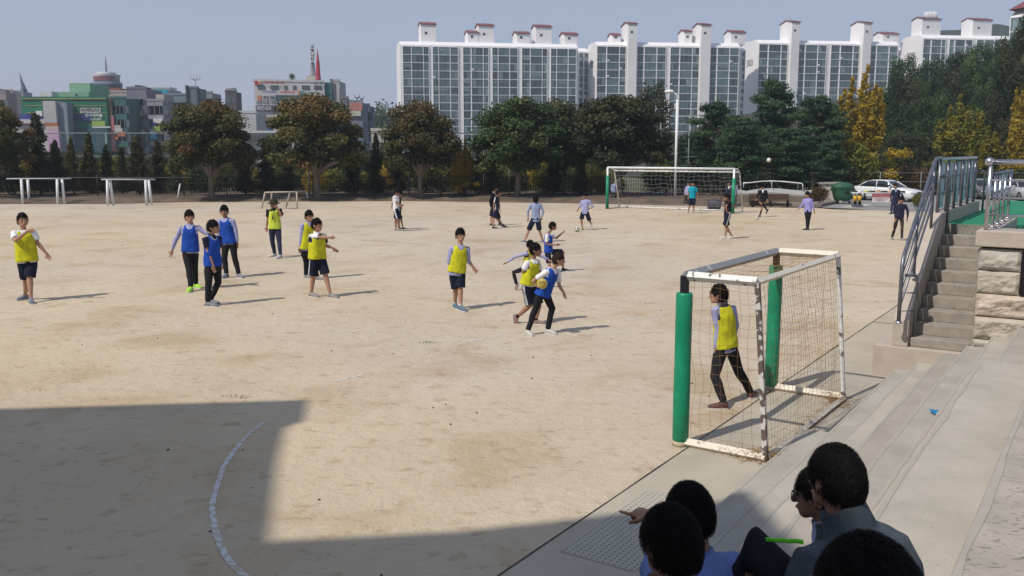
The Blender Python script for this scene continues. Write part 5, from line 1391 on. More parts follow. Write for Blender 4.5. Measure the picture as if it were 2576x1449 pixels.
# ============================================================ BUILDINGS BEYOND THE TREES
M_APT = mat('apartment_white', (.80, .775, .78), .8, (.74, .72, .725), .12)
M_APT2 = mat('apartment_offwhite', (.56, .54, .54), .8, (.50, .48, .48), .12)
M_SILL = mat('white_trim', (.82, .82, .83), .7)
M_GLZ = mat('balcony_glass', (.085, .135, .14), .30, (.045, .075, .085), .35, rand=.6, spec=.5)
M_ROOFR = mat('red_roof', (.20, .06, .065), .8, (.16, .05, .05), .3)
M_DARK = mat('dark_opening', (.06, .065, .07), .5)
M_GREYW = mat('grey_wall_paint', (.30, .31, .33), .8)

class Face:
    """vertical wall line from sight u0 at depth y0 to sight u1 at depth y1"""
    def __init__(s, u0, y0, u1, y1):
        s.a = at(u0, 377, y0); s.b = at(u1, 377, y1); s.a.z = s.b.z = 0
        s.d = (s.b - s.a).normalized(); s.n = Vector((s.d.y, -s.d.x, 0))       # outward, towards the viewer
        if s.n.y > 0: s.n = -s.n
        s.L = (s.b - s.a).length
    def t(s, u):      # distance along the wall hit by sight column u
        r = ray(u, 377); r = Vector((r.x, r.y))
        a, d = s.a, s.d
        # a + d t = r k
        det = d.x * (-r.y) + d.y * r.x
        return (-a.x * (-r.y) - a.y * r.x) / det if abs(det) > 1e-9 else 0
    def p(s, t, z, o=0): return s.a + s.d * t + s.n * o + Vector((0, 0, z))
    def z(s, u, v):
        q = s.p(s.t(u), 0); return at(u, v, q.y).z
def fbox(F, t0, t1, z0, z1, o0, o1, mb=None, mi=0):
    mb = mb or MB()
    mb.hull([F.p(t0, z0, o0), F.p(t1, z0, o0), F.p(t1, z1, o0), F.p(t0, z1, o0)], [F.p(t0, z0, o1), F.p(t1, z0, o1), F.p(t1, z1, o1), F.p(t0, z1, o1)], mi); return mb
def place(name, me, m, parent, F, t, z, o):
    ob = bpy.data.objects.new(name, me); COL.objects.link(ob); ob.parent = parent
    q = F.p(t, z, o) - root_loc(parent); ob.location = q; ob.rotation_euler = (0, 0, math.atan2(F.d.y, F.d.x)); return ob
WC = {}
def window_mesh(w, h, mull=2, key='g', glass=None, frame=None):
    k = (round(w, 1), round(h, 1), mull, key)
    if k in WC: return WC[k]
    w, h = k[0], k[1]
    m = MB()
    def B(x0, x1, z0, z1, y0, y1, mi): m.box((x0, y0, z0), (x1, y1, z1), mi)
    B(0, w, 0, h, -.06, .0, 0)
    if key in 'pqr' and key:      # curtains or blinds behind part of the glass
        a_, b_ = {'p': (.08, .42), 'q': (.55, .95), 'r': (.05, .95)}[key]; B(w * a_, w * b_, h * (.08 if key != 'r' else .5), h * .94, -.075, -.0605, 2)
    for i in range(mull):
        x = w * (i + 1) / (mull + 1) + (.18 if i % 2 else -.1) * w / (mull + 1); B(x - .035, x + .035, .02, h - .02, -.10, -.062, 1)
    if key == 'c': B(.0, w, h * .32, h * .32 + .06, -.10, -.062, 1)
    me = m.mesh('window', [glass or M_GLZ, frame or mat('window_frame', (.30, .33, .35), .6), mat('curtained_glass', (.20, .26, .27), .4, (.13, .18, .19), .8, rand=.3)])
    WC[k] = me; return me
def penthouse(root, F, u0, u1, vt, zroof, depth, o0=-3.5, gable=True, base=None):
    t0, t1 = F.t(u0), F.t(u1); zt = at((u0 + u1) / 2, vt, F.p((t0 + t1) / 2, 0, o0).y).z
    sc_ = F.p((t0 + t1) / 2, 0, o0).y / F.p((t0 + t1) / 2, 0, 0).y
    m = MB(); z0 = base if base is not None else zroof - .2
    w = (t1 - t0)
    fbox(F, t0, t1, z0, zt - 1.2, o0, o0 - depth, m)
    # gable body
    m.hull([F.p(t0 + .02, zt - 1.2, o0), F.p(t0 + .02, zt - 1.2, o0 - depth), F.p(t0 + .02, zt - .25, o0 - depth / 2)], [F.p(t1 - .02, zt - 1.2, o0), F.p(t1 - .02, zt - 1.2, o0 - depth), F.p(t1 - .02, zt - .25, o0 - depth / 2)])
    ph = put('roof_house', m, M_APT, root)
    m = MB()
    for s in (0, 1):
        oe = o0 + .3 if s == 0 else o0 - depth - .3; om = o0 - depth / 2
        m.hull([F.p(t0 - .3, zt - 1.25, oe), F.p(t1 + .3, zt - 1.25, oe), F.p(t1 + .3, zt - .2, om), F.p(t0 - .3, zt - .2, om)],
               [F.p(t0 - .3, zt - .95, oe), F.p(t1 + .3, zt - .95, oe), F.p(t1 + .3, zt + .1, om), F.p(t0 - .3, zt + .1, om)])
    o = put('roof', m, M_ROOFR, root); o.parent = ph
    m = fbox(F, t0 + w * .25, t0 + w * .25 + .9, zt - (zt - zroof) * .62, zt - (zt - zroof) * .62 + .8, o0 + .05, o0 - .1); o = put('small_window', m, M_DARK, root); o.parent = ph
    m = MB(); m.sweep([F.p((t0 + t1) / 2, zt, o0 - depth / 2), F.p((t0 + t1) / 2, zt + 1.6, o0 - depth / 2)], [.06, .03], n=5); o = put('lightning_rod', m, M_GREYW, root); o.parent = ph
    return ph
def slab(name_label, F, ztop0, ztop1, depth, cols, floors, pitch, first_v, houses=(), shafts=(), sign=None, budget=100):
    """cols: (u0, u1) glazed columns; one apartment slab"""
    root = empty('apartment_block', F.p(F.L / 2, 0, -depth / 2), name_label, 'apartment block', 'white apartment blocks')
    m = MB(); c = 1.1
    a0, a1 = F.p(0, 0, 0), F.p(F.L, 0, 0); 
    def P(t, z, o): return F.p(t, z, o)
    z0, z1 = ztop0, ztop1
    m.hull([P(0, 0, 0), P(0, 0, -depth), P(0, z0 - 1.4, -depth), P(0, z0, -depth + 2.2), P(0, z0, -2.2), P(0, z0 - 1.4, 0)],
           [P(F.L, 0, 0), P(F.L, 0, -depth), P(F.L, z1 - 1.4, -depth), P(F.L, z1, -depth + 2.2), P(F.L, z1, -2.2), P(F.L, z1 - 1.4, 0)])
    put('wall', m, M_APT, root)
    m = MB()
    wins = []
    zf = lambda t: (z0 + (z1 - z0) * t / F.L)
    for (u0, u1) in cols:
        t0, t1 = F.t(u0), F.t(u1)
        wins.append((t0, t1))
    n = 0; lst = []
    for f in range(floors):
        for (t0, t1) in wins:
            zb = zf((t0 + t1) / 2) - 1.9 - (f + 1) * pitch + .18
            if zb < 0: continue
            lst.append((t0, t1, zb))
    rest = MB(); wr_ = random.Random(len(lst)); wr_.shuffle(lst)
    for i, (t0, t1, zb) in enumerate(lst):
        me = window_mesh(t1 - t0, pitch - .28, 2 if t1 - t0 > 2.6 else 1, wr_.choice('gggggpqr'))
        if i < budget: place('window', me, None, root, F, t0, zb, .03)
        else:
            M_ = frame_m(F.p(t0, zb, .03), F.d, -F.n, Vector((0, 0, 1)))
            off_ = len(rest.v)
            rest.v += [tuple(M_ @ v.co) for v in me.vertices]
            for p in me.polygons: rest.f.append(tuple(k + off_ for k in p.vertices)); rest.m.append(p.material_index); rest.sm.append(False)
    if rest.v:
        o = put('window', rest, [M_GLZ, mat('window_frame', (.30, .33, .35), .6), mat('curtained_glass', (.2, .26, .27))], root); o['kind'] = 'stuff'
    for (t0, t1, zb) in lst[:9]:
        put('air_conditioner', fbox(F, t0 + .1, t0 + .75, zb + .15, zb + .7, .55, .13), M_SILL, root)
    # white floor slabs and fins, continuous per bay of columns
    bays = []
    for (t0, t1) in wins:
        if bays and t0 - bays[-1][1] < 1.2: bays[-1][1] = t1; bays[-1][2].append((t0, t1))
        else: bays.append([t0, t1, [(t0, t1)]])
    for (b0, b1, ws) in bays:
        m = MB()
        zt = zf((b0 + b1) / 2) - 1.9
        for f in range(floors + 1):
            zz = zt - f * pitch
            if zz < 0: break
            fbox(F, b0 - .1, b1 + .1, zz - .08, zz + .09, .22, .0, m)
        for i, (t0, t1) in enumerate(ws):
            e = [t0 - .08] + ([t1 + .08] if i == len(ws) - 1 else [])
            for x in e: fbox(F, x - .09, x + .09, max(0, zt - floors * pitch), zt, .28, .225 if False else .0, m)
        put('balcony_frame', m, M_SILL, root)
    for (u0, u1, vt) in houses: penthouse(root, F, u0, u1, vt, zf(F.t((u0 + u1) / 2)), 6.5)
    for (u0, u1, vt) in shafts:      # stair towers standing proud of the facade
        t0, t1 = F.t(u0), F.t(u1)
        penthouse(root, F, u0, u1, vt, zf((t0 + t1) / 2), 9, o0=1.6, base=0)
    return root
z3 = lambda x: (1550 + x / 2.229) / 1.59; z3v = lambda y: (50 + y / 2.229) / 1.59
z4 = lambda x: (2300 + x / 2.229) / 1.59; z4v = z3v
z5 = lambda x: (3100 + x / 2.07) / 1.59; z5v = lambda y: (y / 2.07) / 1.59
F1 = Face(z3(130), 318, z3(1690), 332)
zt0 = F1.z(z3(132), z3v(248)); zt1 = F1.z(z3(1690), z3v(276))
c1 = [(152, 222), (230, 328), (334, 378), (415, 460), (468, 562), (570, 636), (681, 745), (755, 853), (859, 900), (938, 983), (990, 1085), (1092, 1158), (1198, 1265), (1273, 1372), (1377, 1417), (1452, 1497), (1504, 1597), (1606, 1672)]
slab('white apartment block with six glazed bays, leftmost and widest of the row', F1, zt0, zt1, 13, [(z3(a), z3(b)) for a, b in c1], 15, 2.68, 0,
     [(z3(a), z3(b), z3v(v)) for a, b, v in ((325, 458, 75), (741, 835, 150), (838, 970, 88), (1172, 1285, 158), (1342, 1480, 98), (1595, 1712, 166))])
FL = Face(z3(1692), 345, z3(1782), 347)
slab('narrow recessed white apartment block with two window columns beside the widest one', FL, FL.z(z3(1700), z3v(310)), FL.z(z3(1780), z3v(312)), 10, [(z3(1700), z3(1733)), (z3(1742), z3(1778))], 14, 2.70, 0)
F2 = Face(z4(180), 336, z4(1440), 345)
c2 = [(186, 262), (272, 376), (384, 435), (540, 592), (602, 704), (713, 787), (829, 904), (914, 1018), (1024, 1080), (1180, 1232), (1243, 1344), (1351, 1428)]
slab('white apartment block with two tall stair towers, second from the left', F2, F2.z(z4(185), z4v(252)), F2.z(z4(1440), z4v(268)), 13, [(z4(a), z4(b)) for a, b in c2], 15, 2.74, 0,
     [(z4(343), z4(412), z4v(174)), (z4(978), z4(1044), z4v(143)), (z4(1390), z4(1516), z4v(148))], [(z4(446), z4(522), z4v(70)), (z4(1082), z4(1166), z4v(80))])
FM = Face(z4(1448), 356, z4(1490), 357)
slab('very narrow recessed link block between two white apartment blocks', FM, FM.z(z4(1450), z4v(300)), FM.z(z4(1488), z4v(302)), 8, [(z4(1456), z4(1482))], 14, 2.75, 0)
F3 = Face(z4(1600), 360, z5(975), 374)
c3a = [(1606, 1680), (1690, 1793), (1801, 1855)]
c3 = [(z4(a), z4(b)) for a, b in c3a] + [(z5(a), z5(b)) for a, b in ((160, 206), (214, 308), (316, 382), (422, 490), (500, 596), (604, 650), (740, 786), (794, 888), (897, 962))]
slab('white apartment block with red roofed stair towers, third from the left', F3, F3.z(z4(1605), z4v(236)), F3.z(z5(970), z5v(340)), 13, c3, 15, 2.72, 0,
     [(z5(885), z5(1012), z5v(256))], [(z4(1868), z4(1938), z4v(56)), (z5(662), z5(727), z5v(163))])
F4 = Face(z5(1162), 368, z5(1880), 378)
c4 = [(z5(a), z5(b)) for a, b in ((1170, 1226), (1236, 1312), (1318, 1350), (1382, 1418), (1428, 1506), (1514, 1566), (1604, 1658), (1668, 1740), (1748, 1800))]
b4 = slab('white apartment block partly hidden by the wooded hill, fourth from the left', F4, F4.z(z5(1165), z5v(282)), F4.z(z5(1880), z5v(292)), 13, c4, 12, 2.70, 0,
     [(z5(1202), z5(1352), z5v(132)), (z5(1616), z5(1772), z5v(140))])
for x in (1262, 1290, 1322):
    m = MB(); c = at(z5(x), z5v(122), 374); m.ball(c, (1.3, .35, 1.3)); o = put('satellite_dish', m, M_SILL, b4)
FK = Face(z5(985), 385, z5(1050), 386)
slab('small recessed link block just left of the fourth white block', FK, FK.z(z5(990), z5v(385)), FK.z(z5(1048), z5v(387)), 8, [(z5(988), z5(1004)), (z5(1028), z5(1046))], 10, 2.7, 0)
F5 = Face(z5(1865), 190, z5(2200), 184)
b5 = slab('apartment block with sloping red roof rising above the hill at the top right corner', F5, F5.z(z5(1870), z5v(78)), F5.z(z5(2190), z5v(10)), 12, [(z5(a), z5(b)) for a, b in ((1874, 2000), (2012, 2052), (2062, 2150))], 12, 2.8, 0)
m = MB(); q0, q1 = F5.p(-.4, 0, .6), F5.p(F5.L, 0, .6)
zA, zB = F5.z(z5(1870), z5v(82)), F5.z(z5(2190), z5v(20))
m.hull([F5.p(-.3, zA, .7), F5.p(-.3, zA, -12.5), F5.p(6, zA + 3.5, -6)], [F5.p(F5.L, zB, .7), F5.p(F5.L, zB, -12.5), F5.p(F5.L - 2, zB + 4.5, -6)]); put('roof', m, M_ROOFR, b5)
M_NUM = mat('dark_numerals', (.10, .10, .11), .7)
for F_, rt_, u, v, tx, sz in ((F2, 'x', z4(130), z4v(452), '302', 3.0), (F3, 'x', z4(1528), z4v(438), '303', 3.4), (F4, 'x', z5(1095), z5v(450), '309', 3.4)):
    # the numbers are painted on the gable end of each block
    root_ = [o for o in bpy.data.objects if o.type == 'EMPTY' and o.name.startswith('apartment_block')]
    blk = {id(F2): 2, id(F3): 4, id(F4): 5}[id(F_)]
    e = root_[blk]
    pz = at(u, v, F_.a.y).z
    mid = F_.p(-.06, pz, -6.5)
    lettering(e, tx, mid, -F_.n * -1 if False else (F_.n), (0, 0, 1), sz, M_NUM)

# ------------------------------------------------------------ the commercial streets on the left
def city(label, u0, u1, v, Y, depth, m_, Y1=None, wins=None, wcol=None, cat='building', z0=0, name='city_building', parapet=True):
    depth *= .4; F = Face(u0, Y, u1, Y1 or Y); zt = F.z(u0, v)
    root = empty(name, F.p(F.L / 2, 0, -depth / 2), label, cat)
    m = fbox(F, 0, F.L, z0, zt, 0, -depth); put('wall', m, m_, root)
    if parapet:
        m = fbox(F, -.1, F.L + .1, zt + .004, zt + .5, .1, -.35); put('parapet', m, m_, root)
    if wins:
        nx, nz, w, h, zs, pz = wins
        for j in range(nz):
            for i in range(nx):
                t = F.L * (i + .5) / nx - w / 2; z = zt - zs - j * pz
                if z < .5: continue
                place('window', window_mesh(w, h, 1, wcol or 'g', mat('shop_glass', (.10, .12, .14), .3, (.07, .085, .10), .5, rand=.4)), None, root, F, t, z, .02)
    return root, F, zt
def fpart(root, F, name, u0, u1, v0, v1, m_, o0=.25, o1=.0):
    z1, z0 = F.z((u0 + u1) / 2, v0), F.z((u0 + u1) / 2, v1)
    m = fbox(F, F.t(u0), F.t(u1), z0, z1, o0, o1); return put(name, m, m_, root)
def boards(root, F, n, ztop, zlow, seed):
    q = random.Random(seed); cols = ['white_box', 'pale_board', 'navy_band', 'red_line', 'lime_board', 'cream_panel', 'cyan_sheet', 'orange_band']
    base = {'white_box': (.6, .6, .6), 'pale_board': (.5, .52, .52), 'navy_band': (.02, .035, .14), 'red_line': (.35, .04, .05), 'lime_board': (.3, .42, .08), 'cream_panel': (.5, .42, .36), 'cyan_sheet': (.02, .3, .44), 'orange_band': (.4, .14, .06)}
    for i in range(n):
        z = ztop - (ztop - zlow) * (i + .5) / n; w = F.L * q.uniform(.25, .6); t = q.uniform(.05, .95) * (F.L - w); c = q.choice(cols)
        put('sign_board', fbox(F, t, t + w, z - .55, z + .55, .45 + .03 * (i % 3), .12), C_(c, base[c]), root)
def fsign(root, F, text, u0, u1, v0, v1, board, ink, o=.35):
    if board: fpart(root, F, 'sign_board', u0, u1, v0, v1, board, o - .05, .02)
    z1, z0 = F.z((u0 + u1) / 2, v0), F.z((u0 + u1) / 2, v1); t0, t1 = F.t(u0), F.t(u1)
    lettering(root, text, F.p((t0 + t1) / 2, (z0 + z1) / 2, o + .02), F.d, (0, 0, 1), (z1 - z0) * .92, ink, name='sign_lettering', width=(t1 - t0) * .92)
def C_(n, c, c2=None): return mat(n, c, .8, c2, .3)
P_ = lambda x, y: (x / 7.2, (280 + y / 4.528) / 1.59)   # detail view of the far left
X5 = lambda x: x / 4.528 / 1.59
Y5 = lambda y: (280 + y / 4.528) / 1.59
mg_, Fg, zg = city('large green banded shopping building with pale green roof rooms', X5(455), X5(1985), Y5(520), 205, 30, C_('mall_green', (.012, .15, .085), (.010, .12, .07)))
fpart(mg_, Fg, 'yellow_edge', X5(455), X5(1985), Y5(513), Y5(524), C_('ochre_edge', (.45, .38, .12)), .3)
for y in (640, 770): fpart(mg_, Fg, 'band_line', X5(520), X5(1985), Y5(y), Y5(y + 8), C_('ochre_edge', (.4, .4, .15)), .12)
fpart(mg_, Fg, 'blue_band', X5(370), X5(1010), Y5(800), Y5(890), C_('blue_band', (.035, .04, .22)), .3)
fpart(mg_, Fg, 'blue_band', X5(1385), X5(1700), Y5(790), Y5(920), C_('navy_band', (.02, .035, .14)), .3)
fpart(mg_, Fg, 'white_canopy', X5(380), X5(1015), Y5(895), Y5(970), C_('pale_cladding', (.50, .47, .48)), 2.5)
fpart(mg_, Fg, 'red_line', X5(400), X5(1015), Y5(972), Y5(990), C_('red_line', (.35, .04, .05)), 2.3)
fpart(mg_, Fg, 'pale_front', X5(400), X5(1040), Y5(992), Y5(1480), C_('pale_cladding', (.46, .43, .44)), 1.8)
fpart(mg_, Fg, 'corner_tower', X5(1000), X5(1225), Y5(575), Y5(960), C_('tower_cladding', (.43, .42, .43)), 4)
fpart(mg_, Fg, 'tower_side', X5(1227), X5(1380), Y5(600), Y5(1480), C_('tower_side', (0.195, 0.234, 0.273)), 3)
fpart(mg_, Fg, 'orange_band', X5(1010), X5(1235), Y5(962), Y5(1020), C_('orange_band', (.40, .14, .06)), 4)
fpart(mg_, Fg, 'pink_banner', X5(1035), X5(1245), Y5(1085), Y5(1480), C_('pink_banner', (.42, .22, .42), (.5, .36, .45)), 4)
fpart(mg_, Fg, 'cream_panel', X5(1025), X5(1240), Y5(1022), Y5(1083), C_('cream_panel', (.5, .42, .36)), 4)
fpart(mg_, Fg, 'white_box', X5(735), X5(840), Y5(740), Y5(830), C_('white_box', (.6, .6, .6)), .8)
fpart(mg_, Fg, 'dark_storey', X5(870), X5(1000), Y5(1165), Y5(1255), C_('dark_storey', (.08, .08, .10)), 2.0)
M_INKW = mat('white_sign_ink', (.62, .66, .68), .6); M_INKD = mat('dark_sign_ink', (.06, .07, .08), .6); M_INKR = mat('red_sign_ink', (.42, .03, .04), .6); M_INKB = mat('blue_sign_ink', (.04, .06, .28), .6); M_INKG = mat('green_sign_ink', (.02, .2, .12), .6)
fsign(mg_, Fg, '부산체력교육관', X5(1515), X5(1880), Y5(682), Y5(775), C_('pale_board', (.5, .52, .52)), M_INKD)
fsign(mg_, Fg, '만국레져볼', X5(1590), X5(1920), Y5(785), Y5(858), None, M_INKW)
fsign(mg_, Fg, '스포츠센터', X5(1680), X5(1890), Y5(865), Y5(918), None, M_INKW)
fpart(mg_, Fg, 'lime_board', X5(1710), X5(1945), Y5(925), Y5(1010), C_('lime_board', (.30, .42, .08)), .4)
fpart(mg_, Fg, 'white_ledge', X5(1720), X5(2035), Y5(1018), Y5(1045), C_('white_box', (.6, .6, .6)), .5)
fpart(mg_, Fg, 'dark_front', X5(1390), X5(1985), Y5(1046), Y5(1480), C_('dark_front', (.02, .07, .08), (.05, .08, .10)), .45)
for nm_, u0, u1, v0, v1, o in (('roof_room', 1045, 1600, 380, 515, -2), ('roof_room', 1182, 1560, 208, 379, -4)):
    za, zb_ = Fg.z(X5(u0), Y5(v1)), Fg.z(X5(u0), Y5(v0)); m = fbox(Fg, Fg.t(X5(u0)), Fg.t(X5(u1)), max(za, zg), zb_, o, o - 10); put(nm_, m, C_('pale_green_paint', (.20, .37, .25), (.17, .32, .22)), mg_)
m = fbox(Fg, Fg.t(X5(755)), Fg.t(X5(972)), zg, Fg.z(X5(755), Y5(378)), -1, -4); put('roof_sign_box', m, C_('white_box', (.6, .6, .6)), mg_)
put('dark_window', fbox(Fg, Fg.t(X5(1360)), Fg.t(X5(1395)), Fg.z(X5(1360), Y5(450)), Fg.z(X5(1360), Y5(415)), -1.9, -2.1), M_DARK, mg_)

dg_, Fd, zd = city('dark green glass building joined to the right of the green shopping building', X5(1990), X5(2330), Y5(515), 206, 26, C_('dark_green_glass', (0.028, 0.091, 0.084), (0.042, 0.126, 0.119)), wins=(5, 9, 2.0, 1.6, 3.2, 3.0))
fpart(dg_, Fd, 'olive_pier', X5(2010), X5(2085), Y5(515), Y5(820), C_('olive_pier', (.12, .13, .05)), .5)
fpart(dg_, Fd, 'pink_pier', X5(2045), X5(2110), Y5(822), Y5(1480), C_('pink_pier', (.30, .2, .22), (.4, .1, .1)), .5)
w1 = lambda x: x / 3.544; w1v = lambda y: 125.8 + y / 3.544
rv, Fr, zr = city('long beige building with an orange roof storey behind the green shops', w1(770), w1(1160), w1v(376), 232, 20, C_('beige_render', (.36, .32, .30)), wins=(12, 2, 1.6, 1.4, 3.0, 3.0))
for a, b in ((832, 920), (944, 1082)):
    m = fbox(Fr, Fr.t(w1(a)), Fr.t(w1(b)), zr, Fr.z(w1(a), w1v(333)), -1, -8); put('orange_roof_storey', m, C_('orange_brick', (.25, .09, .04)), rv)
# revolving restaurant drum
c0 = at(w1(955), w1v(300), 245); c0.z = 0
dr = empty('round_tower', c0, 'round drum-shaped tower top with a thin mast above the green shops', 'tower')
zz = lambda y: at(w1(955), w1v(y), 245).z
K = 245 / 2300
m = MB(); m.sweep([Z(c0, 0), Z(c0, zz(330))], [K * 30] * 2, n=28); put('shaft', m, C_('beige_render', (.36, .32, .3)), dr)
m = MB(); m.sweep([Z(c0, zz(330)), Z(c0, zz(290)), Z(c0, zz(288))], [K * 35, K * 35, K * 34], n=32); put('lower_drum', m, C_('blue_grey_drum', (.10, .14, .22), (.2, .24, .3)), dr)
m = MB(); m.sweep([Z(c0, zz(287)), Z(c0, zz(240)), Z(c0, zz(222)), Z(c0, zz(220))], [K * 29, K * 30, K * 33, K * 32], n=32); put('upper_drum', m, C_('pale_drum', (.46, .45, .50), (.40, .38, .43)), dr)
m = MB(); m.sweep([Z(c0, zz(221)), Z(c0, zz(200)), Z(c0, zz(198))], [K * 22, K * 22, K * 20], n=28); put('cap', m, C_('white_cap', (.55, .56, .60)), dr)
m = MB(); m.sweep([Z(c0, zz(199)), Z(c0, zz(90)), Z(c0, zz(40))], [.28, .16, .05], n=6); put('mast', m, M_GREYW, dr)
for i in range(7):
    ang = R(-150 + i * 18); p = c0 + Vector((math.cos(ang), math.sin(ang), 0)) * K * 31.2; p.z = zz(262)
    lettering(dr, '스카이라운지전'[i], p, (-math.sin(ang), math.cos(ang), 0), (0, 0, 1), 1.5, mat('faded_red_ink', (.30, .09, .10), .6), name='drum_lettering')
dk, Fk, zk = city('grey purple building with dark rooftop equipment, right of the dark green one', w1(1165), w1(1335), w1v(345), 214, 24, C_('grey_purple', (0.189, 0.176, 0.216), (0.135, 0.135, 0.176)), wins=(4, 10, 2.2, 1.7, 4.0, 3.1))
for i, (a, b, y) in enumerate(((1170, 1200, 318), (1205, 1240, 305), (1245, 1290, 322))):
    m = fbox(Fk, Fk.t(w1(a)), Fk.t(w1(b)), zk, Fk.z(w1(a), w1v(y)), -2, -6); put('roof_unit', m, C_('dark_unit', (.07, .07, .09)), dk)
bb, Fb, zb2 = city('building with a bright cyan top storey and white rooftop boxes', w1(1318), w1(1545), w1v(352), 236, 20, C_('grey_render', (0.297, 0.311, 0.338)), wins=(6, 8, 2.2, 1.6, 7, 3.1))
fpart(bb, Fb, 'cyan_storey', w1(1325), w1(1528), w1v(356), w1v(440), C_('cyan_sheet', (.02, .30, .44), (.02, .25, .38)), .4)
for a, b in ((1310, 1410), (1425, 1530)): put('white_roof_box', fbox(Fb, Fb.t(w1(a)), Fb.t(w1(b)), zb2, Fb.z(w1(a), w1v(326)), -1, -6), C_('white_box', (.6, .6, .6)), bb)
g2, Fq, zq = city('grey building with dark shop floors in front of the cyan topped one', w1(1335), w1(1475), w1v(452), 212, 16, C_('mid_grey', (0.280, 0.266, 0.308), (0.210, 0.210, 0.238)), wins=(3, 9, 3.4, 1.9, 3.0, 3.0))
put('beige_roof_room', fbox(Fq, Fq.t(w1(1400)), Fq.t(w1(1474)), zq, Fq.z(w1(1400), w1v(392)), -1, -7), C_('beige_room', (.40, .37, .34)), g2)
city('teal grey glass building behind the left edge of the second red tree', w1(1478), w1(1700), w1v(402), 222, 18, C_('teal_glass', (0.130, 0.195, 0.221), (0.182, 0.234, 0.260)), wins=(6, 8, 2.6, 1.7, 3.4, 3.1))
hb, Fh, zh = city('tall dark billboard frame building with antennas above the red tree', w1(1685), w1(1795), w1v(340), 218, 14, C_('dark_board', (.10, .13, .15), (.13, .16, .18)))
for x in (1688, 1785): put('frame_post', fbox(Fh, Fh.t(w1(x)), Fh.t(w1(x + 16)), zh - 16, Fh.z(w1(x), w1v(315 if x < 1700 else 338)), .5, -.6), C_('dark_frame', (.04, .045, .05)), hb)
m = MB(); b_ = Fh.p(Fh.t(w1(1735)), zh, -3)
m.sweep([b_, b_ + Vector((0, 0, 2.4))], [.08, .06], n=6)
for dx in (-1.1, -.4, .4, 1.1): m.sweep([b_ + Vector((0, 0, 2.0)), b_ + Vector((dx, 0, 2.4)), b_ + Vector((dx, 0, 3.4))], [.08] * 3, n=5)
put('antenna', m, M_GREYW, hb)
city('low grey building between the billboard frame and the tall dark tower', w1(1800), w1(1915), w1v(382), 240, 18, C_('mid_grey2', (0.238, 0.238, 0.266)), wins=(4, 6, 2.4, 1.6, 3, 3.1))
sp, Fs, zs_ = city('grey tower with a thin spire at the far left', w1(145), w1(246), w1v(372), 300, 14, C_('blue_grey', (0.247, 0.273, 0.338)))
b_ = Fs.p(Fs.t(w1(195)), zs_, -4); m = MB(); m.sweep([b_, b_ + Vector((0, 0, 1.5)), b_ + Vector((-.4, 0, 3.4)), b_ + Vector((-.9, 0, 6.3))], [1.3, .8, .45, .12], n=8); put('spire', m, C_('spire_grey', (.13, .16, .22)), sp)
city('cream tower block at the far left beside the grey spire tower', w1(92), w1(150), w1v(362), 260, 12, C_('cream_block', (.46, .40, .38)), wins=(2, 6, 1.4, 1.2, 3, 3))
city('dark grey block at the left edge behind the reddish tree', w1(-60), w1(38), w1v(345), 255, 12, C_('grey_block', (0.234, 0.260, 0.325)), wins=(4, 6, 1.8, 1.3, 3, 3))
city('low grey orange building at the left edge below the dark grey block', w1(-120), w1(92), w1v(378), 225, 12, C_('orange_grey', (.30, .22, .2), (.22, .2, .22)), wins=(6, 5, 1.8, 1.3, 3, 3))
for r_, F_, n_, zt_0, sd in ((dk, Fk, 6, zk - 5, 1), (g2, Fq, 5, zq - 4, 2), (dg_, Fd, 4, zd - 6, 3), (bb, Fb, 4, zb2 - 9, 4), (hb, Fh, 3, zh - 6, 5)): boards(r_, F_, n_, zt_0, 6, sd)
# right group of the shops
w2 = lambda x: 503 + x / 3.544
x6 = lambda x: 628.9 + x / 5.761
y6 = lambda y: 100.6 + y / 5.761
tw, Ft, zt_ = city('narrow dark tower between the two red tinted trees', w2(248), w2(345), w1v(372), 250, 12, C_('dark_tower', (.09, .08, .09)), wins=(2, 9, 1.6, 1.4, 3, 3))
m = MB()
for a, b in (((w2(256), 340), (w2(256), 372)), ((w2(340), 340), (w2(340), 372))): m.sweep([Ft.p(Ft.t(a[0]), Ft.z(a[0], w1v(a[1])), -.5), Ft.p(Ft.t(b[0]), zt_, -.5)], [.2, .2], n=4)
m.sweep([Ft.p(Ft.t(w2(256)), Ft.z(w2(256), w1v(341)), -.5), Ft.p(Ft.t(w2(340)), Ft.z(w2(340), w1v(341)), -.5)], [.25, .25], n=4); put('roof_frame', m, M_GREYW, tw)
city('low long dark roofed building between the red tinted trees', w2(345), w2(512), w1v(562), 190, 20, C_('white_low', (.45, .45, .47)), wins=(10, 3, 1.8, 1.2, 5, 3))
fpart(*city('white low annex with dark roof below the sign covered building', w2(320), w2(700), w1v(745), 150, 20, C_('annex_white', (.5, .5, .5)), wins=(12, 3, 1.8, 1.3, 4, 3))[:2], 'dark_roof', w2(320), w2(700), w1v(752), w1v(800), C_('annex_roof', (.07, .08, .10)), 1.2)
sg_, F6, z6_ = city('grey white clinic building covered with coloured Korean signs', x6(95), x6(1105), y6(598), 200, 22, C_('clinic_wall', (.55, .53, .53), (.48, .46, .47)), Y1=203)
M_SW = mat('clinic_glass', (.07, .11, .12), .3, (.05, .08, .09), .5, rand=.3)
for a, b in ((150, 255), (338, 445), (528, 578), (652, 703), (783, 890), (957, 1065)):
    t0, t1 = F6.t(x6(a)), F6.t(x6(b)); zb3 = F6.z(x6(a), y6(712)); ht = F6.z(x6(a), y6(655)) - zb3
    place('window', window_mesh(t1 - t0, ht, 2, 'c', M_SW), None, sg_, F6, t0, zb3, .05)
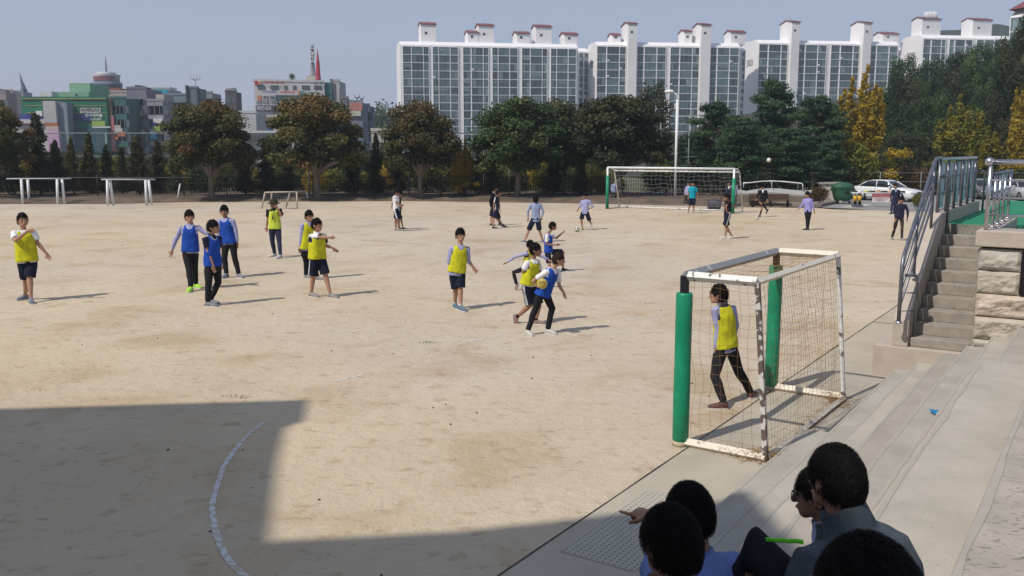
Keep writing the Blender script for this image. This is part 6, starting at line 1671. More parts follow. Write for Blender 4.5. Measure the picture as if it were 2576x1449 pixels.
for a, b in ((405, 725), (765, 1030)):
    t0, t1 = F6.t(x6(a)), F6.t(x6(b)); zb3 = F6.z(x6(a), y6(885)); ht = F6.z(x6(a), y6(795)) - zb3
    place('window', window_mesh(t1 - t0, ht, 4, 'c', M_SW), None, sg_, F6, t0, zb3, .05)
fpart(sg_, F6, 'teal_side', x6(1110), x6(1215), y6(610), y6(1300), C_('teal_side', (.05, .16, .16)), -.5, -8)
gr_side, Fgs, zgs = city('grey concrete rear block with pipes at the right of the clinic building', x6(1195), x6(1322), y6(592), 214, 20, C_('rear_block', (0.330, 0.330, 0.360), (0.450, 0.450, 0.465)))
put('dark_panel', fbox(Fgs, Fgs.t(x6(1200)), Fgs.t(x6(1265)), zgs - 14, zgs - .5, .15, 0), C_('dark_panel', (.12, .12, .14)), gr_side)
S = lambda *a, **k: fsign(sg_, F6, *a, **k)
S('한독약국', x6(235), x6(550), y6(596), y6(645), None, M_INKR); fpart(sg_, F6, 'red_logo', x6(115), x6(150), y6(592), y6(650), C_('red_logo', (.42, .03, .04)), .3); fpart(sg_, F6, 'orange_logo', x6(152), x6(205), y6(600), y6(645), C_('orange_logo', (.55, .25, .12)), .3)
S('교 회', x6(955), x6(1090), y6(605), y6(660), None, M_INKG)
S('노인요양병원', x6(202), x6(428), y6(733), y6(775), None, M_INKB); S('사랑바로', x6(458), x6(692), y6(733), y6(785), None, M_INKR); S('한의원치과', x6(812), x6(1020), y6(750), y6(790), None, M_INKG)
fpart(sg_, F6, 'orange_figure', x6(722), x6(755), y6(735), y6(790), C_('orange_logo', (.55, .25, .12)), .3); fpart(sg_, F6, 'teal_figure', x6(757), x6(790), y6(730), y6(785), C_('teal_figure', (.1, .3, .3)), .3)
S('치과', x6(205), x6(400), y6(805), y6(875), C_('pale_board', (.5, .52, .52)), M_INKD); fpart(sg_, F6, 'orange_logo', x6(140), x6(195), y6(800), y6(875), C_('orange_logo', (.5, .2, .1)), .3)
S('대한아동가족클리닉', x6(105), x6(570), y6(885), y6(945), C_('white_board2', (.6, .6, .62)), M_INKD); S('대진학원', x6(575), x6(925), y6(890), y6(950), C_('navy_board', (.02, .05, .10)), mat('yellow_sign_ink', (.55, .52, .2), .6))
S('제민내과', x6(115), x6(345), y6(955), y6(1030), C_('dark_board2', (.07, .07, .09)), M_INKW); fpart(sg_, F6, 'dark_board', x6(347), x6(500), y6(955), y6(1030), C_('purple_board', (.10, .10, .14)), .3)
fpart(sg_, F6, 'cream_band', x6(105), x6(700), y6(1100), y6(1165), C_('cream_band', (.50, .45, .36)), .2); S('대한한방병원', x6(120), x6(300), y6(1110), y6(1160), None, M_INKD)
for a in (190, 310, 430): fpart(sg_, F6, 'lower_window', x6(a), x6(a + 90), y6(1185), y6(1250), M_SW, .2)
fpart(sg_, F6, 'blue_band', x6(130), x6(330), y6(1262), y6(1300), C_('blue_band2', (.06, .12, .3)), .25)
# roof signs
put('cross_sign', fbox(F6, F6.t(x6(595)), F6.t(x6(692)), z6_, F6.z(x6(595), y6(478)), -1, -2.2), C_('pale_board', (.5, .52, .52)), sg_)
m = fbox(F6, F6.t(x6(628)), F6.t(x6(658)), F6.z(x6(628), y6(560)), F6.z(x6(628), y6(482)), -.9, -1.0); fbox(F6, F6.t(x6(610)), F6.t(x6(677)), F6.z(x6(628), y6(535)), F6.z(x6(628), y6(505)), -.905, -.995, m); put('green_cross', m, C_('dark_green_cross', (.02, .07, .05)), sg_)
put('ivory_roof_box', fbox(F6, F6.t(x6(845)), F6.t(x6(982)), z6_, F6.z(x6(845), y6(512)), -.6, -6), C_('ivory_box', (.56, .52, .46)), sg_)
def spire(label, pts, m_, extra=None, Y=207):
    b_ = at(x6(pts[0][0]), y6(pts[0][1]), Y); r_ = empty('church_spire', b_, label, 'spire')
    ps, rs = [], []
    for x, y, w in pts: ps.append(at(x6(x), y6(y), Y)); rs.append(w / 5.761 * Y / 2300 / 2)
    m = MB(); m.sweep(ps, rs, side=Vector((1, 0, 0)), n=8, smooth=False); put('spire', m, m_, r_); return r_
s1 = spire('tall grey flared church spire with vertical white lettering on the clinic roof', [(912, 512, 90), (910, 440, 66), (907, 330, 56), (905, 110, 50), (903, 72, 50)], C_('spire_grey2', (.27, .27, .29)))
for i, ch in enumerate('우리들교회'):
    y = 132 + i * 42; p = at(x6(906), y6(y), 207 - 2.6)
    m = MB(); w_ = 20 / 5.761 * 207 / 2300; m.box((p.x - w_, p.y + .01, p.z - .72), (p.x + w_, p.y + .2, p.z + .72)); put('letter_panel', m, C_('navy_panel', (.03, .05, .16)), s1)
    lettering(s1, ch, Vector((p.x, p.y - .03, p.z)), (1, 0, 0), (0, 0, 1), 1.35, M_INKW, name='spire_lettering')
spire('slender red cone spire right behind the grey church spire', [(990, 575, 78), (985, 470, 60), (985, 440, 62), (984, 330, 50), (978, 190, 16), (975, 112, 2)], C_('red_spire', (.34, .03, .05), (.40, .05, .07)), Y=212)
rt_, F7, z7 = city('tall narrow building with red and ivory top floors right of the large tree', x6(1460), x6(1645), y6(905), 188, 18, C_('slate_building', (0.169, 0.182, 0.234)), wins=(3, 9, 2.2, 1.7, 12, 3.1))
fpart(rt_, F7, 'red_top', x6(1460), x6(1645), y6(905), y6(1020), C_('red_top', (.36, .12, .10), (.42, .25, .22)), .3)
fpart(rt_, F7, 'ivory_floor', x6(1460), x6(1625), y6(1025), y6(1100), C_('ivory_floor', (.44, .44, .38)), .5)
for x, h_ in ((1545, 5), (1615, 4)):
    b_ = F7.p(F7.t(x6(x)), z7, -2); m = MB(); h_ *= .36; m.sweep([b_, b_ + Vector((0, 0, h_ * .5))], [.06, .06], n=5)
    for s in (-1, 1): m.sweep([b_ + Vector((0, 0, h_ * .5)), b_ + Vector((s * .4, 0, h_ * .7)), b_ + Vector((s * .5, 0, h_))], [.14, .1, .04], n=5)
    put('roof_antenna', m, M_INKD, rt_)
city('dark slate building at the right end of the left hand shops', x6(1650), x6(1745), y6(950), 196, 18, C_('slate_building2', (0.130, 0.143, 0.195)), wins=(2, 9, 2, 1.7, 3, 3.1))
city('dark building half hidden behind the large red tinted tree', x6(1320), x6(1440), y6(850), 192, 18, C_('slate_building3', (0.156, 0.156, 0.195)), wins=(3, 9, 2, 1.6, 3, 3.1))
city('small cream house between the large tree and the fourth tree', w2(1530), w2(1735), w1v(722), 150, 14, C_('cream_house', (.45, .42, .36)), wins=(4, 2, 1.6, 1.2, 3, 3))
# ============================================================ TREES
def leaf_material(name, cols, trans=.18):
    m = bpy.data.materials.new(name); m.use_nodes = True
    nt = m.node_tree; p = nt.nodes['Principled BSDF']; p.inputs['Roughness'].default_value = .65; p.inputs['Specular IOR Level'].default_value = .25
    at_ = nt.nodes.new('ShaderNodeAttribute'); at_.attribute_name = 'tint'
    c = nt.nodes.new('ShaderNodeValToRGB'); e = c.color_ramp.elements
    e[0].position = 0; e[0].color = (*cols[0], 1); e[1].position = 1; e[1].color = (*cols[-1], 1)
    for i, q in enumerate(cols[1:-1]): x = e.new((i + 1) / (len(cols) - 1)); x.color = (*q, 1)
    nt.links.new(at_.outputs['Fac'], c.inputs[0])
    ob = nt.nodes.new('ShaderNodeObjectInfo'); mr = nt.nodes.new('ShaderNodeMapRange'); mr.inputs['To Min'].default_value = .8; mr.inputs['To Max'].default_value = 1.25
    nt.links.new(ob.outputs['Random'], mr.inputs['Value'])
    h = nt.nodes.new('ShaderNodeHueSaturation'); nt.links.new(c.outputs[0], h.inputs['Color']); nt.links.new(mr.outputs[0], h.inputs['Value'])
    nt.links.new(h.outputs[0], p.inputs['Base Color'])
    tr = nt.nodes.new('ShaderNodeBsdfTranslucent'); nt.links.new(h.outputs[0], tr.inputs['Color'])
    mx = nt.nodes.new('ShaderNodeMixShader'); mx.inputs[0].default_value = trans
    nt.links.new(p.outputs[0], mx.inputs[1]); nt.links.new(tr.outputs[0], mx.inputs[2]); nt.links.new(mx.outputs[0], nt.nodes['Material Output'].inputs['Surface'])
    return m
LM = dict(
    autumn=leaf_material('autumn_leaves', [(.030, .045, .012), (.065, .078, .018), (.105, .095, .026), (.155, .082, .028)]),
    autumn2=leaf_material('brown_green_leaves', [(.030, .042, .014), (.056, .062, .018), (.088, .076, .024), (.115, .068, .026)]),
    green=leaf_material('green_leaves', [(.018, .040, .012), (.032, .062, .018), (.055, .085, .026), (.08, .095, .03)]),
    dark=leaf_material('dark_leaves', [(.016, .030, .012), (.030, .046, .016), (.055, .062, .022), (.075, .07, .028)]),
    pine=leaf_material('pine_needles', [(.012, .032, .017), (.022, .055, .024), (.04, .08, .03), (.055, .09, .035)], .1),
    ginkgo=leaf_material('golden_leaves', [(.22, .16, .015), (.36, .25, .02), (.46, .32, .03), (.38, .30, .05)], .3),
    ginkgo2=leaf_material('green_gold_leaves', [(.06, .085, .015), (.14, .14, .02), (.24, .19, .025), (.20, .18, .03)], .25),
    olive=leaf_material('olive_conifer_leaves', [(.022, .030, .010), (.045, .050, .014), (.075, .066, .018), (.085, .06, .02)]),
    hill=leaf_material('hillside_leaves', [(.012, .034, .012), (.026, .062, .018), (.052, .096, .024), (.080, .115, .03)]),
    bush=leaf_material('bush_leaves', [(.035, .05, .014), (.075, .085, .02), (.15, .14, .025), (.20, .17, .03)]),
    brown=leaf_material('dry_leaves', [(.06, .04, .02), (.11, .06, .025), (.13, .08, .03), (.07, .06, .025)]),
)
M_BARK = mat('bark', (.10, .075, .058), .95, (.055, .042, .034), 3, bump=.03, bscale=9)
M_BARKP = mat('pale_bark', (.20, .17, .14), .95, (.12, .10, .085), 3, bump=.02, bscale=9)

def crown_mesh(name, clumps, leaf, seed, material, shell=.55, flat=0.0, asp=1.0, dens=1.0, size=1.0):
    leaf = leaf * size
    g_ = np.random.default_rng(seed)
    V = []; T = []
    for (c, r, n, tint) in clumps:
        n = int(n * dens)
        d = g_.normal(size=(n, 3)); d /= np.linalg.norm(d, axis=1)[:, None]
        rad = shell + (1 - shell) * g_.random(n) ** .6
        rad *= 1 + .16 * g_.normal(size=n)
        p = np.array(c) + d * rad[:, None] * np.array(r)
        nn = d * .75 + g_.normal(size=(n, 3)) * .55
        nn[:, 2] += flat
        nn /= np.linalg.norm(nn, axis=1)[:, None]
        a = np.cross(nn, g_.normal(size=(n, 3))); a /= np.linalg.norm(a, axis=1)[:, None]
        b = np.cross(nn, a)
        s = leaf * (.55 + .9 * g_.random(n))[:, None]
        a = a * s * .5; b = b * s * .36
        a[:, 2] /= asp; b[:, 2] /= asp
        V.append(np.stack([p - a, p - b * .9 + a * .1, p + a, p + b], axis=1).reshape(-1, 3))
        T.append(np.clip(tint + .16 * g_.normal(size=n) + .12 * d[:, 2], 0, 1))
    V = np.concatenate(V); T = np.concatenate(T); n = len(T)
    me = bpy.data.meshes.new(name)
    me.vertices.add(n * 4); me.vertices.foreach_set('co', V.reshape(-1))
    me.loops.add(n * 4); me.loops.foreach_set('vertex_index', np.arange(n * 4, dtype=np.int32))
    me.polygons.add(n); me.polygons.foreach_set('loop_start', np.arange(n, dtype=np.int32) * 4)
    me.update(calc_edges=True)
    at_ = me.attributes.new('tint', 'FLOAT', 'FACE'); at_.data.foreach_set('value', T.astype(np.float32))
    me.materials.append(material); me.validate()
    return me
def limb_mesh(name, paths, bark):
    m = MB()
    for pts, rs in paths: m.sweep(pts, rs, n=8)
    return m.mesh(name, bark)
PROTO = {}
def proto(kind, pal, var):
    """unit tree: base at origin, crown half-width 1 (x, y), height 1 (z) scaled per instance: returns crown, trunk meshes"""
    k = (kind, pal, var)
    if k in PROTO: return PROTO[k]
    q = random.Random(hash(kind) % 1 + var * 13 + len(kind) * 7 + len(pal))
    cl = []; paths = []
    if kind == 'round':          # wide spreading crown, trunk bare in the lower quarter
        lo = .25
        nb = 22
        for i in range(nb):
            th = i * 2.399 + q.random() * .6; zz_ = (i + .5) / nb
            h = lo + .07 + (1 - lo - .13) * zz_ ** .9
            prof_ = math.sin(math.pi * min(1, (h - lo) / (1 - lo) * .86 + .16)) ** .55
            r = prof_ * (.62 + .2 * q.random()) * (1 if i % 4 else .4)
            c = (math.cos(th) * r, math.sin(th) * r, h)
            s = .24 + .11 * q.random()
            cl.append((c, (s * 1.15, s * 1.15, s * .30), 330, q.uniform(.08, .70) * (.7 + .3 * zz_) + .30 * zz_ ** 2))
            if i % 2 == 0: paths.append(([Vector((0, 0, .22)), Vector((c[0] * .35, c[1] * .35, .22 + (h - .22) * .55)), Vector(c)], [.045, .028, .008]))
        for i in range(14):
            th = q.random() * 6.28; r = q.uniform(.75, 1.0); h = q.uniform(lo + .05, .86)
            pr = math.sin(math.pi * min(1, (h - lo) / (1 - lo) * .86 + .16)) ** .55
            s = .11 + .08 * q.random(); cl.append(((math.cos(th) * r * pr, math.sin(th) * r * pr, h), (s * 1.2, s * 1.2, s * .32), 90, q.uniform(.2, 1)))
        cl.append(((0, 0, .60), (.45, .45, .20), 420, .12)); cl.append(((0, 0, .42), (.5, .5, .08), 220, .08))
        paths.insert(0, ([Vector((0, 0, -.02)), Vector((.01, 0, .04)), Vector((.015, .01, .15)), Vector((0, 0, .30)), Vector((0, 0, .62))], [.085, .062, .055, .050, .02]))
        leaf = .105; bark = M_BARKP
        me = crown_mesh('crown', cl, leaf, 100 + var, LM[pal], .30, .35, 2.4, 2.6, .62)
    elif kind == 'cone':
        for i in range(26):
            h = .10 + .86 * (i + .5) / 26; w = (1 - h) ** .7 * 1.0 + .08
            for j in range(3):
                th = q.random() * 6.28; r = w * .45 * q.random() ** .5
                cl.append(((math.cos(th) * r, math.sin(th) * r, h + q.uniform(-.02, .02)), (w * .52, w * .52, .055), 52, q.uniform(.05, .8)))
        cl.append(((0, 0, .965), (.07, .07, .05), 40, .7))
        paths.append(([Vector((0, 0, -.02)), Vector((0, 0, .9))], [.07, .01])); bark = M_BARK
        me = crown_mesh('crown', cl, .15, 200 + var, LM[pal], .3, .1, 5.0, 1.7, .75)
    elif kind == 'pine':
        for i in range(26):
            h = .26 + .70 * (i + .5) / 26; w = (1.0 - ((h - .45) / .62) ** 2 * .55 if h > .45 else .75 + .5 * (h - .26)) * .9
            if h > .85: w *= .55
            th = i * 2.4 + q.random(); r = w * q.uniform(.25, .85)
            s = .30 + .14 * q.random()
            if h > .85: s *= .75
            c = (math.cos(th) * r, math.sin(th) * r, h)
            cl.append((c, (s, s, .038 + .02 * q.random()), 300, q.uniform(.1, .75)))
            if i % 2: paths.append(([Vector((0, 0, h - .06)), Vector((c[0] * .6, c[1] * .6, h - .03)), Vector(c)], [.028, .018, .006]))
        paths.insert(0, ([Vector((0, 0, -.02)), Vector((.03, 0, .2)), Vector((-.03, .02, .5)), Vector((0, 0, .92))], [.07, .055, .04, .012])); bark = M_BARK
        me = crown_mesh('crown', cl, .095, 300 + var, LM[pal], .15, .5, 2.8, 2.4, .60)
    elif kind == 'ginkgo':
        stems = [(0, 0, 1.0)] + [(math.cos(a) * q.uniform(.3, .62), math.sin(a) * q.uniform(.3, .62), q.uniform(.62, .92)) for a in np.arange(0, 6.28, .62)]
        for (sx, sy, hh) in stems:
            for i in range(12):
                t = (i + 1) / 12; h = .14 + (hh - .14) * t; w = .17 * (1 - t) ** .6 + .045
                cl.append(((sx * min(1, t * 1.7) + q.gauss(0, .03), sy * min(1, t * 1.7) + q.gauss(0, .03), h), (w, w, .045), 62, q.uniform(.1, .95)))
            paths.append(([Vector((0, 0, .1)), Vector((sx * .6, sy * .6, .14 + (hh - .14) * .35)), Vector((sx, sy, hh * .95))], [.04, .025, .006]))
        for i in range(10):
            th = q.random() * 6.28; r = q.uniform(.5, 1.0); h = q.uniform(.12, .34); cl.append(((math.cos(th) * r, math.sin(th) * r, h), (.22, .22, .05), 110, q.uniform(.1, .8)))
        paths.insert(0, ([Vector((0, 0, -.02)), Vector((0, 0, .35)), Vector((0, 0, .97))], [.06, .045, .006])); bark = M_BARK
        me = crown_mesh('crown', cl, .088, 400 + var, LM[pal], .15, .1, 3.6, 2.2, .72)
    elif kind == 'bush':
        for i in range(16):
            th = i * 2.4; r = .75 * math.sqrt((i + .5) / 16); h = .25 + .6 * (1 - r * r) * q.uniform(.6, 1.1)
            cl.append(((math.cos(th) * r, math.sin(th) * r, h), (.36, .36, .22), 150, q.uniform(.05, .95)))
        cl.append(((0, 0, .3), (.9, .9, .28), 500, .15))
        for i in range(5): th = i * 1.26; paths.append(([Vector((0, 0, -.02)), Vector((math.cos(th) * .5, math.sin(th) * .5, .6))], [.03, .008]))
        bark = M_BARK; me = crown_mesh('crown', cl, .13, 500 + var, LM[pal], .3, .1, 2.0, 1.8, .75)
    elif kind == 'hill':
        for i in range(20):
            th = i * 2.4 + q.random(); f = (i + .5) / 20; h = .22 + .74 * f
            pr = math.sin(math.pi * min(1, .18 + .74 * f)) ** .6
            r = pr * q.uniform(.35, .8); s = .30 + .12 * q.random()
            cl.append(((math.cos(th) * r, math.sin(th) * r, h), (s, s, .12), 170, q.uniform(.05, .8) * (.6 + .5 * f)))
        cl.append(((0, 0, .5), (.6, .6, .3), 500, .08))
        paths.append(([Vector((0, 0, -.03)), Vector((.02, 0, .3)), Vector((0, 0, .75))], [.06, .045, .015])); bark = M_BARK
        me = crown_mesh('crown', cl, .12, 600 + var, LM[pal], .30, .25, 3.0, 2.2, .62)
    PROTO[k] = (me, limb_mesh('trunk', paths, bark)); return PROTO[k]
used_rot = random.Random(99)
_U = 'first second third fourth fifth sixth seventh eighth ninth tenth eleventh twelfth thirteenth fourteenth fifteenth sixteenth seventeenth eighteenth nineteenth'.split()
def ordn(i):      # 0-based
    n = i + 1
    if n < 20: return _U[n - 1]
    t = {2: 'twent', 3: 'thirt', 4: 'fort', 5: 'fift'}[n // 10]
    return t + 'ieth' if n % 10 == 0 else t + 'y-' + _U[n % 10 - 1]
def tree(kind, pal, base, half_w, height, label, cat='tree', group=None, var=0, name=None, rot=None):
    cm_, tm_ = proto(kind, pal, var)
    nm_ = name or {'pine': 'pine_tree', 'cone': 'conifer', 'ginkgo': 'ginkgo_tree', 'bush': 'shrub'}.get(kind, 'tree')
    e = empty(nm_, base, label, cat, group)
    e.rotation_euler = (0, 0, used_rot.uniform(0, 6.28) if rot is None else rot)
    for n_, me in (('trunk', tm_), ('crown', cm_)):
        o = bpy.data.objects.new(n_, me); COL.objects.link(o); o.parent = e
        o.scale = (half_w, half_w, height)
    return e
def tree_px(kind, pal, u, vtop, wpx, Y, label, zb=.2, **k):
    zt = at(u, vtop, Y).z; hw = wpx / 2 * Y / 2300 * (.93 if kind == 'round' else .86 if kind == 'pine' else 1.22 if kind == 'ginkgo' else 1)
    b = at(u, 400, Y); b.z = zb
    return tree(kind, pal, b, hw * 1.0, (zt - zb), label, **k)
# field edge trees
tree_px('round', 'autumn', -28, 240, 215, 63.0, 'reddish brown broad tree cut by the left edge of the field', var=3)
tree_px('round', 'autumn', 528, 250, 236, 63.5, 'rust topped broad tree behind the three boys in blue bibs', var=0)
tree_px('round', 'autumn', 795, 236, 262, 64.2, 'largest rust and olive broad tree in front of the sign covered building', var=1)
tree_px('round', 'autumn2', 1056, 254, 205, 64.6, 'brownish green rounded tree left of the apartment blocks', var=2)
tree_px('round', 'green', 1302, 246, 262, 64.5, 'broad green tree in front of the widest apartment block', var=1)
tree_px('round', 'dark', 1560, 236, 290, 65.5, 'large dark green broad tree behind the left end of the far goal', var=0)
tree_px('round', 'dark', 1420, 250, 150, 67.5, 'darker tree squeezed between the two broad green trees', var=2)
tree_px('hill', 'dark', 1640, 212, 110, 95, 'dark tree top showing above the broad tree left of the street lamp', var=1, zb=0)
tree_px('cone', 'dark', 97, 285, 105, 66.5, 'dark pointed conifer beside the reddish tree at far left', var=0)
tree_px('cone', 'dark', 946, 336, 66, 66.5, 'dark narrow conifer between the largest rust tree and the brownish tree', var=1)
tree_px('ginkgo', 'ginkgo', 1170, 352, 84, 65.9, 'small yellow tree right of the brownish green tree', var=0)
tree_px('bush', 'ginkgo', 1160, 400, 70, 66.6, 'golden shrub against the foot of the apartment block', cat='shrub', var=0)
HEDGE = 'conifers along the fence'
q = random.Random(4)
spec = [(-30, 330, 80), (30, 345, 75), (140, 352, 70), (180, 344, 55), (226, 334, 62), (268, 362, 55), (305, 370, 55), (346, 340, 80), (398, 352, 62), (440, 366, 66), (615, 372, 70), (668, 352, 74), (720, 372, 66), (885, 376, 70), (1000, 352, 66), (1205, 366, 66), (1235, 380, 60), (1392, 392, 66), (1462, 400, 66)]
names = {}
for i, (u, v, w) in enumerate(spec):
    near = ['left of the first white bar frame', 'above the first white bar frame', 'right of the dark pointed conifer', 'slim one of a pair above the first bar frame', 'slim, under the green shopping building', 'short, above the second bar frame', 'short, second above the second bar frame', 'olive and bushy, left of the rust topped tree', 'left foot of the rust topped tree', 'behind the trunk of the rust topped tree',
            'right foot of the rust topped tree', 'between the two rust trees', 'behind the small goal', 'right foot of the largest rust tree', 'left foot of the brownish tree', 'left of the broad green tree', 'at the trunks of the broad green tree', 'between the broad green trees', 'left foot of the large dark tree'][i]
    tree_px('cone', 'olive' if i in (3, 4, 7, 8, 11, 14) else 'dark', u, v, w * 1.15, 66.2 + (i % 3) * .9, 'conifer ' + near, group=HEDGE, var=i % 3)
for i in range(46):
    u = -70 + i * 36 + q.uniform(-10, 10); Y = 70 + (i % 4) * 2.4
    v = q.uniform(392, 428)
    # low growth behind the picket fence: nobody could tell these apart, so they share a true label
    tree_px('bush', ('ginkgo2', 'green', 'bush', 'bush', 'ginkgo')[i % 5], u, v, q.uniform(62, 90), Y, '%s shrub from the left in the %s undergrowth behind the black picket fence' % (ordn(i), ('yellowish', 'green', 'mixed', 'mixed', 'golden')[i % 5]), cat='shrub', group='shrubs behind the picket fence', var=i % 3, zb=-.2)
for i in range(30):
    u = -60 + i * 54 + q.uniform(-14, 14); Y = 82 + (i % 3) * 4
    tree_px('hill', ('dark', 'green', 'olive')[i % 3], u, q.uniform(362, 392), q.uniform(70, 100), Y, '%s tree from the left in the green strip beyond the net fence' % ordn(i), group='trees beyond the net fence', var=i % 3, zb=-.2)
# pines on the right of the goal
for i, (u, v, w, Y, lb) in enumerate(((1795, 252, 165, 66, 'pine with layered branches just right of the street lamp'), (1945, 194, 165, 74, 'tallest pine, standing above the others right of the far goal'), (1862, 290, 190, 62.5, 'low spreading pine above the concrete wash basin'),
        (2050, 238, 185, 69, 'wide pine left of the tall golden ginkgo'), (1740, 330, 130, 72, 'small pine behind the foot of the street lamp'), (1985, 318, 190, 63.5, 'spreading pine behind the green bin'), (2105, 262, 130, 74, 'pine close against the golden ginkgo'), (2090, 352, 130, 66.5, 'low pine branches beside the car park'))):
    tree_px('pine', 'pine', u, v, w * 1.12, Y, lb, var=i % 3)
for i in range(22):
    u = 1650 + i * 24 + q.uniform(-8, 8)
    tree_px('bush', ('dark', 'bush', 'green')[i % 3], u, q.uniform(375, 425), q.uniform(70, 100), 72 + (i % 3) * 3, '%s shrub from the left in the undergrowth beneath the pines' % ordn(i), cat='shrub', group='shrubs beneath the pines', var=i % 3, zb=0)
# ginkgos
tree_px('ginkgo', 'ginkgo', 2168, 172, 165, 72, 'tall golden yellow ginkgo with several spires', var=1)
tree_px('bush', 'ginkgo2', 2138, 352, 150, 69, 'spreading yellow branches at the foot of the tall golden ginkgo', cat='shrub', var=1)
tree_px('ginkgo', 'ginkgo2', 2408, 245, 170, 80, 'dull yellow green ginkgo behind the stair railing', var=2)
tree_px('ginkgo', 'ginkgo', 2584, 205, 150, 74, 'golden ginkgo at the right edge above the steel railing', var=0)
tree_px('ginkgo', 'ginkgo2', 2480, 320, 130, 77, 'small yellowish tree between the two ginkgos at right', var=1)
# hill and its wood
def hz_(x, y):
    sy = max(0, min(1, (y - 80) / 75)); sx = max(0, min(1, (x - 24) / 40)); sy = sy * sy * (3 - 2 * sy); sx = sx * sx * (3 - 2 * sx)
    return 13 * sy * sx
hm = MB(); nx, ny = 40, 30
for j in range(ny + 1):
    for i in range(nx + 1):
        x = 16 + i * 4.6; y = 78 + j * 6; hm.v.append((x, y, hz_(x, y) - .02 + .3 * noise.noise(Vector((x * .1, y * .1, 0))) * (hz_(x, y) > .3)))
for j in range(ny):
    for i in range(nx): a = j * (nx + 1) + i; hm.f.append((a, a + 1, a + nx + 2, a + nx + 1)); hm.m.append(0); hm.sm.append(True)
structure('hill', hm, mat('forest_floor', (.05, .045, .025), .95, (.03, .03, .018), .3))
sky_u = [1990, 2100, 2200, 2235, 2270, 2300, 2350, 2400, 2440, 2480, 2510, 2540, 2600]
sky_v = [300, 270, 225, 165, 148, 152, 145, 128, 112, 122, 88, 66, 55]
rows = ((128, 0, 66, 'hill'), (112, 42, 62, 'hill'), (100, 88, 60, 'green'), (92, 140, 62, 'hill'), (86, 190, 66, 'green'), (82, 235, 70, 'olive'))
for ri, (Y, dv, sp_, pal) in enumerate(rows):
    u = 2195 + (ri % 2) * 18 if ri < 3 else 2150 + (ri % 2) * 20
    cnt = 0
    while u < 2660:
        v = np.interp(u, sky_u, sky_v) + dv + q.uniform(-10, 14)
        x = (u - 1288) / 2300 * Y; zb = hz_(x, Y) - .3
        w = sp_ * q.uniform(1.25, 1.7)
        if at(u, v, Y).z - zb > 2.0:
            tree_px('hill', pal if q.random() < .75 else 'dark', u, v, w, Y, '%s tree from the left in the %s row of the wooded hill' % (ordn(cnt), ('skyline', 'second highest', 'third highest', 'middle', 'second lowest', 'lowest')[ri]), group='trees of the wooded hill', var=(ri + int(u)) % 3, zb=zb)
            cnt += 1
        u += sp_ * q.uniform(.75, 1.0)
for i, (u, v, w, Y) in enumerate(((2525, 95, 110, 88), (2568, 52, 130, 84), (2600, 130, 140, 79))):
    x = (u - 1288) / 2300 * Y
    tree_px('hill', 'dark', u, v, w, Y, ('dark tree right of the hill, lower of two before the top right block', 'highest dark tree at the top right by the red roofed block', 'dark tree cut by the right edge above the ginkgo')[i], var=i, zb=hz_(x, Y) - .2)
# dry shrubs behind the car park and small things
for i, (u, v, w) in enumerate(((2235, 418, 70), (2275, 412, 80), (2320, 420, 70), (2195, 430, 60), (2360, 426, 70), (2410, 420, 80), (2460, 425, 80), (2520, 415, 90), (2575, 420, 90))):
    tree_px('bush', 'brown' if i < 4 else 'dark', u, v, w, 72 + i % 2, ('%s dry brown bush from the left behind the car park' % ordn(i)) if i < 4 else ('%s dark bush from the left behind the steel railings' % ordn(i - 4)), cat='shrub', group='dry bushes behind the car park' if i < 4 else 'dark bushes behind the railings', var=i % 3, zb=0, name='shrub')
tree_px('bush', 'bush', 2318, 478, 34, 54, 'small green bush at the right of the car park beside the stair railing', cat='shrub', var=1, zb=0)
tree_px('bush', 'brown', 2062, 470, 62, 60.5, 'brown tangled bush left of the cream pillar', cat='shrub', var=2, zb=0)
# low wire fence behind the car
wf = empty('wire_fence', (26, 68, 0), 'thin grey wire fence behind the white car', 'fence')
for x in np.arange(18, 42, 3.0): put('post', tube([Vector((x, 67.5, 0)), Vector((x, 67.5, 1.9))], .03, 6), M_FG, wf)
for z in (1.85, 1.2, .5): put('wire', tube([Vector((18, 67.5, z)), Vector((41, 67.5, z))], .012, 5), M_FG, wf)
# small wooded rise beyond the shops and far ridge at right
far = MB(); 
for i in range(41):
    u = 2320 + i * 8; v = 76 - 16 * math.exp(-((u - 2500) / 60) ** 2) - 4 * noise.noise(Vector((u * .03, 0, 0)));  p = at(u, v, 900); far.v += [tuple(p), (p.x * 1.0, p.y, 0), (p.x * 1.02, p.y + 120, 0)]
for i in range(40): a = i * 3; far.f += [(a + 1, a + 4, a + 3, a), (a, a + 3, a + 5, a + 2)]; far.m += [0, 0]; far.sm += [True, True]
structure('distant_ridge', far, mat('distant_wood', (.035, .05, .03), .95, (.025, .04, .025), .05))
fw = MB(); c = at(962, 400, 300); rx = 34 * 300 / 2300
me_ = crown_mesh('wooded_knoll', [((0, 0, 3), (rx * 1.1, 8, 13.5), 7000, .4)] + [((math.cos(a) * rx * .6, math.sin(a) * 5, 8 + 4 * math.sin(a * 3)), (3, 3, 3), 400, .3 + .4 * ((i * 7) % 5) / 5) for i, a in enumerate(np.arange(0, 6.28, .5))], 1.0, 9, LM['green'], .7)
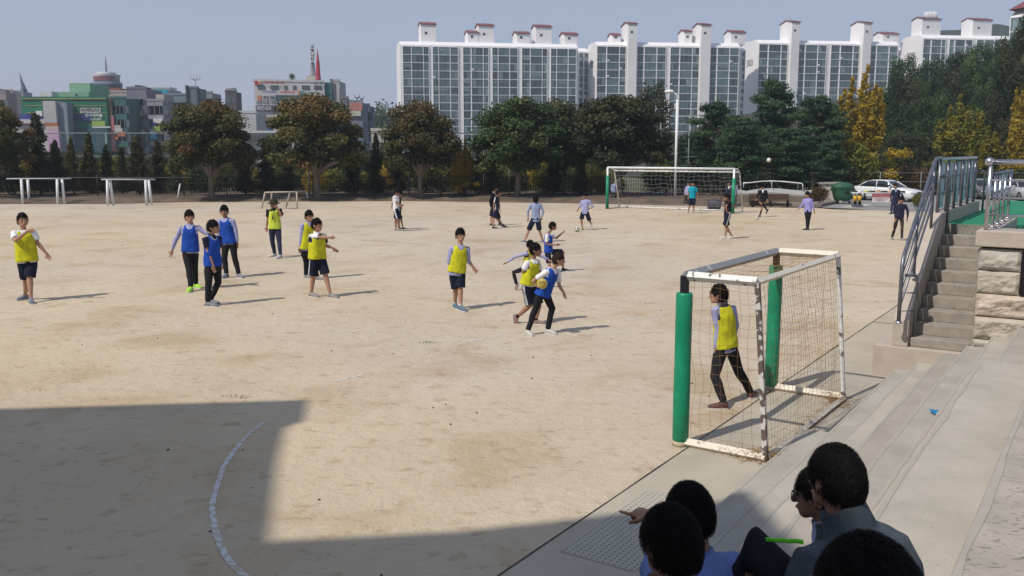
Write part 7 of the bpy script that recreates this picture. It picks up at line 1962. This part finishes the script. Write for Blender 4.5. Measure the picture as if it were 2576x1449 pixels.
o = bpy.data.objects.new('wooded_knoll', me_); COL.objects.link(o); o.location = (c.x, c.y, 0); o['kind'] = 'stuff'; o['label'] = 'far wooded knoll seen between the shops and the brownish tree'; o['category'] = 'wood'

# ground clutter: leaves, pebbles and tufts scattered on the sand
m = MB(); q = random.Random(21)
for i in range(260):
    x = q.uniform(-16, 8); y = q.uniform(6.5, 40); 
    if Vector((x, y, 0)).dot(TN) > -4.2: continue
    s = q.uniform(.006, .022); a = q.random() * 3; m.ball((x, y, s * .3), (s, s * .7, s * .5), (Vector((math.cos(a), math.sin(a), 0)), Vector((-math.sin(a), math.cos(a), 0)), Vector((0, 0, 1))), 6, 4)
o = put('pebbles', m, mat('dark_pebble', (.09, .08, .06), .9)); tag(o, 'small dark pebbles and crumbs scattered over the sand', 'pebbles', kind='stuff')
m = MB()
for (u, v) in ((1072, 862), (598, 999)):
    c = G(u, v)
    for i in range(26):
        a = q.random() * 6.28; r = q.uniform(.02, .16); p = c + Vector((math.cos(a) * r * 1.4, math.sin(a) * r * .6, 0)); w = Vector((-math.sin(a), math.cos(a), 0)) * .006
        m.add([p - w, p + w, p + Vector((math.cos(a) * .03, math.sin(a) * .03, q.uniform(.02, .05)))], [(0, 1, 2)])
o = put('grass_tufts', m, mat('weed_green', (.05, .13, .05), .8)); tag(o, 'tiny green weeds on the sand', 'weeds', kind='stuff')

# ============================================================ AIR
hb_ = MB(); hb_.box((-700, -60, -1.2), (700, 800, 75)); hz = put('haze', hb_, [])
hz['kind'] = 'stuff'; hz['label'] = 'thin bluish haze'; hz['category'] = 'haze'
hmm = bpy.data.materials.new('haze'); hmm.use_nodes = True; nt = hmm.node_tree
nt.nodes.remove(nt.nodes['Principled BSDF']); pv_ = nt.nodes.new('ShaderNodeVolumePrincipled')
pv_.inputs['Color'].default_value = (.86, .91, 1, 1); pv_.inputs['Density'].default_value = .00052; pv_.inputs['Anisotropy'].default_value = .3
nt.links.new(pv_.outputs[0], nt.nodes['Material Output'].inputs['Volume'])
hz.data.materials.append(hmm)
